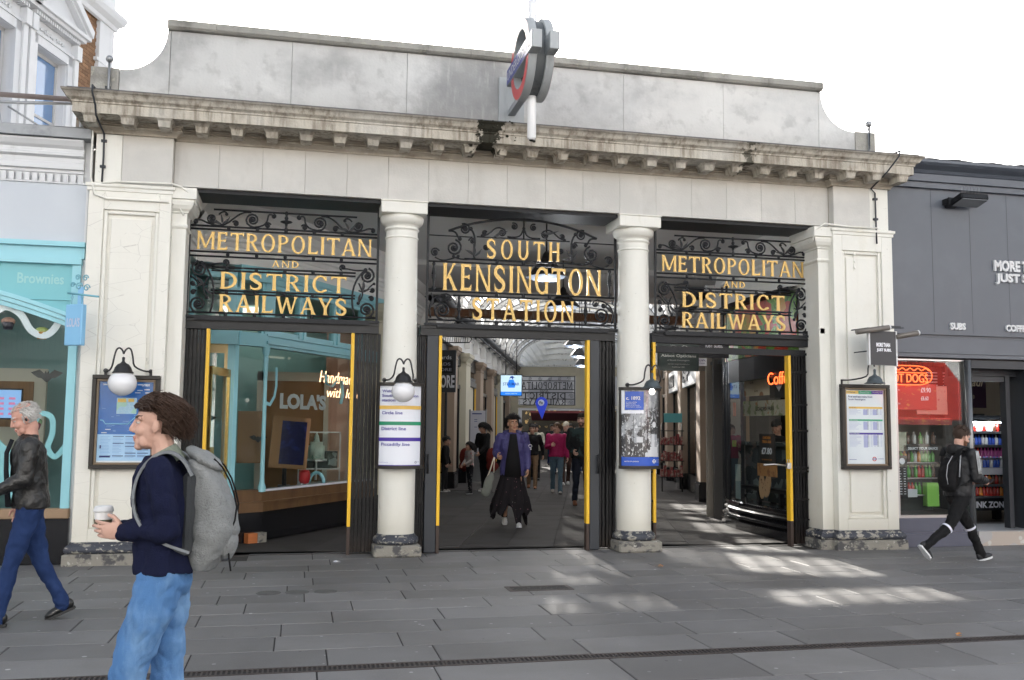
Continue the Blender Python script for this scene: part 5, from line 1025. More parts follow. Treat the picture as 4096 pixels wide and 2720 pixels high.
# curved head of the window
for k, (dz, dd, mt_) in enumerate(((0, .0, M_CYAN), (.055, .02, M_CYAN), (.11, .035, M_CYAN))):
    lo_ = []; hi_ = []
    for i in range(15):
        x = -4.4+i*(1.84/14); zz = 2.71+.30*(1-((x+2.56)/-1.84 - 1)**2*1.0) if False else 2.69+.34*sin(pi/2*min(1, (-2.56-x)/1.5))
        lo_.append((x, zz-.05+dz)); hi_.append((x, zz+dz))
    m = MB(); m.prism(lo_+hi_[::-1], .07-dd, .13); m.build('arched_head', mt_, LS)
poly = [(-4.4+i*(1.84/14), 2.69+.34*sin(pi/2*min(1, (1.84-i*(1.84/14))/1.5))+.105) for i in range(15)]
m = MB(); m.prism(poly+[(-2.56, 3.36), (-4.4, 3.36)], .09, .13); m.build('spandrel', M_CYAND, LS)
m = MB(); m.box(-4.4, -2.56, .10, .106, .62, 3.0); m.build('window_pane', M_GLASS, LS)
m = MB(); m.box(-6, -2.46, .0, .14, .50, .61, .01); m.build('sill', mat('brown_sill', (.30, .20, .12), .45), LS)
m = MB(); m.box(-6, -2.46, .02, .14, 0, .50); m.build('stall_riser', M_BLK, LS)
m = MB(); m.box(-6, -2.2, 3.6, 3.65, 0, 3.5); m.build('back_wall', M_TEAL, LS); m = MB(); m.box(-6, -5.95, .3, 3.6, 0, 3.5); m.build('side_wall', M_TEAL, LS)
m = MB(); m.prism([(-6, .6), (-1.42, .6), (-1.1, 1.7), (-.5, 2.05), (1.25, 4.9), (1.5, 5.66), (-6, 5.66)], 3.5, 3.55, 'xy'); m.build('interior_ceiling', M_TEAL, LS); m = MB(); m.prism([(-6, .15), (-2.4, .15), (-2.4, .62), (-1.42, .62), (-1.1, 1.7), (-.5, 2.05), (1.25, 4.9), (1.5, 5.66), (-6, 5.66)], 0, .02, 'xy'); m.build('interior_floor', M_FLOORI, LS)
m = MB(); m.box(-5.95, -4.0, 3.3, 3.599, 1.0, 2.25); m.build('cream_alcove', M_CREAMI, LS)
for (x, y) in ((-4.2, 1.4), (-3, 2.4)):
    m = MB(); m.box(x-.6, x+.6, y-.5, y+.5, 3.46, 3.49); m.build('ceiling_light', emis('ceiling_tube2', (1, .93, .82), .55), LS)
m = MB(); m.prism([(-14, .51), (-1.5, .61), (-1.5, 3.0), (1.2, 6.9), (3.5, 14), (-14, 14)], 4.63, 4.9, 'xy'); m.build('flat_roof', M_LEAD, LS)  # unseen slab added over the shop to shut out the sun
m = MB(); m.box(-14, -1.5, 5.8, 14, 0, 4.62); m.box(-14, -9, .5, 5.8, 0, 4.62); m.build('rear_block', M_STUCCO, LS)  # unseen bulk added behind and beside the shop to block sun leaks
# things in the left window
T = thing('menu_screen', 'wall screen with blue menu in a wooden frame inside the cake shop', 'screen', (-4.05, 2.6, 1.5))
m = MB(); m.box(-5.2, -3.55, 2.62, 2.66, 1.50, 2.12); m.build('frame', M_WOOD, T)
m = MB(); m.box(-4.31, -3.67, 2.60, 2.619, 1.60, 2.02); m.box(-5.05, -4.42, 2.60, 2.619, 1.60, 2.02); m.build('bezel', M_BLKM, T)
m = MB(); m.add([(-4.29, 2.598, 1.62), (-3.69, 2.598, 1.62), (-3.69, 2.598, 2.0), (-4.29, 2.598, 2.0)], [(0, 1, 2, 3)]); m.add([(-5.03, 2.598, 1.62), (-4.44, 2.598, 1.62), (-4.44, 2.598, 2.0), (-5.03, 2.598, 2.0)], [(0, 1, 2, 3)]); m.build('display', mat('menu_display', (.1, .2, .35), .3, emit=(.16, .28, .5), estr=.5), T)
m = MB(); [m.box(-4.26+(k % 4)*.14, -4.26+(k % 4)*.14+.08, 2.596, 2.597, 1.66+.07*(k//4), 1.69+.07*(k//4)) for k in range(16)]; m.build('menu_text', mat('menu_pink', (.5, .15, .3), .4, emit=(.4, .1, .2), estr=.4), T)
m = MB(); m.box(-5.4, -3.4, 2.661, 2.75, .9, 2.3); T2 = m.build('partition', M_CREAMI, LS)
def ribbon(name, pts, w, y, mt, label, cat='decoration', th=.012):
    q = []
    for i in range(len(pts)-1):
        for t in np.linspace(0, 1, 7)[:-1]:
            p0 = Vector(pts[max(i-1, 0)]); p1 = Vector(pts[i]); p2 = Vector(pts[i+1]); p3 = Vector(pts[min(i+2, len(pts)-1)])
            q.append(.5*((2*p1)+(p2-p0)*t+(2*p0-5*p1+4*p2-p3)*t*t+(3*p1-p0-3*p2+p3)*t**3))
    q.append(Vector(pts[-1])); m = MB(); L = []; R = []
    for i, p in enumerate(q):
        d = (q[min(i+1, len(q)-1)]-q[max(i-1, 0)]).normalized(); L.append(p+Vector((-d.y, d.x))*w/2); R.append(p-Vector((-d.y, d.x))*w/2)
    V = []; 
    for a, b in zip(L, R): V += [(a.x, y, a.y), (b.x, y, b.y), (b.x, y+th, b.y), (a.x, y+th, a.y)]
    n = len(q); m.add(V, [f for i in range(n-1) for f in ((4*i+1, 4*i, 4*i+4, 4*i+5), (4*i+3, 4*i+2, 4*i+6, 4*i+7), (4*i, 4*i+3, 4*i+7, 4*i+4), (4*i+2, 4*i+1, 4*i+5, 4*i+6))])
    o = m.build(name, mt, at=(q[0].x, y, q[0].y)); tag(o, label, cat); return o
ribbon('ribbon_decal', [(-3.36, 2.80), (-3.25, 2.86), (-3.1, 2.78), (-2.98, 2.60), (-2.83, 2.55), (-2.72, 2.66), (-2.66, 2.86)], .075, .13, M_PAPER, 'white wavy ribbon shape at the top of the cake shop window')
ribbon('ribbon_decal', [(-3.36, 1.50), (-3.24, 1.32), (-3.1, 1.22), (-2.98, 1.35), (-2.9, 1.55), (-2.83, 1.66), (-2.72, 1.62), (-2.70, 1.45), (-2.74, 1.28), (-2.66, 1.18), (-2.56, 1.30)], .06, .13, M_CYAN, 'cyan wavy ribbon shape across the middle of the cake shop window')
ribbon('ribbon_decal', [(-3.4, 1.25), (-3.2, 1.08), (-3.05, .9), (-2.9, .82)], .35, .14, M_CYAN, 'broad cyan ribbon shape low in the cake shop window')
for (x, z, c1, c2, lb) in ((-3.24, 2.70, (.4, .2, .14), (.02, .015, .03), 'chocolate cupcake with pink nut topping in the cake shop window'), (-2.88, 2.60, (.45, .5, .15), (.55, .25, .03), 'lemon yellow cupcake in the cake shop window'), (-2.90, 1.57, (.2, .32, .15), (.16, .02, .04), 'green iced cupcake in a red case in the cake shop window')):
    T = thing('cupcake', lb, 'cupcake', (x, .18, z-.08))
    m = MB(); m.lathe([(0, z-.09), (.045, z-.09), (.068, z-.01), (0, z-.01)], 18, (x, .19, 0)); m.build('paper_case', mat('case_%d' % int(x*-100), c2, .5), T)
    m = MB(); m.ell((x, .19, z+.0), (.075, .06, .05), 16, 10); m.build('icing', mat('icing_%d' % int(x*-100), c1, .5, bump=.8, bscale=60), T)
# hanging sign LOLA'S perpendicular (faces the camera side)
T = thing('hanging_sign', "pale blue hanging shop sign with the word LOLA'S on hooks from a curly bracket", 'sign', (-2.41, -.45, 2.4))
HM = Matrix(((.75, .0, 0, -2.41), (-.66, 1, 0, -.42), (0, 0, 1, 0), (0, 0, 0, 1)))
SM = TR((-2.40, -.42, 0), radians(-28))
m = MB(SM); m.box(-.11, .11, -.035, .035, 2.40, 2.85, .008); m.build('panel', M_BLUESIGN, T)
m = MB(SM); text(m, "LOLA'S", -.08, .085, 2.60, 2.70, -.036, .003, .03); m.build('lettering', mat('lilac_letters', (.55, .6, .75), .4), T)
m = MB(SM); m.tube([(-.12, 0, 2.98), (.28, 0, 2.93)], .012, 6)
for x in (-.06, .07): m.tube([(x, 0, 2.97), (x+.015, 0, 2.93), (x, 0, 2.90), (x-.012, 0, 2.93), (x, 0, 2.97)], .005, 5); m.tube([(x, 0, 2.90), (x, 0, 2.85)], .005, 5)
for cxs, czs, R in ((.02, 3.05, .05), (.12, 3.03, .045), (.0, 3.15, .035), (.1, 3.14, .04), (-.06, 3.07, .03)): m.tube(spiral(cxs, czs, R, .01, 0, 1.4, 14), .007, 5)
m.build('curly_bracket', mat('cyan_iron', (.16, .42, .52), .4), T)
m = MB(); m.box(-2.47, -2.38, -.05, .0, 2.75, 3.1); m.box(-2.40, -2.395, -.12, 0, 2.8, 3.0); m.build('fixing_plate', M_BLUESIGN, T)
# roof rail
T = thing('roof_railing', 'grey tubular railing on the roof of the cake shop', 'railing', (-4, 0, 4.93))
m = MB(); m.tube([(-7, .05, 5.26), (-2.6, .25, 5.36)], .032, 8); m.build('top_rail', mat('brown_grey_rail', (.16, .13, .12), .5), T)
m = MB(); m.tube([(-7, -.05, 5.10), (-3.25, .15, 5.24), (-2.3, .6, 5.45)], .02, 8); m.tube([(-7, .1, 4.93), (-2.45, .2, 4.995)], .022, 8); m.tube([(-3.35, .1, 5.17), (-2.95, .1, 4.93)], .012); m.tube([(-2.60, .3, 4.95), (-2.60, .3, 5.35)], .03, 8); m.tube([(-3.4, .1, 4.9), (-3.45, .1, 5.1)], .02); m.build('stay', M_GALV, T)

# ================================================================== UPPER LEFT BUILDING
BA = Vector((-6, 3, 0)); BM = Matrix(((PT.x, -PN.x, 0, BA.x), (PT.y, -PN.y, 0, BA.y), (0, 0, 1, 0), (0, 0, 0, 1)))   # x = t along, y = depth inward(-N), z
UB = thing('stucco_house', 'tall white stucco house with pedimented windows and brown brick rising behind the cake shop', 'building', (-6, 3, 0))
m = MB(BM); 
for a, b, c, d in ((-6, 2.2, 0, 16), (3.24, 3.9, 0, 16), (4.91, 5.22, 0, 10.6), (2.2, 3.24, 8.43, 16), (3.9, 4.91, 8.43, 16), (2.2, 3.24, 0, 6.2), (3.9, 4.91, 0, 6.2)): m.box(a, b, 0, .5, c, d)
m.box(-6, 6.62, .5, 5, 0, 16); m.build('wall', M_STUCCO, UB)
m = MB(BM); m.box(6.03, 6.62, -.04, .5, 0, 15); m.box(5.95, 6.66, -.05, .5, 8.95, 9.02); m.build('corner_pier', M_STUCCO, UB)
m = MB(BM); m.sweep([(5.0, -.02), (6.62, -.02), (6.62, .6)], [(0, 9.80), (.05, 9.82), (.07, 9.90), (.16, 9.98), (.2, 10.08), (.2, 10.14), (0, 10.2)]); m.build('string_cornice', M_STUCCO, UB)
m = MB(BM); m.box(5.22, 6.03, .06, .5, 0, 16); m.build('brick_backing', M_MORTAR, UB)
bk = MB(BM); bk.box(-.105, .105, 0, .05, -.032, .032); 
BR = {}
def brickmesh(w):
    if w not in BR: mb = MB(Matrix(((PT.x, -PN.x, 0, 0), (PT.y, -PN.y, 0, 0), (0, 0, 1, 0), (0, 0, 0, 1)))); mb.box(.004, w-.004, 0, .07, .004, .071); BR[w] = mb.mesh('brick', M_BRICK)
    return BR[w]
nb = 0; rr_ = 0; z = 7.55
bfar = MB(BM)
while z < 11.4:
    t = 5.22; k = rr_ % 2; first = True
    while t < 6.02:
        w = .11 if (first and k) else .225
        w = min(w, 6.03-t)
        if w > .03:
            if nb < 295: p = BM @ Vector((t, .03, z)); link('brick', brickmesh(round(w, 3)), UB, (p.x+6, p.y-3, p.z)); nb += 1
            else: bfar.box(t+.004, t+w-.004, .03, .1, z+.004, z+.071)
        t += w; first = False
    z += .075; rr_ += 1
bfar.build('upper_bricks', M_BRICK, UB, kind='stuff')
print('bricks', nb)
for tw, arched in ((3.9, False), (2.2-.0, False)):
    t0, t1 = tw, tw+1.02; W = None
    m = MB(BM); 
    for a, b, c, d in ((t0-.16, t0-.005, 6.2, 8.60), (t1+.005, t1+.16, 6.2, 8.60), (t0-.16, t1+.16, 8.435, 8.60)): m.box(a, b, -.05, -.001, c, d)
    m.box(t0-.24, t1+.24, -.07, -.0, 8.605, 8.66); W = m.build('window', M_STUCCO, UB)
    for a, b in ((t0-.30, t0-.17), (t1+.17, t1+.30)): m = MB(BM); m.box(a, b, -.09, -.001, 6.2, 8.599); m.box(a-.02, b+.02, -.14, -.001, 8.60, 8.88); m.build('side_pilaster', M_STUCCO, W)
    m = MB(BM); [m.box(t0-.25+i*.072, t0-.25+i*.072+.04, -.15, -.001, 8.90, 8.97) for i in range(21)]; m.build('dentil', M_STUCCO, W)
    m = MB(BM); tc = (t0+t1)/2
    m.box(t0-.34, t1+.34, -.20, -.001, 8.98, 9.05); m.box(t0-.42, t1+.42, -.26, -.001, 9.051, 9.12); m.box(t0-.30, t1+.30, -.13, -.001, 9.12, 9.2)
    for s in (-1, 1):
        a0 = (tc+s*.96, 9.13); ap = (tc, 9.78); hgt = .16
        q = [a0, ap, (ap[0], ap[1]+hgt), (a0[0]+s*.04, a0[1]+hgt*.9)]
        if s > 0: q = q[::-1]
        m.prism(q, -.28, -.001)
        q = [(a0[0]-s*.1, a0[1]-.0), (ap[0], ap[1]-.07), (ap[0], ap[1]-.005), (a0[0]-s*.0, a0[1]+.04)]
        m.prism(q if s < 0 else q[::-1], -.22, -.002)
    m.prism([(tc-.85, 9.13), (tc+.85, 9.13), (tc, 9.70)], -.10, -.0005); m.build('pediment', M_STUCCO, W)
    m = MB(BM); r5 = random.Random(4)
    for i in range(40): u = r5.uniform(-.42, .42); m.ell((tc+u, -.02, 8.76+r5.uniform(-.045, .045)*(1-abs(u))), (r5.uniform(.015, .04), .02, r5.uniform(.01, .03)), 6, 4)
    m.build('leaf_carving', M_STUCCO, W, kind='stuff')
    m = MB(BM); 
    for a, b, c, d in ((t0, t0+.06, 6.2, 8.43), (t1-.07, t1, 6.2, 8.43), (t0, t1, 8.36, 8.43), (t0, t1, 7.2, 7.25)): m.box(a, b, .16, .21, c, d)
    m.build('sash_frame', mat('grey_white_sash', (.45, .45, .45), .5), W)
    m = MB(BM); m.box(t1-.24, t1-.07, .20, .26, 6.2, 8.36); m.build('blind_edge', mat('brown_blind', (.13, .11, .10), .7), W)
    m = MB(BM); m.box(t0+.06, t1-.07, .18, .19, 6.2, 8.36); m.build('pane', mat('blue_reflecting_pane', (.10, .20, .38), .08, spec=.9, coat=1), W)
# ================================================================== PORCH
LM = Matrix(((.532, -.847, 0, -.45), (.847, .532, 0, 1.88), (0, 0, 1, 0), (0, 0, 0, 1)))
PL = Matrix(((PT.x, -PN.x, 0, PA.x), (PT.y, -PN.y, 0, PA.y), (0, 0, 1, 0), (0, 0, 0, 1)))
PRO = PA+PN*6.1
PR = Matrix(((-PT.x, PN.x, 0, PRO.x), (-PT.y, PN.y, 0, PRO.y), (0, 0, 1, 0), (0, 0, 0, 1)))
pf = MB(); pf.prism([(-1.4, .45), (6.86, .45), (6.9, 3.6), (8.2, 6.2), (16.5, 33.5), (9.9, 33.5), (1.36, 4.76), (-.45, 1.88), (-1.4, 1.5)], -.034, -.012, 'xy'); PF = pf.build('passage_floor', M_JOINT, kind='structure')
m = MB(); m.box(-1.4, 6.86, .42, .50, -.01, .003); m.build('threshold_strip', M_PSLAB, PF)
KM = {}
for i in range(10):
    t = -4.6 - rs.random()*.5; s0 = .0+i*.61
    while t < 7.5:
        w = rs.choice([.6, .75, .9])
        p = PA+PN*s0+PT*t; q = p+PT*w
        if min(p.y, (p+PN*.6).y) > .52:
            lx = -.45+(p.y-1.88)*.628 if p.y > 1.88 else -1.3; rx = 6.75 if p.y < 3 else 6.95+(p.y-3)*.46
            if p.x > lx-.1 and (p+PN*.6).x < rx+.2:
                if w not in KM:
                    mb = MB(Matrix(((PN.x, PT.x, 0, 0), (PN.y, PT.y, 0, 0), (0, 0, 1, 0), (0, 0, 0, 1)))); mb.box(.002, .607, .002, w-.002, -.02, 0, .003); KM[w] = mb.mesh('paving_slab', M_PSLAB)
                link('paving_slab', KM[w], PF, (p.x, p.y, rs.uniform(-.001, .001)))
        t += w
m = MB()
for i in range(10):
    t = 7.6 - rs.random()*.5
    while t < 28:
        w = rs.choice([.6, .75, .9]); m.M = PM; m.box(i*.61+.002, i*.61+.607, t+.002, t+w-.002, -.012, 0); t += w
m.build('far_paving', M_PSLAB, PF, kind='stuff')
# infill slabs near the threshold (irregular margins)
m = MB(); m.prism([(-1.38, .5), (6.85, .5), (6.8, 1.9), (6.88, 2.7), (7.05, 3.5), (8.2, 6.2), (7.4, 6.4), (1.9, 6.4), (1.36, 4.76), (-.45, 1.88), (-1.4, 1.5)], -.0119, -.006, 'xy'); m.build('margin_paving', M_PSLAB, PF)
# ceiling of the porch
PC = thing('porch_ceiling', 'flat dark plaster ceiling of the porch behind the letter screens', 'ceiling', (3, 4, 4.5), kind='structure')
m = MB(); m.prism([(-1.6, .6), (7.0, .6), (7.3, 3.6), (9.7, 8.7), (9.7, 8.72), (2.5, 8.72), (-1.6, 3.0)], 4.5, 4.6, 'xy'); m.build('ceiling_slab', M_CEIL, PC)
m = MB(); m.box(1.6, 8.6, 5.0, 5.9, 4.40, 4.499); m.build('ceiling_beam', M_CEIL2, PC)
m = MB(); m.box(2.4, 9.4, 8.5, 8.7, 4.38, 4.499); m.build('edge_beam', M_CEIL, PC)
del PC['label'], PC['category']
m = MB(); m.box(2.2, 9.6, 8.72, 8.84, 3.95, 4.10); m.box(2.2, 9.6, 8.66, 8.90, 4.10, 4.115); m.box(2.2, 9.6, 8.66, 8.90, 3.935, 3.95); o = m.build('rusty_tie_beam', M_RUST, at=(5.9, 8.78, 3.94)); tag(o, 'rusty steel beam crossing the passage where the vaulted roof begins', 'beam')
# porch walls above the shops, with running cornice
PW = thing('porch_wall', 'pale plaster wall with a running cornice above the porch shops', 'wall', (-.45, 1.88, 3.6))
pl = [(-1.40, .6), (-1.36, 1.42), (-.82, 1.62), (-.45, 1.88), (1.36, 4.76), (2.56, 8.72)]
def wall(m, pts, z0, z1, th, side=1): m.sweep(pts if side > 0 else pts, [(0, z0), (0, z1), (-th, z1), (-th, z0), (0, z0)], False)
m = MB(); wall(m, pl, 3.70, 4.5, .15); m.build('left_wall', M_WALLP, PW)
m = MB(); m.sweep(pl, [(0, 3.86), (.03, 3.87), (.03, 3.92), (.05, 3.93), (.07, 3.98), (.10, 4.0), (.10, 4.04), (.16, 4.10), (.2, 4.17), (.2, 4.2), (0, 4.22)], False); m.sweep(pl, [(0, 4.34), (.05, 4.36), (.12, 4.45), (.14, 4.5)], False); m.build('left_cornice', M_WALLP, PW)
pr = [(9.75, 8.9), (8.25, 6.2), (7.08, 3.5), (6.9, 2.7), (6.84, 1.9), (6.86, .6)]
m = MB(); wall(m, pr, 3.56, 4.5, .15); m.build('right_wall', M_WALLP, PW)
m = MB(); m.sweep(pr, [(0, 4.0), (.05, 4.02), (.05, 4.06), (.12, 4.12), (.12, 4.16), (0, 4.18)], False); m.build('right_cornice', M_WALLP, PW)

# ------------------------------------------------------------------ cake shop side front (cyan)
LF = thing('cake_shop_side_front', 'cyan glazed side front of the cake shop in the porch, with open brass door', 'shopfront', (-.45, 1.88, 0))
def lbox(m, *a, **k): m.M = LM; m.box(*a, **k); return m
Llen = 3.38
m = MB(); lbox(m, -.02, Llen, .03, .3, 0, .395); m.build('black_plinth', M_BLK, LF)
m = MB(); lbox(m, -.02, Llen, -.03, .3, .395, .50); lbox(m, -.02, Llen, -.05, .3, .50, .53); lbox(m, .0, Llen, .0, .2, .53, .66); m.build('wooden_sill', mat('brown_sill2', (.17, .095, .045), .35, layers=(('noise', 8, .4, .7, (.10, .05, .025), .7, (1, 1, .2)),)), LF)
m = MB(); lbox(m, -.02, Llen, -.01, .12, .66, .69); m.build('white_sill', M_PAPER, LF)
m = MB(); m.M = LM
for t in (.0, 2.45):
    m.lathe([(.05, .66), (.055, .72), (.035, .78), (.03, .85), (.026, 2.2), (.035, 2.46), (.03, 2.50), (.05, 2.55), (.055, 2.62)], 12, (t, .0, 0))
lbox(m, -.04, Llen, -.03, .1, 2.62, 2.66); lbox(m, -.05, Llen, -.06, .1, 2.66, 2.70); lbox(m, -.03, Llen, -.02, .1, 2.70, 2.77)
lbox(m, -.05, Llen, -.05, .1, 2.77, 2.80)
for a, b in ((-.06, .17), (.80, .86), (.93, .99), (1.78, 1.84), (1.9, 1.98), (2.7, 2.78), (3.3, 3.38)): lbox(m, a, b, -.01, .08, 2.80, 3.50)
lbox(m, .86, .93, .01, .06, 2.80, 3.50); lbox(m, 1.84, 1.9, .01, .06, 2.80, 3.50)
for a, b in ((.17, .80), (.99, 1.78), (1.98, 2.7)): lbox(m, a, b, .0, .07, 2.80, 2.86); lbox(m, a, b, .0, .07, 3.44, 3.50)
lbox(m, -.06, Llen, -.03, .12, 3.50, 3.58); lbox(m, -.08, Llen, -.07, .12, 3.58, 3.62); lbox(m, -.1, Llen, -.10, .12, 3.62, 3.70); lbox(m, 3.30, 3.38, -.01, .1, .66, 2.4)
m.build('cyan_frame', M_CYAN, LF)
m = MB(); lbox(m, .03, Llen-.05, .03, .036, .69, 2.62); m.build('window_pane', M_GLASS, LF)
m = MB(); lbox(m, .03, Llen-.05, .03, .036, 2.80, 3.50); m.build('upper_pane', M_GLASS, LF)
# narrow facet and door bay
FM = Matrix(((.82, -.573, 0, -.82), (.573, .82, 0, 1.62), (0, 0, 1, 0), (0, 0, 0, 1)))     # x from the door jamb to the corner, y inward
m = MB(FM); m.box(0, .45, -.02, .2, 0, .395); m.build('facet_plinth', M_BLK, LF)
m = MB(FM); m.box(0, .45, -.05, .15, .395, .53); m.box(0, .45, 0, .15, .53, .69); m.build('facet_sill', mat('brown_sill2', ()), LF)
m = MB(FM); m.box(-.04, .02, -.02, .06, 0, 3.4); m.box(0, .45, -.05, .1, 2.62, 2.80); m.box(0, .06, -.01, .08, 2.80, 3.50); m.box(.36, .45, -.01, .08, 2.80, 3.50); m.box(-.02, .45, -.08, .1, 3.50, 3.70); m.build('facet_frame', M_CYAN, LF)
m = MB(FM); m.box(.03, .42, .02, .025, .69, 2.62); m.box(.06, .36, .02, .025, 2.80, 3.50); m.build('facet_pane', M_GLASS, LF)
m = MB(); m.box(-1.42, -.80, 1.46, 1.60, 2.62, 2.80); m.box(-1.42, -.84, 1.44, 1.6, 3.50, 3.6); m.box(-.95, -.84, 1.5, 1.6, 2.80, 3.50); m.box(-1.42, -1.36, 1.4, 1.6, 0, 3.5); m.box(-.93, -.84, 1.54, 1.6, 0, 2.62); m.build('door_surround', M_CYAN, LF)
m = MB(); m.box(-1.36, -.93, 1.50, 1.505, 2.80, 3.50); m.build('fanlight_pane', M_GLASS, LF)
m = MB(); m.box(-1.36, -.93, 1.52, 1.56, 2.50, 2.62); m.box(-.97, -.93, 1.50, 1.56, 0, 2.50); m.build('brass_lining', mat('pale_brass', (.55, .42, .22), .35, metal=.5), LF)
# open door leaf
DM = TR((-.90, 1.50, 0), radians(-102)); D = 0
m = MB(DM); m.box(0, .04, -.02, .02, .03, 2.28); m.box(.0, .82, -.02, .02, 2.18, 2.28); m.box(.78, .82, -.02, .02, .03, 2.28); m.box(.0, .82, -.02, .02, .03, .15); D = m.build('door', M_BRASS, LF)
m = MB(DM); m.box(.04, .78, -.003, .003, .15, 2.18); m.build('door_glass', M_GLASS, D)
m = MB(DM); m.box(.66, .84, -.035, .035, 1.0, 1.28); m.tube([(.74, -.07, .7), (.74, -.07, 1.6)], .014, 8); m.build('push_plate', M_BRASS, D)
m = MB(FM); text(m, 'LOLA', -.95, -.12, 2.0, 2.16, .30, .01, .05); o = m.build('lettering', M_WHITE, LF)
m = MB(LM); text(m, "LOLA'S", .46, 1.71, 1.79, 2.02, .06, .004, .05); m.build('lettering', M_WHITE, LF)
# neon script inside
T = thing('neon_sign', 'warm white script neon reading Handmade with love behind the cake shop side window', 'neon sign', (.6, 4.0, 2.1))
NW = emis('warm_neon', (1.0, .55, .30), 1.3)
m = MB(LM); text(m, 'Handmade', 1.62, 2.75, 2.22, 2.40, .13, .008, -.01, shear=.05); text(m, 'with love', 1.82, 2.9, 2.0, 2.15, .13, .008, -.01, shear=.05); m.build('neon_letters', NW, T)
# interior of the side window
m = MB(); m.box(-1.4, 1.6, 5.6, 5.65, 0, 3.5); m.build('rear_wall', mat('pale_teal_wall', (.34, .58, .58), .7), LF)
m = MB(); m.box(.45, 1.5, 5.2, 5.25, 0, 3.3); m.build('pink_wall', M_PINKT, LF)
m = MB(); m.box(-.68, -.56, 4.9, 5.0, 0, 2.45); m.box(.42, .5, 4.9, 5.0, 0, 2.45); m.box(-.68, .5, 4.9, 5.0, 2.30, 2.45); m.build('inner_door_frame', M_CREAMI, LF)
m = MB(); m.box(-.56, .42, 4.95, 4.99, 0, 2.30); m.build('inner_boards', M_LWOOD, LF)
m = MB(); m.box(-1.5, -1.45, 1.7, 5.6, 0, 3.5); m.build('inner_side_wall', M_TEAL, LF)
T = thing('easel_screen', 'dark blue screen in an oak frame standing in the cake shop side window', 'menu screen', (-.2, 2.75, .7))
SMx = TR((-.16, 2.8, 0), radians(10), 0, radians(4))
m = MB(SMx); m.box(-.31, .24, 0, .03, .93, 1.68); m.build('frame', M_LWOOD, T)
m = MB(SMx); m.box(-.17, .19, -.006, -.001, .99, 1.62); m.build('display', mat('dark_blue_display', (.01, .012, .06), .2, layers=(('noise', 7, .5, .7, (.02, .03, .16), .8, U1),)), T)
m = MB(); m.tube([(-.17, 2.85, .68), (-.17, 2.85, 1.0)], .03, 10); m.box(-.26, -.08, 2.76, 2.94, .67, .69); m.build('post', M_BLKM, T)
m = MB(); m.box(-.86, -.50, 3.0, 3.03, 1.0, 1.76); o = m.build('oak_board', M_LWOOD, at=(-.68, 3, 1)); tag(o, 'tilted oak board with a black bat decoration in the cake shop side window', 'board')
def bat(x, y, z, s, T=None):
    q = [(0, .3), (.15, .5), (.2, .25), (.6, .6), (1.3, .35), (1.0, .1), (.7, -.1), (.4, -.15), (.15, -.4), (0, -.5)]
    q2 = q+[(-a, b) for a, b in q[::-1][1:-1]]
    m = MB(); m.prism([(x+a*s, z+b*s) for a, b in q2][::-1], y, y+.008); o = m.build('paper_bat', M_BLKM, at=(x, y, z)); tag(o, 'black paper bat decoration ' + ('on the oak board' if T == 1 else ('in the doorway of the cake shop' if T == 2 else 'hanging in the cake shop front window')), 'decoration')
bat(-.56, 2.97, 1.35, .10, 1); bat(-1.2, 1.9, 1.62, .10, 2); bat(-3.0, 1.0, 2.12, .14)
# cake stand, pot, arch
T = thing('tiered_cake', 'white tiered cake with green piping under glass in the cake shop side window', 'cake', (.30, 3.95, 1.03))
m = MB(); m.lathe([(0, 1.03), (.13, 1.03), (.13, 1.24), (.10, 1.245), (.10, 1.30), (0, 1.30)], 24, (.30, 3.95, 0)); m.lathe([(.05, 1.30), (.03, 1.4), (.0, 1.46)], 12, (.30, 3.95, 0)); m.build('icing', mat('mint_icing', (.5, .6, .52), .4, layers=(('noise', 14, .6, .64, (.05, .3, .2), .8, U1),)), T)
m = MB(); m.lathe([(.17, 1.0), (.17, 1.03), (0, 1.03)], 24, (.30, 3.95, 0)); m.lathe([(.02, .7), (.02, 1.0)], 10, (.30, 3.95, 0)); m.build('stand', M_STEEL, T)
T = thing('display_cabinet', 'glass display cabinet with shiny shelves behind the cake shop side window', 'cabinet', (.35, 4.2, .6))
m = MB(); m.box(.02, .68, 4.0, 4.4, .60, .66); m.box(.02, .68, 4.0, 4.4, .86, .88); m.box(.02, .68, 4.0, 4.4, 1.44, 1.46); m.box(.02, .04, 4.0, 4.02, .66, 1.44); m.box(.66, .68, 4.0, 4.02, .66, 1.44); m.build('shelf', M_STEEL, T)
m = MB(); m.box(.04, .66, 4.005, 4.01, .66, 1.44); m.build('glass', M_GLASS, T)
m = MB(); m.box(.06, .64, 4.1, 4.3, .88, 1.15); m.build('machine', mat('dark_mix', (.05, .06, .06), .3, layers=(('cell', 12, .75, .77, (.4, .42, .42), .7, U1),)), T)
m = MB(); m.box(0, .7, 3.98, 4.45, .0, .6); m.build('wooden_base', M_LWOOD, T)
T = thing('red_pot', 'small round red pot on the side window sill of the cake shop', 'pot', (.15, 2.95, .69))
m = MB(); m.lathe([(0, .70), (.06, .70), (.085, .76), (.085, .86), (.06, .9), (0, .9)], 20, (.12, 3.02, 0)); m.build('body', M_RED, T)
m = MB(); [m.ell((.12+dx, 2.97, .69), (.02, .02, .015), 8, 6) for dx in (-.04, .04)]; m.build('foot', M_PAPER, T)
m = MB(); L = [(.30+.11*cos(t), 3.25, .69+.16*sin(t)) for t in np.linspace(0, pi, 14)]; m.tube(L, .025, 8); o = m.build('cyan_arch', M_CYAN, at=(.33, 3, .69)); tag(o, 'small cyan arch ornament on the side window sill', 'ornament')
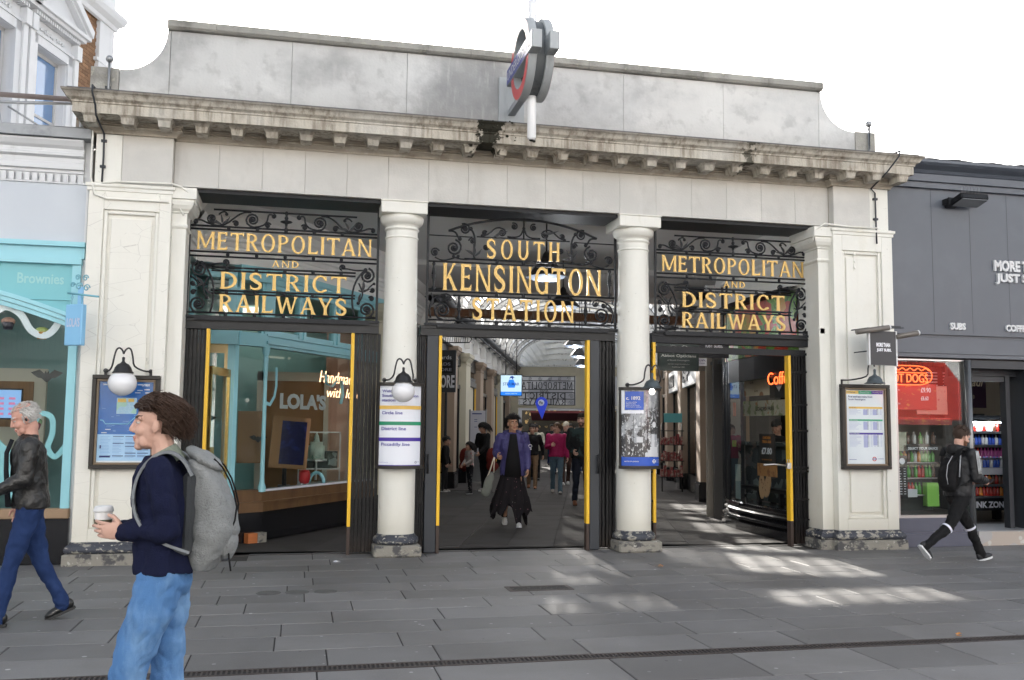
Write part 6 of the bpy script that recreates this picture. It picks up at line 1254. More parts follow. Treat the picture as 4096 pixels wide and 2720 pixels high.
ribx = MB(LM); q = [(.05, 1.86), (.16, 1.84), (.26, 1.95), (.30, 2.1), (.29, 2.36)]; ribx.tube([(a, .02, b) for a, b in q], .028, 8, flat=.3); o = ribx.build('ribbon_decal', M_CYAN, at=(-.4, 2, 2)); tag(o, 'cyan hooked ribbon shape on the side window glass', 'decoration')
ribx = MB(LM); q = [(1.62, 2.34), (1.65, 2.2), (1.8, 2.15), (1.95, 2.25), (2.1, 2.26), (2.15, 2.05), (2.1, 1.9)]; ribx.tube([(a, .02, b) for a, b in q], .028, 8, flat=.3); o = ribx.build('ribbon_decal', M_CYAN, at=(.5, 3.3, 2)); tag(o, 'cyan curly ribbon shape beside the neon script', 'decoration')
for (x, y, z) in ((-.9, 4.9, 3.3),):
    m = MB(); m.box(x-.35, x+.35, y-.4, y+.4, 3.45, 3.48); m.build('ceiling_light', emis('ceiling_tube2'), LF)
# small orange/white block at foot of facet
m = MB(FM); m.box(.18, .32, -.14, -.04, 0, .13); o = m.build('orange_block', mat('orange_block', (.5, .16, .05), .6), at=(-.6, 1.65, 0)); tag(o, 'small orange tile block at the foot of the cake shop corner', 'block')
m = MB(FM); m.box(.325, .46, -.14, -.04, 0, .13); o = m.build('white_block', M_PLSTONE, at=(-.5, 1.75, 0)); tag(o, 'small worn white block at the foot of the cake shop corner', 'block')

# ------------------------------------------------------------------ black bay front (subs) on the right
RB = thing('sandwich_shop_side_front', 'black curved side front of the sandwich shop in the porch, salad picture above', 'shopfront', (6.9, 2, 0))
bay = [(7.12, 3.50), (6.97, 3.05), (6.88, 2.5), (6.84, 1.9), (6.84, 1.3), (6.86, .62)]
m = MB(); m.sweep(bay, [(-.3, 0), (.10, 0), (.10, .12), (.05, .14), (.09, .17), (.09, .21), (.04, .235), (.06, .27), (.06, .30), (.03, .33), (.05, .37), (.04, .41), (-.02, .43), (-.3, .43)], False); m.build('moulded_plinth', M_BLK, RB)
m = MB(); m.sweep(bay, [(0, 2.33), (.02, 2.33), (.02, 2.68), (0, 2.68), (-.1, 2.68), (-.1, 2.33), (0, 2.33)], False); m.build('black_fascia', mat('matt_black_fascia', (.012, .013, .016), .3), RB)
m = MB(); m.sweep(bay, [(.0, 2.685), (.03, 2.69), (.03, 3.50), (0, 3.51), (-.1, 3.51), (-.1, 2.685)], False)
m.build('vegetable_picture', mat('salad_print', (.03, .12, .02), .3, layers=(('noise', 5, .40, .5, (.12, .30, .03), .9, U1), ('noise', 18, .5, .62, (.32, .52, .08), .8, U1), ('noise', 40, .55, .65, (.02, .08, .01), .7, U1), ('cell', 3.4, .55, .57, (.50, .03, .01), .95, (1, 1, 1.1)), ('cell', 5.1, .85, .87, (.6, .3, .04), .9, U1), ('noise', 2.4, .62, .68, (.015, .015, .015), .9, U1))), RB)
m = MB(); m.sweep(bay, [(0, 3.515), (.12, 3.52), (.16, 3.58), (0, 3.6)], False); m.build('black_canopy', M_BLKM, RB)
m = MB(); m.sweep(bay, [(0, .43), (0, 2.33)], False); m.build('window_pane', M_GLASS, RB)
m = MB()
for (x, y, r_) in ((7.13, 3.52, .06), (7.02, 3.22, .035)): m.tube([(x, y, 0), (x, y, 4.2)], r_, 12)
m.box(7.09, 7.3, 3.5, 3.62, 0, 4.1); m.box(7.30, 7.44, 3.52, 3.95, 0, 2.9); m.build('corner_post', mat('dark_steel_post', (.07, .075, .085), .25, metal=.6), RB)
# interior items on inner planes
def pboard(name, yz0, yz1, x, mt, label, cat='poster'):
    (ya, za), (yb, zb) = yz0, yz1; m = MB(); m.box(x, x+.015, min(ya, yb), max(ya, yb), min(za, zb), max(za, zb)); o = m.build(name, mt, at=(x, (ya+yb)/2, min(za, zb))); tag(o, label, cat); return o
M_COOK = mat('cookie_print', (.55, .46, .34), .4, layers=(('vor', 2.9, .30, .27, (.28, .10, .035), .95, (1, 1, 1.0)),))
pboard('cookie_poster', (2.90, 2.10), (2.05, 2.60), 7.15, M_COOK, 'cream poster printed with round brown cookies inside the bay window')
m = MB(); [text(m, s, 0, .12, z, z+.035, 0, .001, .01, F=lambda x, y, z, yy=yy: (7.148, yy-x, z)) for s, yy, z in (('£3.00', 2.62, 2.50), ('£2.90', 2.7, 2.3), ('£6.00', 2.55, 2.16))]; o = m.build('price_lettering', M_INKK, at=(7.148, 2.5, 2.3)); tag(o, 'small black prices printed on the cookie poster', 'lettering')
o = pboard('coffee_poster', (2.04, 2.05), (1.3, 2.6), 7.15, mat('black_poster', (.02, .02, .022), .4), 'black poster with a white heart and the word LATTE inside the bay window')
m = MB(); F = lambda x, y, z: (7.147, 1.88-x, z)
text(m, 'LATTE', 0, .34, 2.36, 2.45, 0, .001, .05, F=F); hp = [(.14+.10*(16*sin(t)**3)/16, 2.24+.10*(13*cos(t)-5*cos(2*t)-2*cos(3*t)-cos(4*t))/16) for t in np.linspace(0, 2*pi, 24)[:-1]]; m.add([F(a, 0, b) for a, b in hp], [tuple(range(23))]); m.build('print', M_PAPER, o)
m = MB(); text(m, '£3.90', .07, .22, 2.22, 2.27, 0, .001, .03, F=lambda x, y, z: (7.145, 1.88-x, z)); m.build('price', M_INKK, o)
o = pboard('food_poster', (2.95, 1.78), (1.2, 2.02), 7.15, mat('food_strip_print', (.4, .38, .3), .4, layers=(('noise', 6, .52, .58, (.12, .16, .05), .8, U1), ('noise', 10, .6, .64, (.35, .12, .04), .8, U1))), 'long poster of filled rolls above the counter inside the bay window')
m = MB(); text(m, 'LOADED FRIES', .3, .9, 1.86, 1.92, 0, .001, .03, F=lambda x, y, z: (7.147, 2.8-x, z)); m.build('print', M_INKK, o)
o = pboard('price_board', (1.98, 1.06), (1.50, 1.50), 6.93, mat('black_poster', ()), 'black rounded sign priced £7.80 in the bay window')
m = MB(); F = lambda x, y, z: (6.928, 1.94-x, z); text(m, '£7.80', .04, .36, 1.19, 1.29, 0, .001, .04, F=F); m.build('price', M_PAPER, o)
m = MB(); text(m, 'CHICKEN', .08, .32, 1.42, 1.46, 0, .001, .04, F=F); text(m, 'TIKKA SUB', .06, .34, 1.36, 1.40, 0, .001, .04, F=F); text(m, 'ADD A DRINK AND CRISPS', .04, .36, 1.10, 1.12, 0, .001, .01, F=F); m.build('orange_text', mat('orange_ink', (.6, .22, .03), .4), o)
o = pboard('sandwich_cutout', (2.05, .86), (1.45, 1.05), 6.93, mat('bread_print', (.36, .17, .06), .5, layers=(('noise', 9, .5, .6, (.18, .07, .03), .8, U1),)), 'picture of a brown filled roll below the £7.80 sign'); 
T = thing('cookie_cutout', 'pictures of pale oval cookies low in the bay window', 'poster', (6.93, 1.8, .5))
m = MB()
for (yy, zz, a) in ((1.93, .70, 0), (1.75, .72, .35)):
    L = [(6.935, yy+.09*cos(t)*cos(a)-.19*sin(t)*sin(a), zz+.09*cos(t)*sin(a)+.19*sin(t)*cos(a)) for t in np.linspace(0, 2*pi, 20)[:-1]]; m.add(L, [tuple(range(19))[::-1]]); m.add([(p[0]+.01, p[1], p[2]) for p in L], [tuple(range(19))])
m.build('cookie', mat('pale_cookie', (.42, .26, .14), .6, layers=(('noise', 22, .6, .64, (.1, .04, .02), .9, U1),)), T)
T = thing('neon_sign', 'small orange neon script reading Coffee in the bay window', 'neon sign', (6.9, 1.1, 2.3))
m = MB(); text(m, 'Coffee', 0, .72, 2.22, 2.40, 0, .01, -.012, F=lambda x, y, z: (6.80+y, 1.42-x, z)); m.build('neon_letters', NE, T)
for i, (ya, yb, z0, z1, c, lb) in enumerate(((3.06, 2.98, 1.78, 2.0, (.4, .05, .03), 'small red label on the dark post of the bay window'), (3.1, 2.98, 1.28, 1.38, (.08, .3, .05), 'small green sticker on the bay window'), (2.85, 2.70, .45, 1.0, (.2, .28, .28), 'pale green tiled strip at the edge of the bay window'))):
    o = pboard('window_sticker', (ya, z0), (yb, z1), 6.99+.03*(i < 2)-.04*(i == 2), mat('sticker_%d' % i, c, .4), lb, 'sticker')
m = MB(); m.box(7.1, 7.3, .9, 3.0, .60, .66); [m.box(7.12, 7.18, y, y+.06, .3, .6) for y in (1.1, 1.7, 2.4)]; o = m.build('window_bench', M_BLKM, at=(7.2, 2, .3)); tag(o, 'black ledge behind the bay window glass', 'bench')
m = MB(); m.box(7.5, 7.9, .9, 3.6, .4, 1.35); m.box(7.4, 7.9, .9, 3.6, 1.3, 1.36); o = m.build('service_counter', mat('counter_dark_mix', (.06, .07, .075), .25, layers=(('cell', 6, .7, .72, (.2, .24, .24), .6, U1),)), at=(7.7, 2.2, .4)); tag(o, 'glass fronted food counter inside the bay window', 'counter')
m = MB(); m.box(7.2, 8.65, 4.2, 4.25, 0, 2.9); m.build('inner_wall', mat('dark_inner_wall', (.10, .095, .09), .7), RB)
for (x, y) in ((7.6, 1.4), (7.6, 3.0)):
    m = MB(); m.box(x-.05, x+.05, y-.3, y+.3, 2.86, 2.89); m.build('ceiling_light', emis('ceiling_tube', (1, .95, .88), 7), RB)
# doorway beyond the bay, reflective cabinet
m = MB(); m.box(7.3, 8.3, 3.95, 4.0, 2.36, 2.72); m.box(7.28, 8.34, 3.9, 6.2, 2.72, 2.78)
o = m.build('door_canopy', mat('steel_canopy', (.12, .125, .13), .3, metal=.5), at=(7.8, 4.9, 2.7)); tag(o, 'grey metal canopy box over the doorway past the black bay', 'canopy')
m = MB(); m.prism([(7.36, 3.96), (8.16, 6.18), (8.30, 6.13), (7.50, 3.9)], 2.37, 2.70, 'xy'); m.build('canopy_face', mat('steel_canopy', ()), o)
T = thing('snack_cabinet', 'dark cabinet with a bright red and orange side panel in the doorway past the bay', 'cabinet', (7.75, 4.6, 0))
m = MB(); m.box(7.68, 8.4, 4.35, 5.0, 0, 1.45); m.build('cabinet', M_BLKM, T)
m = MB(); m.box(7.64, 7.679, 4.36, 4.98, .12, .95); m.build('side_print', mat('flame_print', (.5, .45, .42), .3, layers=(('noise', 5, .48, .56, (.5, .08, .03), .9, (1, 1, .5)), ('noise', 11, .6, .66, (.1, .1, .12), .8, (1, 1, .5)))), T)
m = MB(); m.box(7.4, 8.45, 3.96, 6.2, -.001, .012); m.build('checker_tiles', mat('white_floor_tiles', (.42, .41, .40), .3), PF)
m = MB(); m.box(8.5, 8.55, 4.0, 6.3, 0, 2.7); m.build('dark_recess', M_VOID, RB)

# ------------------------------------------------------------------ hanging signs in the right opening
T = thing('hanging_sign', 'dark green Abbot Opticians hanging sign with white spectacles', 'sign', (5.61, 2.0, 2.44))
m = MB(); m.box(5.30, 5.955, 2.0, 2.05, 2.44, 2.87); m.build('panel', mat('bottle_green_panel', (.012, .03, .028), .25), T)
m = MB(); text(m, 'Abbot Opticians', 5.34, 5.91, 2.635, 2.69, 1.998, .001, .02); text(m, 'of South Kensington', 5.44, 5.80, 2.585, 2.61, 1.998, .001); text(m, 'eye test enquiries welcome', 5.45, 5.80, 2.53, 2.55, 1.998, .001); text(m, 'Established 1985', 5.52, 5.72, 2.49, 2.505, 1.998, .001)
for dx in (-.09, .09): m.tube([(5.63+dx+.065*cos(t), 1.995, 2.765+.058*sin(t)) for t in np.linspace(0, 2*pi, 22)], .0055, 5)
m.tube([(5.605, 1.995, 2.775), (5.63, 1.995, 2.79), (5.655, 1.995, 2.775)], .005, 5); m.tube([(5.475, 1.995, 2.77), (5.455, 1.995, 2.78)], .005, 5); m.tube([(5.785, 1.995, 2.77), (5.805, 1.995, 2.78)], .005, 5); m.build('lettering', mat('cream_letter', (.6, .62, .58), .4), T)
T = thing('hanging_sign', 'grey MORE THAN JUST SUBS hanging sign partly behind the gate beam', 'sign', (6.15, 2.1, 2.62))
m = MB(); m.box(5.965, 6.50, 2.1, 2.15, 2.66, 3.06); m.build('panel', M_DKGREY, T)
m = MB(); text(m, 'JUST SUBS.', 6.10, 6.40, 2.80, 2.88, 2.098, .001, .05); text(m, 'MORE THAN', 6.09, 6.39, 2.90, 2.98, 2.098, .001, .05); m.build('lettering', M_PAPER, T)
m = MB(); m.box(5.97, 6.13, 2.1, 2.13, 2.53, 2.65); o = m.build('small_plate', M_PAPER, at=(6.05, 2.1, 2.53)); tag(o, 'small white plate hanging below the opticians sign corner', 'sign')
m = MB(); text(m, 'KLNFX', 5.99, 6.11, 2.60, 2.63, 2.098, .001, .02); text(m, 'STUDIO', 6.0, 6.1, 2.56, 2.58, 2.098, .001, .01); m.build('lettering', M_INKB, o)

# ================================================================== PASSAGE
PG = thing('passage_walls', 'cream and tan pilasters and shop fronts lining the skewed station passage', 'arcade', PA)
def bm(M): m = MB(M); return m
PIER_L = [(-0.2, .5), (4.1, .5), (8.2, .55), (10.6, 1.0), (14.3, .9), (18.0, .9), (22.0, .9), (26, .9)]
PIER_R = [(1.35, .62), (5.0, .7), (9.2, .7), (13.2, .8), (17.2, .8), (21.2, .8), (25.2, .8)]
def pier(M, t, w, mt, sgn=1):
    if sgn < 0: t = -t-w
    m = bm(M); m.box(t, t+w, -.14, .3, .42, 3.36); p = m.build('pilaster', mt, PG)
    m = bm(M); pr_ = [(0, 3.30), (.02, 3.31), (.02, 3.33), (.0, 3.34), (0, 3.40), (.02, 3.41), (.04, 3.44), (.07, 3.48), (.07, 3.51), (.10, 3.52), (.10, 3.62), (0, 3.63)]
    m.sweep([(t, .3), (t, -.14), (t+w, -.14), (t+w, .3)], pr_, False); m.box(t, t+w, -.138, .3, 3.36, 3.62); m.build('capital', mt, p)
    m = bm(M); m.box(t-.03, t+w+.03, -.18, .3, 0, .36); m.box(t-.015, t+w+.015, -.16, .3, .36, .42); m.build('base', M_BLK, p)
    return p
for i, (t, w) in enumerate(PIER_L): pier(PL, t, w, M_PIERT if i % 3 != 0 else M_PIERC)
for i, (t, w) in enumerate(PIER_R): pier(PR, t, w, M_PIERT, -1)
m = bm(PL); m.box(3.9, 28, -.10, .3, 3.63, 4.05); m.box(3.9, 28, -.14, .3, 4.05, 4.12); m.box(3.9, 28, -.2, .3, 4.12, 4.2); m.build('left_entablature', M_WALLP, PG)
m = bm(PR); m.box(-28, -1.2, -.10, .3, 3.63, 4.05); m.box(-28, -1.2, -.14, .3, 4.05, 4.12); m.box(-28, -1.2, -.2, .3, 4.12, 4.2); m.build('right_entablature', M_WALLP, PG)
# frieze boards / consoles and brackets under the gutter
for side, M, ts in ((1, PL, [4.3+2.03*i for i in range(12)]), (-1, PR, [-(2.0+2.03*i) for i in range(13)])):
    for t in ts:
        m = bm(M); m.box(t, t+.16, -.26, -.11, 3.75, 4.12); m.box(t+.02, t+.14, -.40, -.2, 4.12, 4.24); m.build('roof_bracket', M_WALLP, PG)
m = bm(PL); m.tube([(4.0, -.42, 4.30), (28, -.42, 4.30)], .09, 8); m.tube([(4.0, -.44, 4.12), (28, -.44, 4.12)], .025, 6); m.build('left_gutter', M_LEAD, PG)
m = bm(PR); m.tube([(-28, -.42, 4.30), (-3.5, -.42, 4.30)], .09, 8); m.build('right_gutter', M_LEAD, PG)
# shopfronts between piers
rs6 = random.Random(9)
M_SHOPG = [mat('shop_goods_%d' % i, c, .5, layers=(('cell', 7, .55, .57, c2, .8, U1), ('cell', 13, .8, .82, (.5, .45, .35), .7, (1, 1, 2)))) for i, (c, c2) in enumerate((((.10, .05, .03), (.25, .08, .03)), ((.07, .07, .07), (.2, .18, .15)), ((.05, .05, .06), (.15, .12, .1)), ((.12, .09, .06), (.06, .1, .12))))]
def shop(M, a, b, i, fr=M_BLKM, lit=2.0):
    m = bm(M); m.box(a, b, .04, .3, 0, .35); m.build('stall_riser', fr, PG)
    m = bm(M); m.box(a, b, .02, .12, 2.62, 2.72); m.box(a, b, .04, .1, .35, .40); m.box(a, a+.06, .04, .1, .4, 2.62); m.box(b-.06, b, .04, .1, .4, 2.62); mid = (a+b)/2; m.box(mid-.03, mid+.03, .04, .1, .4, 3.3); m.box(a, b, .02, .12, 3.25, 3.63); m.build('shop_frame', fr, PG)
    m = bm(M); m.box(a, b, .07, .075, .4, 3.25); m.build('shop_glass', M_GLASSD, PG)
    m = bm(M); m.box(a+.05, b-.05, .75, .8, 0, 3.2); m.build('shop_goods', M_SHOPG[i % 4], PG)
    m = bm(M); m.box(a, b, .12, 1.5, 3.2, 3.24); m.box(a, a+.02, .12, .8, 0, 3.2); m.box(b-.02, b, .12, .8, 0, 3.2); m.build('shop_box', M_VOID, PG)
    if lit: m = bm(M); m.box(mid-.35, mid+.35, .3, .4, 3.15, 3.19); m.build('shop_light', emis('passage_shop_light', (1, .85, .65), 2.5), PG)
pl_ = PIER_L
for i in range(1, len(pl_)-1):
    a, b = pl_[i][0]+pl_[i][1], pl_[i+1][0]
    if b-a > .5: shop(PL, a, b, i, M_BLKM if i != 1 else M_DKGREY)
    else: m = bm(PL); m.box(a, b, .05, .3, 0, 3.63); m.build('infill_wall', M_PIERC, PG)
shop(PL, .5, 4.1, 3)
shop(PL, pl_[-1][0]+pl_[-1][1], 28, 2)
for i in range(len(PIER_R)-1):
    a, b = PIER_R[i][0]+PIER_R[i][1], PIER_R[i+1][0]
    shop(PR, -b, -a, i+1)
shop(PR, -28, -26, 1)
# tall cream doorway recess with yellow strip (left), dark lintels
for (t, w) in ((11.65, 1.6), (18.95, 1.6)):
    m = bm(PL); m.box(t, t+w, -.03, .02, .0, 2.75); m.build('cream_doorway', M_PIERC, PG)
    m = bm(PL); m.box(t-.05, t+w+.1, -.12, .02, 2.75, 2.90); m.box(t-.06, t, -.06, .0, 0, 2.75); m.box(t+w, t+w+.09, -.06, 0, 0, 2.75); m.build('dark_lintel', M_DKGREY, PG)
    m = bm(PL); m.box(t+w+.09, t+w+.16, -.10, 0, .25, 2.72); m.build('yellow_strip', M_YEL, PG)
    m = bm(PL)
    for k in range(60): u = t-.05+(w+.15)*k/60; m.tube([(u, -.08, 2.90), (u+.01, -.09+.02*sin(k), 3.02)], .003, 3, False)
    m.build('bird_spikes', M_GALV, PG, kind='stuff')
# vault
VT = thing('vaulted_roof', 'arched glazed roof with white ribs over the station passage', 'roof', PA)
S0, S1, ZS, RI = .42, 5.68, 4.36, 1.45
def vp(u): a = pi*u; return ((S0+S1)/2-(S1-S0)/2*cos(a), ZS+RI*sin(a)**.85)
M_PANE = translucent('dirty_roof_glass', (.95, .96, .97), .11)
M_CLEAR = translucent('clean_roof_glass', (.7, .72, .74), .85)  # invented clear panes, placed so that sun patches land on the paving
t0, t1 = 4.3, 26.2; NP_ = 14; seg = [t0+i*(t1-t0)/11 for i in range(12)]
paneM = {}
for i in range(11):
    for k in range(NP_):
        a, b = vp(k/NP_), vp((k+1)/NP_); clear = k in (5, 6, 7, 8, 9) and i in (2, 3, 4, 5, 6, 7) 
        m = MB(PM); m.add([(a[0], seg[i], a[1]), (b[0], seg[i], b[1]), (b[0], seg[i+1], b[1]), (a[0], seg[i+1], a[1])], [(0, 3, 2, 1)]); m.build('roof_pane', M_CLEAR if clear else M_PANE, VT)
for i in range(12):
    m = MB(PM); n = 24; V = []; tt = seg[i]; wv = .09 if i else .16
    for k in range(n+1):
        s, z = vp(k/n); cxv = (S0+S1)/2; dx, dz = (cxv-s), -(z-ZS)*1.2-.2; L_ = math.hypot(dx, dz); dx, dz = dx/L_, dz/L_; h = .14
        V += [(s-dx*.02, tt-wv, z-dz*.02), (s-dx*.02, tt+wv, z-dz*.02), (s+dx*h, tt+wv, z+dz*h), (s+dx*h, tt-wv, z+dz*h)]
    m.add(V, [f for k in range(n) for f in ((4*k, 4*k+4, 4*k+5, 4*k+1), (4*k+1, 4*k+5, 4*k+6, 4*k+2), (4*k+2, 4*k+6, 4*k+7, 4*k+3), (4*k+3, 4*k+7, 4*k+4, 4*k))]); m.build('roof_rib', mat('rib_white_paint', (.78, .77, .75), .6, layers=(('noise', 12, .55, .65, (.15, .15, .15), .8, (1, 1, 1)),)), VT)
m = MB(PM)
for k in range(1, 29):
    s, z = vp(k/28); m.box(s-.022, s+.022, t0, t1, z-.03, z+.0)  # bars widened so that they stripe the sunlight below
m.build('glazing_bar', mat('rib_white_paint', ()), VT)
m = MB(PM); 
for k in range(22): 
    tt = t0+.7+k*1.0
    for q in (-.012, .012): pass
    m.tube([(*[vp(j/20)[0]], tt, vp(j/20)[1]-.06) for j in range(21)], .012, 4)
m.build('thin_rib', mat('dark_thin_rib', (.12, .12, .12), .5), VT)
# front gable of the vault (closed above the tie), far hipped end and wall
m = MB(PM); pts = [vp(k/20) for k in range(21)]; m.prism([(S0-.5, 6.6), (S0-.5, 4.45)]+[(S0, 4.45)]+pts+[(S1, 4.45), (S1+.5, 4.45), (S1+.5, 6.6)], t0-.12, t0-.05, 'xz'); m.build('front_gable', M_WALLP, VT)
m = MB(PM); pts = [vp(k/20) for k in range(21)]
V = [(s, t1, z) for s, z in pts]+[(S0+(S1-S0)*k/20, t1+1.8, ZS) for k in range(21)]; m.add(V, [(k, k+1, 22+k, 21+k) for k in range(20)]); m.build('hipped_end', M_PANE, VT)
m = MB(PM)
for k in range(6): f = (k+.5)/6; m.box(S0+.3*(1-f), S1-.3*(1-f), t1+1.8*f-.03, t1+1.8*f+.05, ZS+RI*(1-f)-.10, ZS+RI*(1-f)-.02)
m.build('hip_bar', mat('rib_white_paint', ()), VT)
# stop sky light leaking: side roofs
m = MB(PM); m.box(-4, .45, 3.9, 29, 4.45, 4.5); m.box(5.65, 10, 3.9, 29, 4.45, 4.5); m.box(-4, 0, 3.9, 29, 0, 4.45) if False else None; m.build('side_roof', M_LEAD, VT)
m = MB(PM); m.box(0, 6.1, 28.0, 28.2, 3.95, 4.35); m.box(-1, 7, 28.0, 28.3, 4.35, 8.2); m.box(0, 6.1, 27.95, 28.25, 2.45, 2.58); m.box(0, .4, 28, 28.2, 0, 4); m.box(3.05, 3.55, 28, 28.2, 2.58, 4.0); m.build('far_wall', M_PIERC, PG)
# backs of shops so that sun only enters through the roof
m = bm(PL); m.box(4, 28, 1.6, 1.65, 0, 4.45); m.build('left_back_wall', M_VOID, PG)
m = bm(PR); m.box(-28, -1.2, 1.6, 1.65, 0, 4.45); m.build('right_back_wall', M_VOID, PG)
# far name screen, seen from behind (mirrored lettering)
FS = thing('iron_name_screen', 'distant dark iron letter screen at the far end of the passage, seen from behind', 'sign', tuple(PM @ Vector((1.7, 28.1, 2.6))))
FB = PM @ Matrix(((-1, 0, 0, 3.0), (0, -1, 0, 28.1), (0, 0, 1, -.28), (0, 0, 0, 1)))
def farword(s, x0, x1, z0, z1):
    W = sum(glyph(c)[0] for c in s)+.12*(len(s)-1); k = (x1-x0)/W; x = x0
    for c in s:
        w, P = glyph(c); m = MB(FB)
        for i, pl in enumerate(P):
            q = [(x+a*k, z0+b*(z1-z0)) for a, b in pl]; ar = sum(q[j][0]*q[(j+1) % len(q)][1]-q[(j+1) % len(q)][0]*q[j][1] for j in range(len(q)))
            m.prism(q if ar > 0 else q[::-1], -.03, .03)
        m.build('letter', M_IRON, FS); x += (w+.12)*k
farword('METROPOLITAN', .1, 2.7, 3.62, 3.95); farword('AND', 1.2, 1.6, 3.48, 3.58); farword('DISTRICT', .4, 2.4, 3.18, 3.44); farword('RAILWAYS', .4, 2.4, 2.90, 3.14)
m = MB(FB)
for z in (4.2, 4.0, 3.6, 3.46, 3.16, 2.88): m.box(0, 2.75, -.02, .02, z-.018, z+.018)
for x in (0, 2.75): m.box(x-.02, x+.02, -.015, .015, 2.86, 4.3)
m.build('rail', M_IRON, FS)
m = MB(FB)
for k in range(6): m.tube(spiral(.25+k*.45, 4.1, .1, .01, k, 1.8, 14), .01, 4)
for z in (3.0, 3.3): m.tube(spiral(.15, z, .12, .01, 0, 1.8, 14), .01, 4); m.tube(spiral(2.6, z, .12, .01, 0, 1.8, 14), .01, 4)
m.build('scroll', M_IRON, FS)
# things beyond: awning, daylight street
m = MB(PM); m.prism([(29.2, 2.25), (30.6, 1.9), (30.6, 1.95), (29.2, 2.35)], .9, 3.6, 'yz'); o = m.build('maroon_awning', mat('maroon_canvas', (.09, .015, .03), .8), at=tuple(PM @ Vector((2.2, 29.5, 2)))); tag(o, 'maroon awning beyond the far end of the passage', 'awning')
m = MB(PM); m.box(-3, 9, 44, 44.5, 0, 8.0); o = m.build('far_building', mat('far_facade', (.24, .24, .25), .8, layers=(('cell', .9, .5, .52, (.10, .10, .12), .6, (1, 1, 1)),)), at=tuple(PM @ Vector((3, 36, 0)))); tag(o, 'pale building across the street beyond the passage end', 'building')
m = MB(PM); m.box(.4, 5.8, 30.7, 31.2, .0, 2.4); o = m.build('far_shopfront', mat('far_shop_dark', (.02, .018, .016), .5, layers=(('cell', 11, .93, .94, (.5, .35, .15), .9, (1, 1, .7)), ('noise', 3, .5, .7, (.07, .05, .04), .7, U1))), at=tuple(PM @ Vector((3, 31, 0)))); tag(o, 'dark shopfront with small lights painted as colour specks under the far awning', 'shopfront')  # its lights are specks in the colour, nothing glows
# pendants
def pendant():
    T = thing('pendant_lamp', 'x', 'lamp', (0, 0, 0), local=True, group='pendant lamps along the passage')
    m = MB(); n = 8; R = .30; 
    V = [(R*cos(2*pi*(k+.5)/n), R*sin(2*pi*(k+.5)/n), 0) for k in range(n)]+[(.07*cos(2*pi*(k+.5)/n), .07*sin(2*pi*(k+.5)/n), .26) for k in range(n)]; m.add(V, [(k, (k+1) % n, n+(k+1) % n, n+k) for k in range(n)])
    m.lathe([(.07, .26), (.05, .32), (.02, .36), (0, .36)], 8, (0, 0, 0)); m.build('shade', mat('pendant_black', (.03, .03, .032), .35, metal=.4), T)
    m = MB(); V = [(R*.97*cos(2*pi*(k+.5)/n), R*.97*sin(2*pi*(k+.5)/n), -.004) for k in range(n)]+[(R*.6*cos(2*pi*(k+.5)/n), R*.6*sin(2*pi*(k+.5)/n), -.05) for k in range(n)]; m.add(V, [(k, n+k, n+(k+1) % n, (k+1) % n) for k in range(n)]+[tuple(range(n, 2*n))[::-1]]); m.build('diffuser', mat('pendant_glass', (.35, .4, .48), .15), T)
    m = MB(); m.box(-.05, .05, -.05, .05, -.056, -.052); m.build('lit_led', emis('pendant_led', (.85, .9, 1), 1.5), T)
    m = MB(); m.tube([(0, 0, .36), (0, 0, 1.9)], .012, 6); m.build('stem', M_BLKM, T)
    ld = bpy.data.lights.new('pendant_light', 'POINT'); ld.energy = 13; ld.color = (.93, .96, 1); ld.shadow_soft_size = .12; lo_ = bpy.data.objects.new('pendant_light', ld); COL.objects.link(lo_); lo_.parent = T; lo_.location = (0, 0, -.16)
    return T
pd = pendant()
PEND = [((3.33, 1.2), 3.66, .85, 'nearest black pendant lamp, high behind the word SOUTH'), ((4.5, 4.5), 3.68, .8, 'second black pendant lamp, behind the word STATION'), ((5.65, 8.1), 3.68, .8, 'third pendant lamp, hidden behind the gate beam'), ((6.85, 11.75), 3.66, 1.9, 'fourth pendant lamp, first one seen below the gate beam'), ((8.0, 15.2), 3.66, 1.9, 'fifth pendant lamp, hanging behind the fourth'), ((9.2, 18.9), 3.64, 1.9, 'sixth and farthest visible pendant lamp')]
for i, ((x, y), z, st_, lb) in enumerate(PEND):
    if i == 2: continue
    o = pd if i == 0 else copy_tree(pd); o.location = (x, y, z); o['label'] = lb
# wall signs in the passage
T = thing('projecting_sign', 'black Cards Galore sign projecting from the left passage wall', 'sign', tuple(PM @ Vector((.25, 6, 2.4))))
m = MB(PM); m.box(-.3, .465, 6, 6.06, 2.36, 3.34); m.build('panel', M_DKGREY, T)
m = MB(PM); text(m, 'GALORE', -.22, .44, 2.46, 2.76, 5.998, .001, .03); text(m, 'Cards', .0, .36, 3.13, 3.22, 5.998, .001); m.build('lettering', M_PAPER, T)
m = MB(PM); m.box(-.25, .40, 5.985, 5.997, 2.80, 3.10); m.build('inner_panel', M_BLKM, T)
m = MB(PM); text(m, 'CARDS', -.12, .34, 2.98, 3.05, 5.983, .001, .01); text(m, 'GALORE', -.18, .37, 2.85, 2.92, 5.983, .001, .01); m.build('small_lettering', M_INKG, T)
T = thing('spiked_bracket', 'black iron bracket with a row of spikes above the Cards Galore sign', 'bracket', tuple(PM @ Vector((.2, 5.5, 3.5))))
m = MB(PM); m.tube([(-.3, 5.4, 3.45), (.85, 5.4, 3.47), (.9, 5.4, 3.55), (.84, 5.4, 3.62), (.4, 5.4, 3.9)], .014, 6)
for k in range(22): u = -.25+k*.05; m.tube([(u, 5.4, 3.46), (u+.01, 5.4, 3.60+.01*(k % 3))], .006, 4)
for k in range(12): m.tube([(.85-.04*k, 5.4, 3.62+.028*k), (.88-.04*k, 5.4, 3.68+.03*k)], .004, 4)
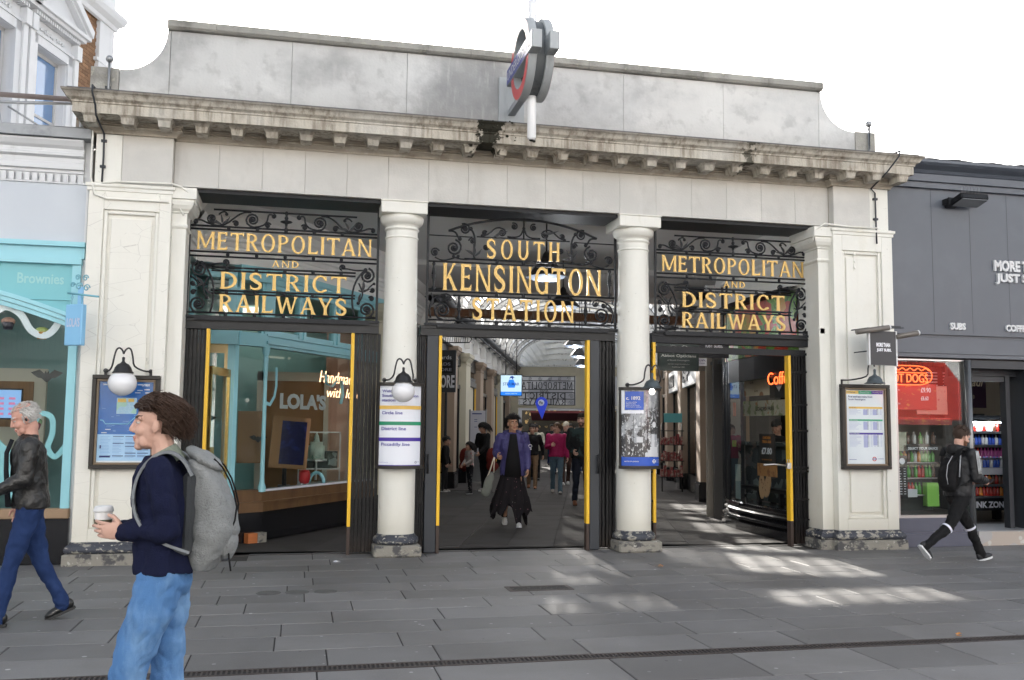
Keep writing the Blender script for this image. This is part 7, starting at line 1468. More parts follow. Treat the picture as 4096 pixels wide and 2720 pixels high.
m.build('spike_rail', M_IRON, T)
T = thing('advert_screen', 'bright screen showing a STERIMAR advert with a dolphin, hung in the passage', 'screen', tuple(PM @ Vector((1.45, 10, 2.4))))
m = MB(PM); m.box(1.15, 1.76, 10, 10.08, 2.41, 3.0); m.build('casing', M_BLKM, T)
m = MB(PM); m.box(1.17, 1.74, 9.996, 9.999, 2.43, 2.98); m.build('display', emis('ad_white', (.62, .85, 1), .26), T)
m = MB(PM); m.box(1.17, 1.74, 9.993, 9.9955, 2.43, 2.53); m.prism([(1.35, 2.72), (1.40, 2.86), (1.52, 2.86), (1.58, 2.72), (1.55, 2.64), (1.38, 2.64)], 9.9935, 9.9957); m.build('blue_band', emis('ad_blue', (.02, .25, .95), .26), T)
m = MB(PM); text(m, 'STERIMAR', 1.23, 1.68, 2.70, 2.78, 9.992, .001, .01); m.prism([(1.40, 2.88), (1.44, 2.95), (1.50, 2.96), (1.56, 2.90), (1.52, 2.92), (1.50, 2.86), (1.46, 2.91)], 9.990, 9.992); m.build('advert_text', emis('ad_navy', (.01, .06, .4), .15), T)
m = MB(PM); text(m, 'NATURAL & EFFECTIVE', 1.30, 1.62, 2.465, 2.49, 9.991, .001, .01); m.build('advert_caption', emis('ad_white', ()), T)
m = MB(PM); m.tube([(1.3, 10.04, 3.0), (1.3, 10.04, 4.3)], .012); m.tube([(1.6, 10.04, 3.0), (1.6, 10.04, 4.3)], .012); m.build('hanger', M_BLKM, T)
T = thing('teardrop_sign', 'blue teardrop shaped sign with a white disc reading Fix, hung in the passage', 'sign', tuple(PM @ Vector((2.12, 14, 1.8))))
q = [(2.11+.19*cos(t), 2.33+.19*sin(t)) for t in np.linspace(radians(-25), radians(205), 24)]+[(2.13, 1.82)]
m = MB(PM); m.prism(q, 14, 14.05); m.build('panel', mat('royal_blue_panel', (.01, .035, .5), .3, emit=(.01, .05, .6), estr=.08), T)
m = MB(PM); m.add([(2.10+.10*cos(t), 13.998, 2.34+.10*sin(t)) for t in np.linspace(0, 2*pi, 21)[:-1]], [tuple(range(20))]); m.build('white_disc', mat('pale_disc', (.5, .55, .75), .4), T)
m = MB(PM); text(m, 'Fix', 2.045, 2.16, 2.30, 2.385, 13.996, .001, .03); m.build('lettering', M_INKK, T)
T = thing('information_totem', 'leaning grey information board with a steel base by the left passage wall', 'notice board', tuple(PM @ Vector((.45, 9.6, 0))))
m = MB(PM); m.box(.40, .80, 9.6, 9.68, .45, 2.0); m.build('board', mat('grey_white_board', (.45, .46, .52), .4), T)
m = MB(PM); m.box(.44, .70, 9.597, 9.599, 1.9, 1.93); [m.box(.50, .58, 9.597, 9.599, z, z+.015) for z in (1.75, 1.7, 1.55)]; m.build('print', M_INKB, T)
m = MB(PM); m.box(.36, .40, 9.58, 9.7, 0, 2.03); m.box(.80, .83, 9.58, 9.7, 0, 2.03); m.box(.38, .82, 9.58, 9.7, .1, .85); m.build('steel_frame', mat('dull_steel', (.2, .21, .22), .35, metal=.6), T)
T = thing('projecting_sign', 'small grey white projecting sign beyond the second column', 'sign', tuple(PM @ Vector((5.5, 12, 2.2))))
m = MB(PM); m.box(5.0, 5.62, 12, 12.05, 2.1, 2.95); m.build('panel', mat('grey_white_board', ()), T); m = MB(PM); text(m, 'CATS', 5.25, 5.58, 2.45, 2.56, 11.998, .001, .03); [m.box(5.3, 5.55, 11.997, 11.999, z, z+.02) for z in (2.2, 2.28, 2.36)]; m.build('lettering', M_INKK, T)
for k, (ta, tb, tx) in enumerate(((5.8, 9.1, 'BP'), (10.0, 13.1, 'BRAS'))):
    T = thing('shop_fascia', '%s white shop fascia with large dark letters on the right passage wall' % ('nearer' if k == 0 else 'farther'), 'sign', tuple(PM @ Vector((6.0, ta, 2.7))))
    m = MB(PR); m.box(-tb, -ta, -.10, -.03, 2.62, 3.22); m.build('panel', M_WHITE, T); m = MB(PR); text(m, tx, -tb+.3, -tb+1.8, 2.75, 3.1, -.101, .03, .04); m.build('lettering', M_DKGREY, T)
# rack of goods by right piers
T = thing('goods_rack', 'display rack with small red goods and a turquoise header by the right passage wall', 'display rack', tuple(PM @ Vector((5.7, 8.4, 0))))
m = MB(PM)
for z in (.35, .75, 1.15, 1.5): m.box(5.35, 5.95, 8.2, 8.9, z, z+.02)
m.tube([(5.4, 8.25, 0), (5.4, 8.25, 1.7)], .015); m.tube([(5.9, 8.25, 0), (5.9, 8.25, 1.7)], .015); m.build('frame', M_BLKM, T)
m = MB(PM); rs7 = random.Random(8)
for z in (.37, .77, 1.17):
    for k in range(7): m.box(5.37+.08*k, 5.43+.08*k, 8.22, 8.5, z, z+rs7.uniform(.15, .28))
m.build('goods', mat('red_goods', (.22, .03, .03), .5, layers=(('cell', 20, .6, .62, (.4, .3, .25), .7, U1),)), T)
m = MB(PM); m.box(5.45, 5.9, 8.2, 8.22, 1.72, 1.95); m.build('header', mat('turquoise_header', (.08, .35, .38), .4), T)
# ================================================================== ACROSS THE STREET (behind the camera; lights and mirrors in the shop glass)
m = MB(); m.box(-60, 60, -26, -13.5, -.034, -.02); o = m.build('road', mat('asphalt', (.05, .05, .05), .8, bump=.2, bscale=60), kind='structure')
m = MB(); m.box(-60, 60, -13.5, -13.2, -.03, .0); m.box(-60, 60, -26.3, -26, -.03, .1); o = m.build('kerb', M_PLSTONE, kind='structure')
m = MB(); m.box(-60, 60, -30, -26.3, -.03, .09); o = m.build('far_pavement', mat('far_paving', (.16, .155, .15), .8), kind='structure')
OT = thing('stucco_terrace', 'white stucco terrace of shops and flats across the street behind the viewer', 'building', (5, -30, 0))
m = MB(); m.box(-45, 50, -36, -30, 0, 15.5); m.build('wall', M_STUCCO, OT)
m = MB(); m.box(-45, 50, -30, -29.4, 15.2, 15.7); m.box(-45, 50, -30, -29.6, 4.1, 4.4); m.box(-45, 50, -30, -29.8, 8.2, 8.35); m.box(-45, 50, -30, -29.8, 11.8, 11.95); m.build('cornice', M_STUCCO, OT)
wm = MB(); wm.box(-.55, .55, -.02, .03, 0, 2.0); wme = wm.mesh('window', M_GLASSB if False else mat('dark_window', (.03, .035, .04), .1, spec=.8)); fm_ = MB(); fm_.box(-.70, .70, 0, .12, 2.01, 2.2); fm_.box(-.7, -.56, 0, .08, 0, 2.0); fm_.box(.56, .7, 0, .08, 0, 2.0); fm_.box(-.75, .75, 0, .16, -.12, -.01); fm_.box(-.03, .03, .031, .05, 0, 2); fm_.box(-.55, .55, .031, .05, .97, 1.03); fme = fm_.mesh('window_frame', M_STUCCO)
for z in (5.2, 8.9, 12.4):
    for i in range(34):
        x = -44+i*2.75; o = link('window', wme, OT, (x-5, 0.02, z)); link('window_frame', fme, o, (0, 0, 0))
bal = MB()
for i in range(300): bal.box(-30+i*.2, -30+i*.2+.025, -29.35, -29.32, 4.4, 5.3)
bal.box(-30, 30, -29.37, -29.3, 5.3, 5.36); bal.build('balcony_railing', M_BLKM, OT)
m = MB(); m.box(-45, 50, -29.98, -29.9, .1, 3.2); m.build('ground_shopfront', mat('street_shopfronts', (.05, .05, .05), .2, layers=(('cell', .35, .5, .52, (.25, .22, .2), .8, (1, 0, 0)), ('cell', .9, .7, .72, (.4, .38, .35), .7, (1, 0, 0)))), OT)
for (xa, xb) in ((26, 31.5),):
    m = MB(); m.prism([(-29.9, 5.0), (-27.4, 2.6), (-27.4, 2.1), (-27.44, 2.1), (-27.44, 2.5), (-29.9, 4.85)], xa, xb, 'yz'); o = m.build('red_awning', mat('red_canvas', (.5, .03, .02), .7), at=((xa+xb)/2, -29, 3)); tag(o, 'red shop awning across the street, mirrored in the sandwich shop window', 'awning')
# ================================================================== PEOPLE
def skin(n, c): return mat('skin_'+n, c, .5, spec=.35, layers=(('noise', 40, .5, .75, (c[0]*.85, c[1]*.72, c[2]*.68), .35, U1),))
def cloth(n, c, rough=.85, b=.35, bs=160, lay=()): return mat('cloth_'+n, c, rough, spec=.2, bump=b, bscale=bs, layers=lay)
def hairm(n, c): return mat('hair_'+n, c, .55, spec=.4, bump=.7, bscale=140)
def remesh(mb, voxel, it=3, amp=0.0, freq=9.0, seed=0, stretch=(1, 1, .45), fn=None, fac=.55):
    me = mb.mesh('tmp', []); ob = bpy.data.objects.new('tmp', me); COL.objects.link(ob)
    r = ob.modifiers.new('r', 'REMESH'); r.mode = 'VOXEL'; r.voxel_size = voxel; r.adaptivity = 0
    s = ob.modifiers.new('s', 'SMOOTH'); s.iterations = it; s.factor = fac
    dg = bpy.context.evaluated_depsgraph_get(); ev = ob.evaluated_get(dg); me2 = bpy.data.meshes.new_from_object(ev)
    bpy.data.objects.remove(ob); bpy.data.meshes.remove(me)
    if amp or fn:
        sd_ = Vector((seed*7.3, seed*3.1, seed*1.7)); co = [v.co.copy() for v in me2.vertices]; no = [v.normal.copy() for v in me2.vertices]
        for v, c, n in zip(me2.vertices, co, no):
            d = 0
            if amp:
                p = Vector((c.x*stretch[0], c.y*stretch[1], c.z*stretch[2]))*freq+sd_
                d = amp*(noise.noise(p)*1.0+noise.noise(p*2.3)*.5)
                d -= amp*.9*max(0, .25-abs(noise.noise(p*1.4+Vector((5, 5, 5)))))*2
            if fn: d += fn(c)
            v.co = c+n*d
    me2.polygons.foreach_set('use_smooth', [True]*len(me2.polygons)); return me2
def meshparts(me, mb):
    """append a bpy mesh to MB"""
    mb.add([tuple(v.co) for v in me.vertices], [tuple(p.vertices) for p in me.polygons], True)
def loft(mb, rings, n=20):
    """rings: (cx, cy, z, rx, ry[, tilt])"""
    V = []
    for (cx, cy, z, rx, ry) in rings:
        for k in range(n):
            a = 2*pi*k/n; V.append((cx+rx*cos(a), cy+ry*sin(a), z))
    m = len(rings); F = [(i*n+k, i*n+(k+1) % n, (i+1)*n+(k+1) % n, (i+1)*n+k) for i in range(m-1) for k in range(n)]+[tuple(range(n))[::-1], tuple((m-1)*n+k for k in range(n))]
    mb.add(V, F, True)
def limb(mb, pts, rs, n=12):
    pts = [Vector(p) for p in pts]
    P2 = []; R2 = []
    for i in range(len(pts)-1):
        for t in (0, .25, .5, .75): P2.append(pts[i].lerp(pts[i+1], t)); R2.append(rs[i]*(1-t)+rs[i+1]*t)
    P2.append(pts[-1]); R2.append(rs[-1]); mb.tube(P2, R2, n)
    for p, r in zip(pts, rs): mb.ell(p, (r*.99, r*.99, r*.99), 10, 8)
def person(label, loc, face, h=1.75, legs=((25, 5), (-22, 20)), feet=(0, -25), arms=((-20, 15, 20, 0), (20, 15, 20, 0)), lean=3, head=(0, 0), skinc=('light', (.55, .33, .25)),
           top=None, bottom=None, shoes=None, hair=('short', (.03, .02, .015)), voxel=.013, long_coat=0.0, sleeves=True, bulk=1.0, collar=None, open_front=None, skirt=None, group=None, bare_shin=False, fine=False, beard=None, twist=0, detail=True, girth=1.0, hands=None, sole=None, hood=None, child=False, baggy=1.0, tuck=-.02):
    """local frame: facing +X, left = +Y"""
    k = h/1.75; T = Matrix.Rotation(radians(face), 4, 'Z')
    root = thing('person', label, 'person', (loc[0], loc[1], 0), radians(face), local=True, group=group)
    hz = .93*k; hip = [Vector((0, s*.09*k, hz)) for s in (1, -1)]; th, sh = .44*k, .42*k
    J = []
    for i in (0, 1):
        a, kb = legs[i]; kn = hip[i]+Vector((sin(radians(a))*th, 0, -cos(radians(a))*th)); b = a-kb; an = kn+Vector((sin(radians(b))*sh, 0, -cos(radians(b))*sh)); J.append([hip[i], kn, an])
    low = min(j[2].z-(.075 if feet[i] >= -8 else .075+.13*sin(radians(-feet[i]))*.9)*k for i, j in enumerate(J)); dz = -low
    for j in J:
        for p in j: p.z += dz
    pz = hz+dz; ln = radians(lean)
    up = lambda z, x=0, y=0: Vector((x*cos(ln)+(z)*sin(ln), y, pz+z*cos(ln)-x*sin(ln)))      # torso frame above pelvis
    shz = .50*k; tw = radians(twist)
    SH = [up(shz, -.01*k+s*.185*k*sin(-tw), s*.185*k*cos(tw)*(1+.3*(bulk-1))) for s in (1, -1)]
    A = []
    for i, s in ((0, 1), (1, -1)):
        sw, ab, el, inw = [radians(v) for v in arms[i]]
        ua = .285*k; fa = .25*k
        d1 = Vector((sin(sw)*cos(ab), s*sin(ab), -cos(sw)*cos(ab))); e = SH[i]+d1*ua
        d2 = Vector((sin(sw+el)*cos(inw), s*(sin(ab)*.6-sin(inw)), -cos(sw+el)*cos(ab*.5))).normalized(); w = e+d2*fa; A.append([SH[i], e, w, d2])
    nb = up(.555*k, -.02*k); hc = up(.70*k, .015*k)
    HM_ = Matrix.Translation(hc) @ Matrix.Rotation(radians(head[0]), 4, 'Z') @ Matrix.Rotation(radians(head[1])+ln*.5, 4, 'Y') @ Matrix.Scale(k if not child else k*1.22, 4)
    # ---------------- skin body
    hb = MB(HM_)
    hb.ell((-.014, 0, .032), (.098, .076, .092), 20, 14); hb.ell((.022, 0, -.028), (.068, .061, .085), 18, 12); hb.ell((.036, 0, -.088), (.046, .046, .032), 14, 10)
    hb.ell((.070, 0, -.106), (.022, .026, .019), 10, 8); hb.ell((.060, 0, -.088), (.030, .034, .030), 12, 8); hb.ell((-.01, 0, -.062), (.058, .056, .045), 14, 10)
    hb.tube([(.082, 0, .022), (.094, 0, -.002), (.105, 0, -.026)], [.0105, .012, .0135], 8); hb.ell((.105, 0, -.029), (.014, .013, .011), 8, 6)
    for s in (1, -1):
        hb.ell((.095, s*.012, -.036), (.011, .009, .008), 8, 6); hb.ell((.062, s*.034, -.034), (.030, .026, .026), 10, 8); hb.tube([(.085, s*.010, .026), (.080, s*.036, .030), (.062, s*.056, .022)], [.010, .011, .009], 8)
        hb.ell((-.004, s*.080, -.014), (.018, .009, .030), 10, 8, Matrix.Rotation(radians(-8), 3, 'Y')); hb.ell((.0, s*.076, -.032), (.010, .009, .014), 8, 6)
        hb.ell((.050, s*.040, -.080), (.022, .014, .028), 8, 6)
    hb.tube([(.086, -.020, -.066), (.0925, 0, -.063), (.086, .020, -.066)], [.005, .0085, .005], 8); hb.tube([(.082, -.018, -.079), (.0895, 0, -.078), (.082, .018, -.079)], [.005, .0085, .005], 8)
    hb.M = None; cn = HM_ @ Vector((-.025, 0, -.07)); limb(hb, [cn, (cn+nb)/2, nb+Vector((-.012, 0, -.06*k))], [.056*k, .054*k, .066*k])
    hm = remesh(hb, (.0045 if fine else .0065)*(k if k > .6 else .7), 2 if fine else 1, fac=.45)
    sb = MB(); meshparts(hm, sb)
    bb = MB()
    R1 = [(0, .075, .115), (.12, .08, .11), (.30, .085, .125), (.42, .085, .135), (.50, .06, .10)]
    loft(bb, [(up(z*k).x, 0, up(z*k).z, rx*k*girth, ry*k*girth) for z, rx, ry in R1])
    for i in (0, 1):
        limb(bb, J[i], [.078*k, .054*k, .038*k] if bare_shin else [.06*k, .040*k, .032*k]); limb(bb, [A[i][0].lerp(up(.46*k), .3), A[i][1], A[i][2]], [.036*k, .034*k, .026*k])
    limb(bb, [nb, up(.44*k)], [.055*k, .06*k])
    if bare_shin:
        for i in (0, 1):
            kn, an = J[i][1], J[i][2]; c_ = kn.lerp(an, .3); bb.ell((c_.x-.018, c_.y, c_.z), (.045*k, .045*k, .10*k), 10, 8)
    meshparts(remesh(bb, .014, 2), sb)
    # hands
    for i, s in ((0, 1), (1, -1)):
        d = A[i][3]; w = A[i][2]; spec_ = (hands or {}).get(i)
        if spec_ and 'd' in spec_: 
            d = Vector(spec_['d']).normalized(); nrm = Vector(spec_['n']).normalized()
        else:
            nrm = Vector((0, -s, 0)) if abs(d.y) < .8 else Vector((-1, 0, 0))
        curl = (spec_ or {}).get('curl', 26); nrm = (nrm-d*nrm.dot(d)).normalized(); sd2 = d.cross(nrm)*(-1 if s > 0 else 1)   # thumb side
        if spec_ and 'side' in spec_: sd2 = Vector(spec_['side'])
        sd2 = (sd2-d*sd2.dot(d)).normalized(); q = k*.98
        hnd = MB(); R = Matrix((d, sd2, nrm)).transposed()
        hnd.ell(w+d*.048*q, (.052*q, .041*q, .016*q), 14, 10, R); hnd.ell(w+d*.03*q+sd2*.022*q+nrm*.006, (.034*q, .018*q, .016*q), 10, 8, R); limb(hnd, [w-d*.05*q, w+d*.02*q], [.025*q, .024*q], 10)
        for f in range(4):
            b = w+d*(.088-.004*abs(f-1))*q+sd2*(.029-.0195*f)*q; L_ = [.072, .080, .074, .058][f]*q; a = 0; p = b-d*.012; pts = [p]; rs_ = [.0092*q]
            dirv = d.copy()
            for sg, fr in enumerate((.45, .32, .25)):
                a += radians(curl*(1+.12*f)*(1 if sg else .7)); dv = d*cos(a)+nrm*sin(a)+sd2*(.05-.035*f); p = p+dv*L_*fr*(1.15 if sg == 0 else 1); pts.append(p); rs_.append([.0084, .0078, .0066][sg]*q)
            hnd.tube(pts, rs_, 8); hnd.ell(pts[-1], (rs_[-1],)*3, 6, 5)
        tp = w+d*.025*q+sd2*.033*q; t1_ = tp+(d*.62+sd2*.62+nrm*.35).normalized()*.042*q; t2_ = t1_+(d*.86+sd2*(.15 if curl < 40 else -.1)+nrm*.5).normalized()*.034*q; hnd.tube([tp, t1_, t2_], [.0125*q, .0105*q, .008*q], 8); hnd.ell(t2_, (.008*q,)*3, 6, 5)
        if fine: meshparts(remesh(hnd, .0036, 1, fac=.4), sb)
        else: sb.add(hnd.v, hnd.f, True)
    sk = skin(*skinc); lip = mat('lips_'+skinc[0], (skinc[1][0]*.82, skinc[1][1]*.55, skinc[1][2]*.55), .45); hr = hairm(hair[0]+('%02d' % int(hair[1][0]*100)), hair[1])
    mats_ = [sk, lip, hr]
    if beard: mats_.append(mat('beard_'+beard[0], beard[1], .8, bump=.6, bscale=200))
    me = sb.mesh('person_body', mats_); HI = HM_.inverted()
    for p in me.polygons:
        c = HI @ p.center
        if c.x > .070 and abs(c.y) < .020 and -.082 < c.z < -.060 and c.x > .085: p.material_index = 1
        elif c.x > .055 and .012 < abs(c.y) < .052 and .024 < c.z < .037: p.material_index = 2
        elif beard and c.z < -.048 and c.x > -.005-.3*(c.z+.05) and c.z > -.125 and not (abs(c.y) < .02 and -.084 < c.z < -.0585): p.material_index = 3
    body = link('body', me, root)
    if detail:
        for s in (1, -1):
            m = MB(HM_); m.ell((.0745, s*.031, .006), (.0115, .0130, .0085), 10, 8); eye = link('eye', m.mesh('eye', mat('eye_white', (.6, .57, .55), .2)), body)
            m = MB(HM_); m.ell((.0820, s*.0325, .006), (.005, .006, .006), 8, 6); link('iris', m.mesh('iris', mat('iris_dark', (.03, .018, .012), .1)), body)
            m = MB(HM_); m.ell((.0755, s*.031, .0115), (.0145, .0155, .0065), 10, 6); link('eyelid', m.mesh('eyelid', sk), body)
    # ---------------- trousers
    if bottom:
        m = MB(); bg_ = baggy
        loft(m, [(up(z*k).x, 0, up(z*k).z, rx*k*girth, ry*k*girth) for z, rx, ry in ((-.09, .085, .14), (-.03, .108, .160), (.04, .104, .152), (.075, .090, .135))])
        for i in (0, 1):
            H_, K_, N_ = J[i]; e = N_+(N_-K_).normalized()*.02*k
            limb(m, [H_+Vector((0, 0, .0)), H_.lerp(K_, .5), K_, K_.lerp(e, .55), e], [.093*k*girth, .085*k*bg_, .066*k*bg_, .058*k*bg_, .058*k*bg_])
        tm = remesh(m, voxel, 2, .009*(1.5 if fine else 1), 9, seed=h*10, stretch=(1, 1, .9)); tr_ = link('trousers', tm, root); tm.materials.append(bottom)
    # ---------------- shoes
    if shoes:
        for i in (0, 1):
            an = J[i][2]; fp = radians(feet[i]); R = Matrix.Rotation(-fp, 4, 'Y'); M_ = Matrix.Translation(an) @ R
            m = MB(M_); q = k
            m.ell((.045*q, 0, -.036*q), (.10*q, .042*q, .036*q), 16, 10); m.ell((-.03*q, 0, -.020*q), (.05*q, .038*q, .052*q), 12, 8); m.ell((.10*q, 0, -.044*q), (.062*q, .042*q, .028*q), 14, 8); m.ell((0, 0, .012*q), (.042*q, .037*q, .035*q), 12, 8)
            sm_ = remesh(m, .008, 2); sm_.materials.append(shoes); so = link('shoe', sm_, root)
            m = MB(M_); pts = [(-.078+.0, .0), (-.065, .034), (0, .035), (.07, .045), (.13, .036), (.162, 0)]; pl2 = [(a*q, b*q) for a, b in pts]+[(a*q, -b*q) for a, b in pts[::-1][1:-1]]
            m.prism(pl2[::-1], -.078*q, -.056*q, 'xy'); link('sole', m.mesh('sole', sole or mat('dark_sole', (.03, .03, .03), .7)), so)
    # ---------------- top
    if top:
        m = MB(); b_ = bulk; lc = long_coat
        R3 = [(-lc+tuck, .118+lc*.10, .165+lc*.10), (.02, .120, .168), (.12, .112, .158), (.25, .112, .165), (.36, .118, .180), (.45, .108, .182), (.50, .090, .172), (.535, .070, .120), (.555, .06, .09)]
        if lc > 0: R3.insert(1, (-lc/2, .122+lc*.05, .17+lc*.05))
        loft(m, [(up(z*k).x-.005, 0, up(z*k).z, rx*k*b_*girth, ry*k*b_*girth) for z, rx, ry in R3])
        for i in (0, 1):
            S_, E_, W_ = A[i][:3]; e = W_+A[i][3]*(.0 if sleeves else -.2)
            if sleeves: limb(m, [S_-Vector((0, 0, .012*k)), S_.lerp(E_, .5), E_, E_.lerp(e, .5), e], [.066*k*b_, .063*k*b_, .055*k*b_, .050*k*b_, .042*k*b_])
            else: limb(m, [S_, S_.lerp(E_, .6)], [.066*k, .06*k])
        if collar is not None:
            c0 = nb+Vector((.0, 0, -.045*k)); c1 = nb+Vector((0.0, 0, .0+.015*k*collar)); m.tube([c0, c1], [.082*k, .070*k], 16)
        tm = remesh(m, voxel, 2, .009*(1.45 if fine else 1), 9, seed=h*3+1, stretch=(1, 1, .8)); tm.materials.append(top); jk = link('jacket' if bulk > 1.02 else 'top', tm, root)
        if open_front:       # inner shirt seen at the open front: strip proud of the coat
            m = MB(); zs = [-.13 if long_coat else 0, .12, .28, .42, .525]; V = []
            for z in zs:
                wv = open_front[1]*(1.25-.75*(max(0, z)/.5)**.8); c_ = up(z*k); 
                for yy in (-1, -.5, 0, .5, 1):
                    rx = .128*k*b_*(1-.06*(z > .4)-.30*(z > .5)); V.append((c_.x+rx*cos(yy*wv/.17)*1.03, yy*wv*k, c_.z))
            F = [(r*5+c, r*5+c+1, (r+1)*5+c+1, (r+1)*5+c) for r in range(4) for c in range(4)]; m.add(V, F, True); o = link('shirt', m.mesh('shirt', open_front[0]), root); o.modifiers.new('s', 'SOLIDIFY').thickness = -.03
        if hood:
            m = MB(); 
            for a in np.linspace(-2.2, 2.2, 12): m.ell((nb.x-.02-.09*k*cos(a), nb.y+.11*k*sin(a), nb.z-.01+.02*cos(a)), (.045*k, .05*k, .045*k), 10, 8)
            m.ell((nb.x-.10*k, 0, nb.z-.02), (.06*k, .10*k, .07*k), 12, 8); tm = remesh(m, .012, 2, .006, 12); tm.materials.append(hood if not isinstance(hood, bool) else top); link('hood', tm, jk)
    # ---------------- skirt
    if skirt:
        n = 72; m = MB(); V = []; zr = np.linspace(0, 1, 12); r9 = random.Random(3)
        for j, u in enumerate(zr):
            for q in range(n):
                a = 2*pi*q/n; ln_ = .60+.12*abs(sin(a*2.0+.4))**1.5+.05*sin(a*9)*(u > .8)+(.13*max(0, sin(a*3+1.0))**6)
                fl = .125+.15*u**1.25+.028*sin(a*11+u*2)*u+.05*max(0, -cos(a-2.4))*u; V.append((fl*cos(a)*.85*k+.03*u, fl*sin(a)*1.08*k, pz+.10*k-u*ln_*k*1.12-.02))
        m.add(V, [(j*n+q, j*n+(q+1) % n, (j+1)*n+(q+1) % n, (j+1)*n+q) for j in range(11) for q in range(n)], True)
        o = link('skirt', m.mesh('skirt', skirt), root); o.modifiers.new('s', 'SOLIDIFY').thickness = .004
    # ---------------- hair
    st = hair[0]; rh = random.Random(int(h*100)+len(label)); HMs = HM_
    m = MB(HMs)
    def shell(cx, cz, rx, ry, rz, cut, n=26, mm_=16):
        V = []; F = []
        for i in range(mm_+1):
            th_ = pi*i/mm_
            for q in range(n):
                a = 2*pi*q/n; V.append((cx+rx*sin(th_)*cos(a), ry*sin(th_)*sin(a), cz+rz*cos(th_)))
        for i in range(mm_):
            for q in range(n):
                f = (i*n+q, (i+1)*n+q, (i+1)*n+(q+1) % n, i*n+(q+1) % n); c_ = [sum(V[v][t] for v in f)/4 for t in range(3)]
                if cut(c_): F.append(f)
        m.add(V, F, True)
    hl = lambda c: c[2] > .045 or (c[0] < .015 and c[2] > -.01) or (c[0] < -.045 and c[2] > -.075)
    if st in ('short', 'long', 'bun', 'fade'): shell(-.016, .034, .108, .086, .103, hl)
    hm_ = lambda c: c[2] > .062 or (c[0] < -.002 and c[2] > .022) or (c[0] < -.030 and c[2] > -.06)
    if st == 'messy': shell(-.020, .036, .105, .085, .100, hm_)
    if st == 'bald': shell(-.014, .030, .103, .083, .094, lambda c: (c[2] < .085 and c[0] < .01 and c[2] > -.06 and (c[0] < -.02 or c[2] > -.01)))
    def lock(p0, d0, L, r, droop, n=5, sp=.3):
        p = Vector(p0); d = Vector(d0).normalized(); pts = [p]; 
        for i in range(n):
            d = (d+Vector((rh.uniform(-sp, sp)*.3, rh.uniform(-sp, sp)*.3, -droop))).normalized(); p = p+d*L/n
            c = Vector((-.014, 0, .03)); e = p-c; rr2 = math.sqrt((e.x/.104)**2+(e.y/.083)**2+(e.z/.099)**2)
            if rr2 < 1.02: p = c+e*(1.03/max(rr2, .2))
            pts.append(p)
        m.tube(pts, [r*(1-.8*i/n)+.0004 for i in range(n+1)], 5)
    def scalp(test):
        for _ in range(50):
            a = rh.uniform(0, 2*pi); t = math.acos(rh.uniform(-.6, 1)); p = Vector((-.014+.100*sin(t)*cos(a), .080*sin(t)*sin(a), .032+.096*cos(t)))
            if test(p): return p
        return Vector((-.014, 0, .125))
    if st == 'messy':
        for _ in range(1700 if fine else 500):
            p = scalp(hm_); o_ = (p-Vector((-.01, 0, .03))).normalized(); sty = hair[2] if len(hair) > 2 else (0, 0, 0)
            fl = Vector((-.55, p.y*3, -.22)) if p.x < .03 else Vector((-.25, p.y*6+.12, .12)); p2 = p+o_*rh.uniform(.0, .014)*(1+.8*(p.z > .06)); lock(p2, o_*.10+fl*.9+Vector(sty)*.5+Vector((rh.uniform(-.12, .12), rh.uniform(-.12, .12), rh.uniform(-.06, .06))), rh.uniform(.05, .085)*(hair[3] if len(hair) > 3 else 1), rh.uniform(.0026, .0045), .11, 7, .03)
    elif st in ('short', 'fade'):
        for _ in range(220):
            p = scalp(lambda c: hl(c) and (st == 'short' or c[2] > .05)); o_ = (p-Vector((-.01, 0, .03))).normalized(); lock(p, o_+Vector((.3, 0, .1)), rh.uniform(.018, .03), .0045, .1, 3)
    elif st == 'bald':
        for _ in range(200):
            p = scalp(lambda c: c[2] < .09 and c[0] < .02); o_ = (p-Vector((-.01, 0, .03))).normalized(); lock(p, o_*.5+Vector((-.4, 0, -.4)), rh.uniform(.02, .035), .004, .1, 3)
        for _ in range(150):
            p = scalp(lambda c: c[2] > .07); lock(p, Vector((-1, rh.uniform(-.4, .4), .2)), .03, .0022, .05, 3)
    elif st in ('long', 'bun'):
        for _ in range(260):
            p = scalp(hl); o_ = (p-Vector((-.01, 0, .03))).normalized(); L_ = rh.uniform(.16, .28) if st == 'long' else .05; lock(p, Vector((-.5, o_.y*.7, .2)), L_, rh.uniform(.007, .011), .5, 7)
        if st == 'bun': m.ell((-.115, 0, .055), (.035, .035, .035), 12, 8); [lock((-.12, 0, .05), (-.6, rh.uniform(-.5, .5), rh.uniform(-.6, .5)), .07, .006, .3) for _ in range(20)]
    elif st == 'cap':
        shell(-.014, .038, .112, .090, .105, lambda c: c[2] > .03); m.ell((.09, 0, .042), (.055, .06, .008), 14, 6)
    elif st == 'hood': shell(-.03, .015, .125, .11, .125, lambda c: c[0] < .05 and c[2] > -.12, 26, 18)
    if m.v: ho = link('hair' if st not in ('cap', 'hood') else st, m.mesh('hair', hr), body)
    return dict(root=root, k=k, up=up, A=A, J=J, HM=HM_, nb=nb, hc=hc, T=Matrix.Translation((loc[0], loc[1], 0)) @ Matrix.Rotation(radians(face), 4, 'Z'), pz=pz)

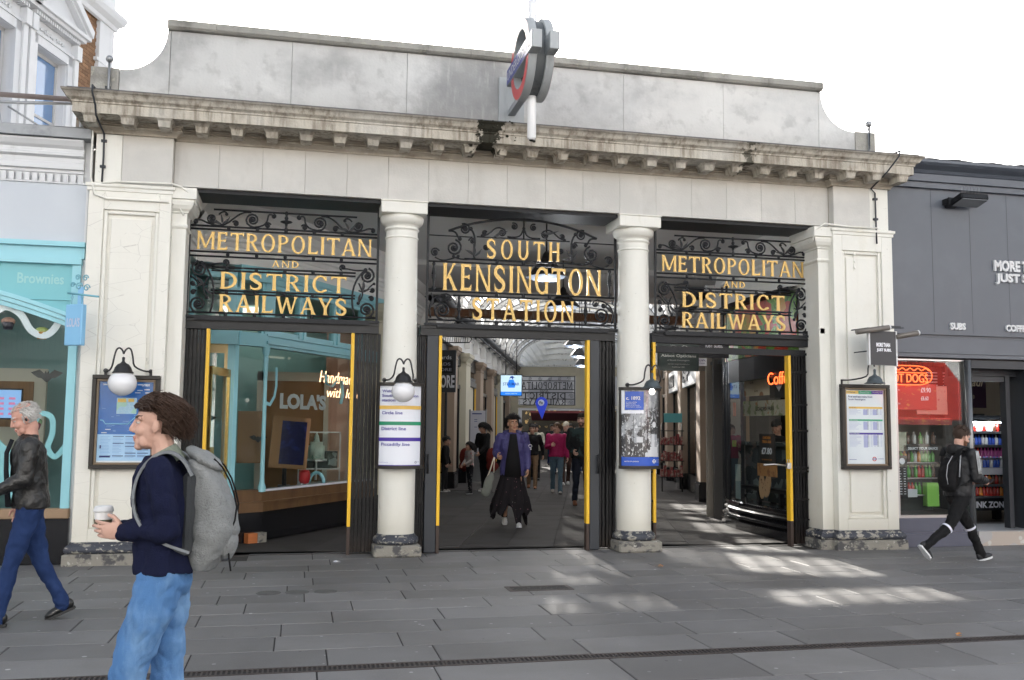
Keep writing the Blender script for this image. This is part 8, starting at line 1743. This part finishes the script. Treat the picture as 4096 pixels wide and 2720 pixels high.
M_DENIM = cloth('light_denim', (.085, .20, .42), .85, .3, 220, (('noise', 4, .42, .66, (.22, .38, .60), .8, (1, 1, .6)), ('noise', 11, .52, .7, (.05, .13, .30), .5, (1, 1, .5)), ('noise', 60, .5, .8, (.2, .36, .6), .3, (1, 1, .3)), ('noise', 3, .55, .75, (.04, .11, .28), .6, U1)))
M_DDEN = cloth('dark_denim', (.018, .038, .115), .85, .3, 220, (('noise', 6, .5, .75, (.035, .07, .19), .6, U1),))
M_NAVY = cloth('navy_wool', (.010, .013, .040), .95, .5, 260)
M_LEATH = mat('black_leather', (.014, .0135, .013), .33, spec=.5, bump=.35, bscale=45)
M_BLKC = cloth('black_fabric', (.012, .012, .013))
M_GREYB = cloth('grey_melange', (.24, .25, .25), .9, .5, 130, (('noise', 70, .5, .7, (.15, .155, .16), .6, U1), ('noise', 5, .5, .75, (.30, .31, .31), .6, U1)))
M_DGREYB = cloth('dark_grey_strap', (.055, .06, .065), .8)
M_LGREY = cloth('light_grey_strap', (.22, .235, .25), .85)
# ---- foreground man with cup
fx, fy = -.56, -7.0
HP = (.268, .022)     # cup centre in local frame
def WL(x, y, z): return Vector((x, y, z))
P1 = person('young man in navy jumper and blue jeans walking left holding a paper cup', (fx, fy), 180, h=1.675, legs=((17, 24), (-2, 4)), feet=(-8, 0),
    arms=((-14, 8, 100, 36), (-6, 8, 92, 38)), lean=4, head=(4, -3), skinc=('pale', (.60, .37, .29)), top=M_NAVY, bottom=M_DENIM, shoes=mat('white_trainer', (.6, .6, .6), .5), hair=('messy', (.058, .030, .018), (-.2, 0, .0), 1.0), voxel=.0095, bulk=1.0, fine=True, girth=1.16, collar=.2, sole=M_WHITE, baggy=1.18,
    hands={0: dict(d=(1, .05, .12), n=(-.1, -1, .05), side=(0, .1, 1), curl=24), 1: dict(d=(1, .0, .10), n=(.1, 1, .05), side=(0, -.1, 1), curl=30)}, tuck=.02)
HP = ((P1['A'][0][2].x+P1['A'][1][2].x)/2+.075, (P1['A'][0][2].y+P1['A'][1][2].y)/2); CZ = (P1['A'][0][2].z+P1['A'][1][2].z)/2-.005
print('wrists', P1['A'][0][2], P1['A'][1][2])
TM = P1['T']
# collar of the shirt below
m = MB(); m.tube([P1['nb']+Vector((-.03, 0, -.045)), P1['nb']+Vector((.008, 0, .020))], [.074, .060], 18, cap=False); o = link('shirt_collar', m.mesh('shirt_collar', cloth('sage_green', (.24, .27, .22))), P1['root'])
# jeans details: belt loop strip, pocket seams
m = MB()


T = thing('paper_cup', 'white takeaway paper cup with lid held in both hands by the man in front', 'cup', tuple(TM @ Vector((HP[0], HP[1], CZ))))
c = TM @ Vector((HP[0]+.012, HP[1], 0))
m = MB(); m.lathe([(0, CZ), (.028, CZ), (.038, CZ+.093), (.0, CZ+.093)], 26, (c.x, c.y, 0)); m.build('cup_body', mat('white_card', (.72, .70, .68), .5), T)
m = MB(); m.lathe([(.040, CZ+.089), (.0425, CZ+.093), (.041, CZ+.101), (.037, CZ+.113), (.034, CZ+.115), (.03, CZ+.109), (0, CZ+.109)], 26, (c.x, c.y, 0)); m.build('lid', M_WHITE, T)
m = MB(); m.lathe([(.0335, CZ+.023), (.0385, CZ+.057)], 26, (c.x, c.y, 0)); m.build('sleeve', mat('brown_green_sleeve', (.16, .13, .08), .7, layers=(('noise', 30, .5, .6, (.04, .12, .06), .7, U1),)), T)
# backpack (local frame of the man, behind = -x)
def backpack(P, label, mt, mt2, strapm, S=1.0, style='roll', zoff=0.0):
    TMx = P['T']; k = P['k']; T = thing('backpack', label, 'backpack', tuple(TMx @ Vector((-.2, 0, P['pz']+.1))))
    up = P['up']; m = MB(TMx)
    if style == 'roll':
        R_ = [(.02, .05, .12, -.16), (.08, .085, .155, -.185), (.2, .115, .165, -.215), (.33, .105, .16, -.215), (.44, .085, .15, -.20), (.50, .06, .13, -.175), (.535, .035, .11, -.15)]
    else: R_ = [(.04, .05, .12, -.15), (.1, .085, .15, -.18), (.2, .10, .155, -.195), (.32, .10, .155, -.19), (.42, .075, .14, -.165), (.49, .04, .10, -.14)]
    loft(m, [(up(z*S*k).x+cx*S*1.0, 0, up(z*S*k).z+zoff, rx*S, ry*S*.92) for z, rx, ry, cx in R_], 24)
    tm = remesh(m, .011, 2, .012 if style == 'roll' else .006, 9, seed=4, stretch=(1, 1, 1)); tm.materials.append(mt); tm.transform(Matrix.Translation(-T.location)); bd = link('bag_body', tm, T)
    m = MB(TMx); pz_ = lambda z, x: up(z*S*k, 0)+Vector((x*S, 0, zoff))
    a_, b_ = pz_(.12, -.095), pz_(.46, -.098); m.tube([a_, b_], [.012, .012], 6); 
    q = MB(TMx); z0 = a_.z; z1 = b_.z; q.box(a_.x-.045, a_.x+.012, -.125*S, .125*S, z0-.02, z1+.02, .02); q.build('back_panel', mt2, T)
    # straps over both shoulders
    for i, s in ((0, 1), (1, -1)):
        S_ = P['A'][i][0]; yy = S_.y*.62; r_ = .108*k
        c0 = up(.33*k); pts = [(-.11, yy, up(.46*k).z+zoff), (-.07, yy, up(.53*k).z), (-.01, yy*1.02, up(.565*k).z), (.06, yy*1.05, up(.53*k).z), (.108, yy*1.10, up(.44*k).z), (.112, yy*1.25, up(.33*k).z), (.07, yy*1.48, up(.24*k).z), (-.02, yy*1.62, up(.17*k).z), (-.11, yy*1.3, up(.12*k).z)]
        pts = [(x+up(z_-P['pz'] if False else 0).x*0, y, z_) for x, y, z_ in pts]
        m = MB(TMx); P2 = []; 
        for j in range(len(pts)-1):
            for t in (0, .25, .5, .75):
                p0, p1, p2, p3 = [Vector(pts[min(max(j+o_, 0), len(pts)-1)]) for o_ in (-1, 0, 1, 2)]; P2.append(.5*((2*p1)+(p2-p0)*t+(2*p0-5*p1+4*p2-p3)*t*t+(3*p1-p0-3*p2+p3)*t**3))
        P2.append(Vector(pts[-1])); V = []; hw = .037
        for j, p in enumerate(P2):
            tdir = (P2[min(j+1, len(P2)-1)]-P2[max(j-1, 0)]).normalized(); nrm = Vector((p.x+.02, 0, p.z-up(.33*k).z)); nrm = (nrm-tdir*nrm.dot(tdir)).normalized(); sd_ = tdir.cross(nrm)
            ww = hw*(1 if j < len(P2)*.6 else .6)
            V += [p+sd_*ww+nrm*.012, p-sd_*ww+nrm*.012, p-sd_*ww, p+sd_*ww]
        n_ = len(P2); m.add(V, [f for j in range(n_-1) for f in ((4*j, 4*j+1, 4*j+5, 4*j+4), (4*j+2, 4*j+3, 4*j+7, 4*j+6), (4*j+1, 4*j+2, 4*j+6, 4*j+5), (4*j+3, 4*j, 4*j+4, 4*j+7))]); m.build('shoulder_strap', strapm, T)
    return T, bd
T, bd = backpack(P1, 'large grey fabric backpack with light grey straps on the man in front', M_GREYB, M_DGREYB, M_LGREY, 1.0)
up = P1['up']; m = MB(TM); 
m.ell(up(.50, -.19), (.10, .13, .035), 20, 10, Matrix.Rotation(radians(-32), 3, 'Y')); tm = remesh(m, .009, 2, .008, 14); tm.materials.append(M_GREYB); tm.transform(Matrix.Translation(-T.location)); link('top_flap', tm, T)
m = MB(TM)
for s in (-.07, .07): m.tube([up(.50, -.235)+Vector((0, s, 0)), up(.46, -.27)+Vector((0, s, 0)), up(.40, -.298)+Vector((0, s, 0)), up(.34, -.315)+Vector((0, s, 0)), up(.28, -.325)+Vector((0, s, 0)), up(.22, -.315)+Vector((0, s, 0)), up(.15, -.285)+Vector((0, s, 0))], .0045, 6, flat=.5)
m.tube([up(.1, -.28)+Vector((0, .07, 0)), up(.0, -.29)+Vector((0, .08, 0))], .004, 4); m.build('webbing', M_BLKC, T)
m = MB(TM); m.ell(up(.12, -.27), (.055, .10, .085), 16, 10); tm = remesh(m, .009, 2, .008, 14, 3); tm.materials.append(M_GREYB); tm.transform(Matrix.Translation(-T.location)); link('front_pocket', tm, T)
# ---- older man at the left
P2_ = person('older balding man in black leather jacket and dark jeans looking down at a phone', (-2.04, -3.3), 197, h=1.72, legs=((15, 4), (-12, 15)), feet=(4, -22), arms=((6, 8, 62, 12), (-4, 14, 14, 4)), lean=5, head=(0, 20), skinc=('ruddy', (.58, .32, .25)), top=M_LEATH, bottom=M_DDEN, shoes=mat('black_shoe', (.012, .012, .012), .3), hair=('bald', (.60, .58, .55)), bulk=1.13, collar=1.0, open_front=(cloth('charcoal_shirt', (.018, .020, .024)), .055), voxel=.0115, fine=True, girth=1.05, baggy=1.05)
T = thing('phone', 'dark phone in the older man\'s raised hand at the left edge', 'phone', tuple(P2_['T'] @ (P2_['A'][0][2]+P2_['A'][0][3]*.1)))
w = P2_['A'][0][2]+P2_['A'][0][3]*.10; M_ = P2_['T'] @ Matrix.Translation(w) @ Matrix.Rotation(radians(35), 4, 'Y'); m = MB(M_); m.box(-.005, .005, -.038, .038, -.07, .075, .003); m.build('casing', M_BLKM, T)
m = MB(P2_['HM']); m.ell((-.004, .092, -.012), (.010, .006, .014), 10, 8); o = link('ear_bud', m.mesh('ear_bud', M_BLKM), P2_['root'])
# ---- man in black at the right
P3 = person('bearded man in black hooded jacket and trousers striding right with phone and black backpack', (7.78, -1.42), 8, h=1.74, legs=((33, 5), (-33, 26)), feet=(12, -48), arms=((0, 8, 78, 22), (2, 8, 76, 24)), lean=6, head=(0, 16), skinc=('fair', (.60, .36, .28)), top=mat('black_shell', (.012, .012, .014), .5, spec=.4, bump=.3, bscale=50), bottom=M_BLKC, shoes=mat('black_trainer', (.015, .015, .018), .5), hair=('fade', (.05, .028, .018)), bulk=1.14, collar=1.0, hood=True, beard=('ginger', (.14, .06, .03)), sole=M_WHITE, voxel=.0115, fine=True, baggy=.93)
T, bd = backpack(P3, 'black backpack with grey reflective trims on the man striding right', M_BLKC, M_BLKC, M_BLKC, .9, 'zip')
m = MB(P3['T']); up3 = P3['up']; m.tube([up3(.44, -.215)+Vector((0, -.10, 0)), up3(.33, -.28)+Vector((0, -.10, 0)), up3(.2, -.29)+Vector((0, -.10, 0)), up3(.1, -.26)+Vector((0, -.1, 0))], .005, 5); m.tube([up3(.46, -.12)+Vector((0, -.13, 0)), up3(.2, -.14)+Vector((0, -.15, 0))], .008, 5); m.build('trim', mat('grey_trim', (.35, .36, .38), .4), T)
w = P3['A'][1][2]+P3['A'][1][3]*.11; M_ = P3['T'] @ Matrix.Translation(w) @ Matrix.Rotation(radians(55), 4, 'Y'); T = thing('phone', 'slim dark phone held by the man striding right', 'phone', tuple(P3['T'] @ w)); m = MB(M_); m.box(.0, .008, -.02, .055, -.06, .08, .002); m.build('casing', M_BLKM, T)
m = MB()     # sleeve stripes and reflective knee bands
S_, E_ = P3['A'][1][0], P3['A'][1][1]
for j in (-1, 0, 1): 
    pp = [S_.lerp(E_, t)+Vector((.017*j, -.078+.012*t, .03)) for t in np.linspace(.0, .95, 6)]; m.tube(pp, .0045, 5)
link('sleeve_stripe', m.mesh('sleeve_stripe', M_WHITE), P3['root'])
for i in (0, 1):
    K_, N_ = P3['J'][i][1], P3['J'][i][2]; c_ = K_.lerp(N_, .12); d_ = (N_-K_).normalized(); m = MB(); m.tube([c_-d_*.014, c_+d_*.014], [.071, .069], 16, cap=False); link('knee_band', m.mesh('knee_band', mat('reflective_band', (.7, .7, .8), .4)), P3['root'])
# ---- passage people
def PMp(s, t): p = PM @ Vector((s, t, 0)); return (p.x, p.y)
DOWN = -107+0     # walking towards the street
M_FLOR = cloth('floral_black', (.014, .012, .014), .9, .3, 120, (('vor', 16, .14, .10, (.20, .10, .12), .9, U1), ('vor', 11, .05, .035, (.55, .55, .5), 1.0, U1)))
P4 = person('person in purple padded jacket and ragged dark floral skirt walking out of the passage', (3.35, 3.35), -98, h=1.76, legs=((15, 3), (-12, 20)), feet=(8, -22), arms=((-6, 10, 26, 6), (-14, 14, 95, 12)), lean=1, head=(14, -4), skinc=('tan', (.50, .28, .18)), top=mat('purple_shell', (.052, .047, .165), .6, bump=.5, bscale=22), bottom=None, shoes=mat('white_trainer', ()), hair=('messy', (.012, .010, .010), (.0, 0, .1), 1.0), bulk=1.14, collar=.6, open_front=(M_BLKC, .10), skirt=M_FLOR, bare_shin=True, sole=M_WHITE, voxel=.012, fine=True, hood=mat('purple_shell', ()), long_coat=.10)
for i in (0, 1):
    N_ = P4['J'][i][2]; m = MB(); m.tube([N_+Vector((0, 0, -.01)), N_+Vector((0, 0, .10))], [.044, .046], 14); link('sock', m.mesh('sock', M_BLKC), P4['root'])
E4 = P4['A'][0][0].lerp(P4['A'][0][1], .55); m = MB(); m.box(E4.x+.0, E4.x+.05, E4.y+.062, E4.y+.085, E4.z-.055, E4.z-.04); m.lathe([(.022, 0), (.03, 0)], 14, (E4.x+.06, E4.y+.06, E4.z), False, axis='x'); link('sleeve_patch', m.mesh('sleeve_patch', M_WHITE), P4['root'])
w = P4['T'] @ P4['A'][1][2]; T = thing('tote_bag', 'grey tote bag with cream cord swinging from the hand of the person in the skirt', 'bag', (w.x, w.y, w.z-.5))
m = MB(); c0 = w+Vector((-.06, -.02, -.02)); m.tube([c0, c0+Vector((-.06, 0, -.2)), c0+Vector((-.15, 0, -.42))], .010, 6); m.tube([c0+Vector((.01, 0, 0)), c0+Vector((.0, 0, -.16)), c0+Vector((-.0, 0, -.24))], .008, 6); m.build('cord', mat('cream_cord', (.6, .5, .4), .8), T)
m = MB(); cb = c0+Vector((-.085, 0, -.42)); m.ell(cb, (.075, .05, .20), 18, 12, Matrix.Rotation(radians(18), 3, 'Y')); m.ell(cb+Vector((-.045, 0, -.12)), (.08, .05, .08), 14, 10); tm = remesh(m, .011, 2, .010, 12, 2); tm.materials.append(cloth('sage_grey_canvas', (.16, .17, .15))); tm.transform(Matrix.Translation(-T.location)); link('bag_body', tm, T)
P5 = person('tall man in dark green and black jacket and dark jeans by the right gate post', PMp(3.40, 3.2), -100, h=1.86, legs=((14, 2), (-10, 22)), feet=(4, -26), arms=((-4, 10, 20, 2), (6, 10, 60, 20)), lean=2, head=(-22, 0), skinc=('fair', ()if False else (.52, .31, .23)), top=cloth('dark_green_black', (.012, .013, .014), .8, .3, 90, (('noise', 2.2, .5, .56, (.035, .06, .06), .8, U1),)), bottom=cloth('black_denim', (.018, .022, .035)), shoes=mat('brown_shoe', (.16, .06, .025), .5), hair=('short', (.035, .022, .016)), bulk=1.2, collar=.8, voxel=.013, beard=('dark', (.12, .07, .05)))
P6 = person('woman in bright pink jacket and blue jeans looking left in the passage', PMp(2.80, 6.9), -104, h=1.68, legs=((10, 2), (-10, 18)), feet=(2, -20), arms=((-2, 10, 14, 0), (4, 10, 96, 30)), lean=1, head=(-55, 0), skinc=('fair', ()) if False else ('fair', (.52, .31, .23)), top=cloth('raspberry_shell', (.36, .018, .10), .6, .5, 30), bottom=cloth('faded_blue_denim', (.10, .16, .21)), shoes=mat('grey_trainer', (.3, .28, .26), .6), hair=('bun', (.10, .055, .03)), bulk=1.18, collar=.8, voxel=.013, girth=1.0)
person('person in cream cap, dark jacket and brown trousers behind the woman in pink', PMp(2.95, 10.4), -100, h=1.72, legs=((-8, 18), (12, 2)), feet=(-20, 2), arms=((8, 10, 20, 0), (-8, 10, 20, 0)), head=(-40, 10), skinc=('fair', (.52, .31, .23)), top=M_BLKC, bottom=cloth('maroon_brown', (.06, .035, .03)), shoes=mat('white_trainer', ()), hair=('cap', (.5, .45, .36)), bulk=1.15, sole=M_WHITE)
person('woman in white fleece coat and black trousers turning to look right in the passage', PMp(2.0, 12.6), -100, h=1.66, legs=((8, 2), (-8, 14)), feet=(0, -16), arms=((0, 12, 90, 25), (-4, 12, 14, 0)), head=(35, 4), skinc=('warm', (.48, .28, .20)), top=cloth('cream_fleece', (.50, .47, .38), .95, 1.0, 40), bottom=M_BLKC, shoes=mat('black_trainer', ()), hair=('long', (.02, .014, .012)), bulk=1.22, collar=.8, open_front=(cloth('sage_top', (.12, .16, .13)), .07))
person('half hidden person in tan trousers walking just behind the person in the skirt', PMp(2.12, 8.6), -104, h=1.64, legs=((10, 2), (-12, 16)), feet=(2, -20), top=M_BLKC, bottom=cloth('tan_cotton', (.20, .13, .08)), shoes=mat('orange_brown_shoe', (.3, .12, .05), .6), hair=('short', (.02, .015, .012)), bulk=1.1, skinc=('warm', (.48, .28, .20)))
person('boy in black jacket standing by the Cards Galore shop front', PMp(.10, 7.0), -20, h=1.30, legs=((2, 2), (-2, 2)), feet=(0, 0), arms=((4, 8, 16, 0), (2, 8, 12, 0)), head=(0, 12), skinc=('warm', (.48, .28, .20)), top=M_BLKC, bottom=cloth('dark_grey_cotton', (.02, .02, .022)), shoes=mat('grey_trainer', ()), hair=('short', (.012, .010, .010)), bulk=1.15, child=True, sole=M_WHITE, collar=.5)
person('small girl in pink and white printed jumper beside her mother', PMp(.78, 6.4), 200, h=1.19, legs=((3, 3), (-3, 3)), feet=(0, 0), arms=((6, 8, 55, 20), (4, 8, 40, 16)), head=(0, 0), skinc=('warm', (.48, .28, .20)), top=cloth('pink_white_print', (.42, .38, .37), .9, .3, 100, (('vor', 9, .3, .22, (.42, .16, .16), .8, U1),)), bottom=cloth('spotted_black', (.015, .015, .02), .9, .3, 100, (('vor', 30, .2, .15, (.4, .4, .4), .8, U1),)), shoes=mat('black_trainer', ()), hair=('long', (.012, .010, .010)), bulk=1.05, child=True, sole=M_WHITE)
PM_ = person('woman with long black hair and black coat looking down at the small girl', PMp(1.02, 7.35), 205, h=1.66, legs=((2, 2), (-2, 2)), feet=(0, 0), arms=((18, 10, 30, 5), (8, 10, 30, 5)), lean=6, head=(0, 26), skinc=('warm', (.48, .28, .20)), top=M_BLKC, bottom=M_BLKC, shoes=mat('grey_trainer', ()), hair=('long', (.010, .009, .009)), bulk=1.18, long_coat=.12, sole=M_WHITE)
for (s, t, dx, lb) in ((1.22, 7.1, 0, 'dark red folded jacket held over the arm of the black haired mother'), (.55, 7.2, 0, 'dark red jacket hanging at the other side of the mother behind the small girl')):
    x, y = PMp(s, t); m = MB(); m.ell((x, y, .82), (.13, .09, .24), 16, 12); m.ell((x+.02, y, .62), (.16, .08, .14), 14, 10); tm = remesh(m, .014, 2, .016, 9, 3); tm.materials.append(cloth('brick_red', (.13, .018, .014))); tm.transform(Matrix.Translation((-x, -y, -.5))); o = link('held_jacket', tm, None, (x, y, .5)); tag(o, lb, 'jacket')
person('white haired woman in red coat and yellow scarf on the right side of the passage', PMp(5.62, 15.0), 175, h=1.64, legs=((4, 2), (-4, 4)), feet=(0, 0), arms=((20, 8, 70, 10), (14, 8, 70, 12)), head=(0, 0), skinc=('pale', (.60, .37, .29)), top=cloth('dark_red_wool', (.22, .018, .018)), bottom=M_BLKC, shoes=mat('grey_trainer', ()), hair=('messy', (.50, .42, .32), (-.2, 0, 0), .6), bulk=1.18, long_coat=.36, collar=1.0, hood=cloth('mustard_scarf', (.55, .26, .02)))
for i, (s, t, hh, f, lb, bt) in enumerate(((2.4, 20.0, 1.7, 75, 'dark clothed person walking away deep in the passage', M_DDEN), (2.9, 22.5, 1.72, -100, 'person in dark coat far down the passage near the awning', M_BLKC), (1.55, 10.8, 1.66, -120, 'dark haired person half hidden behind the purple jacket', M_BLKC), (3.7, 20.5, 1.74, 80, 'tall dark person at the far end of the passage on the right', M_BLKC), (3.2, 17.5, 1.6, -90, 'person in dark jacket behind the person in the cream cap', M_DDEN))):
    person(lb, PMp(s, t), f, h=hh, legs=((12, 3), (-10, 16)), feet=(0, -18), skinc=('warm', (.48, .28, .20)), top=M_BLKC, bottom=bt, shoes=mat('black_trainer', ()), hair=('short', (.015, .012, .01)), bulk=1.12, voxel=.018, detail=False)
person('shop worker in a black cap behind the counter inside the bay window', (7.95, 3.3), 220, h=1.72, legs=((0, 0), (0, 0)), feet=(0, 0), arms=((10, 8, 60, 10), (14, 8, 60, 10)), head=(0, 10), skinc=('warm', (.48, .28, .20)), top=M_BLKC, bottom=M_BLKC, shoes=mat('black_trainer', ()), hair=('cap', (.012, .012, .012)), bulk=1.05, voxel=.018, detail=False)
PF1, PF2 = [o for o in bpy.data.objects if o.get('label', '').startswith(('person in dark coat far', 'dark clothed person walking away'))]
for src, s_, t_, f_, lb in ((PF1, 2.1, 24.0, -95, 'figure in dark coat far off, just left of the blue teardrop sign'), (PF2, 3.4, 23.5, 80, 'figure walking away far off below the blue teardrop sign'), (PF1, 1.5, 19.0, -80, 'dark figure far down the passage by the left wall'), (PF2, 4.1, 25.0, 100, 'dark figure near the dark shopfront at the passage end'), (PF1, 3.6, 14.6, -110, 'dark clothed person between the woman in pink and the gate post'), (PF2, 1.3, 16.0, 60, 'dark clothed person by the left wall behind the mother'), (PF1, 2.6, 16.2, -98, 'dark clothed person just behind the woman in white fleece')):
    o = copy_tree(src); x, y = PMp(s_, t_); o.location = (x, y, 0); o.rotation_euler = (0, 0, radians(f_)); o['label'] = lb
# fine litter dots: chewing gum marks are in the paving material
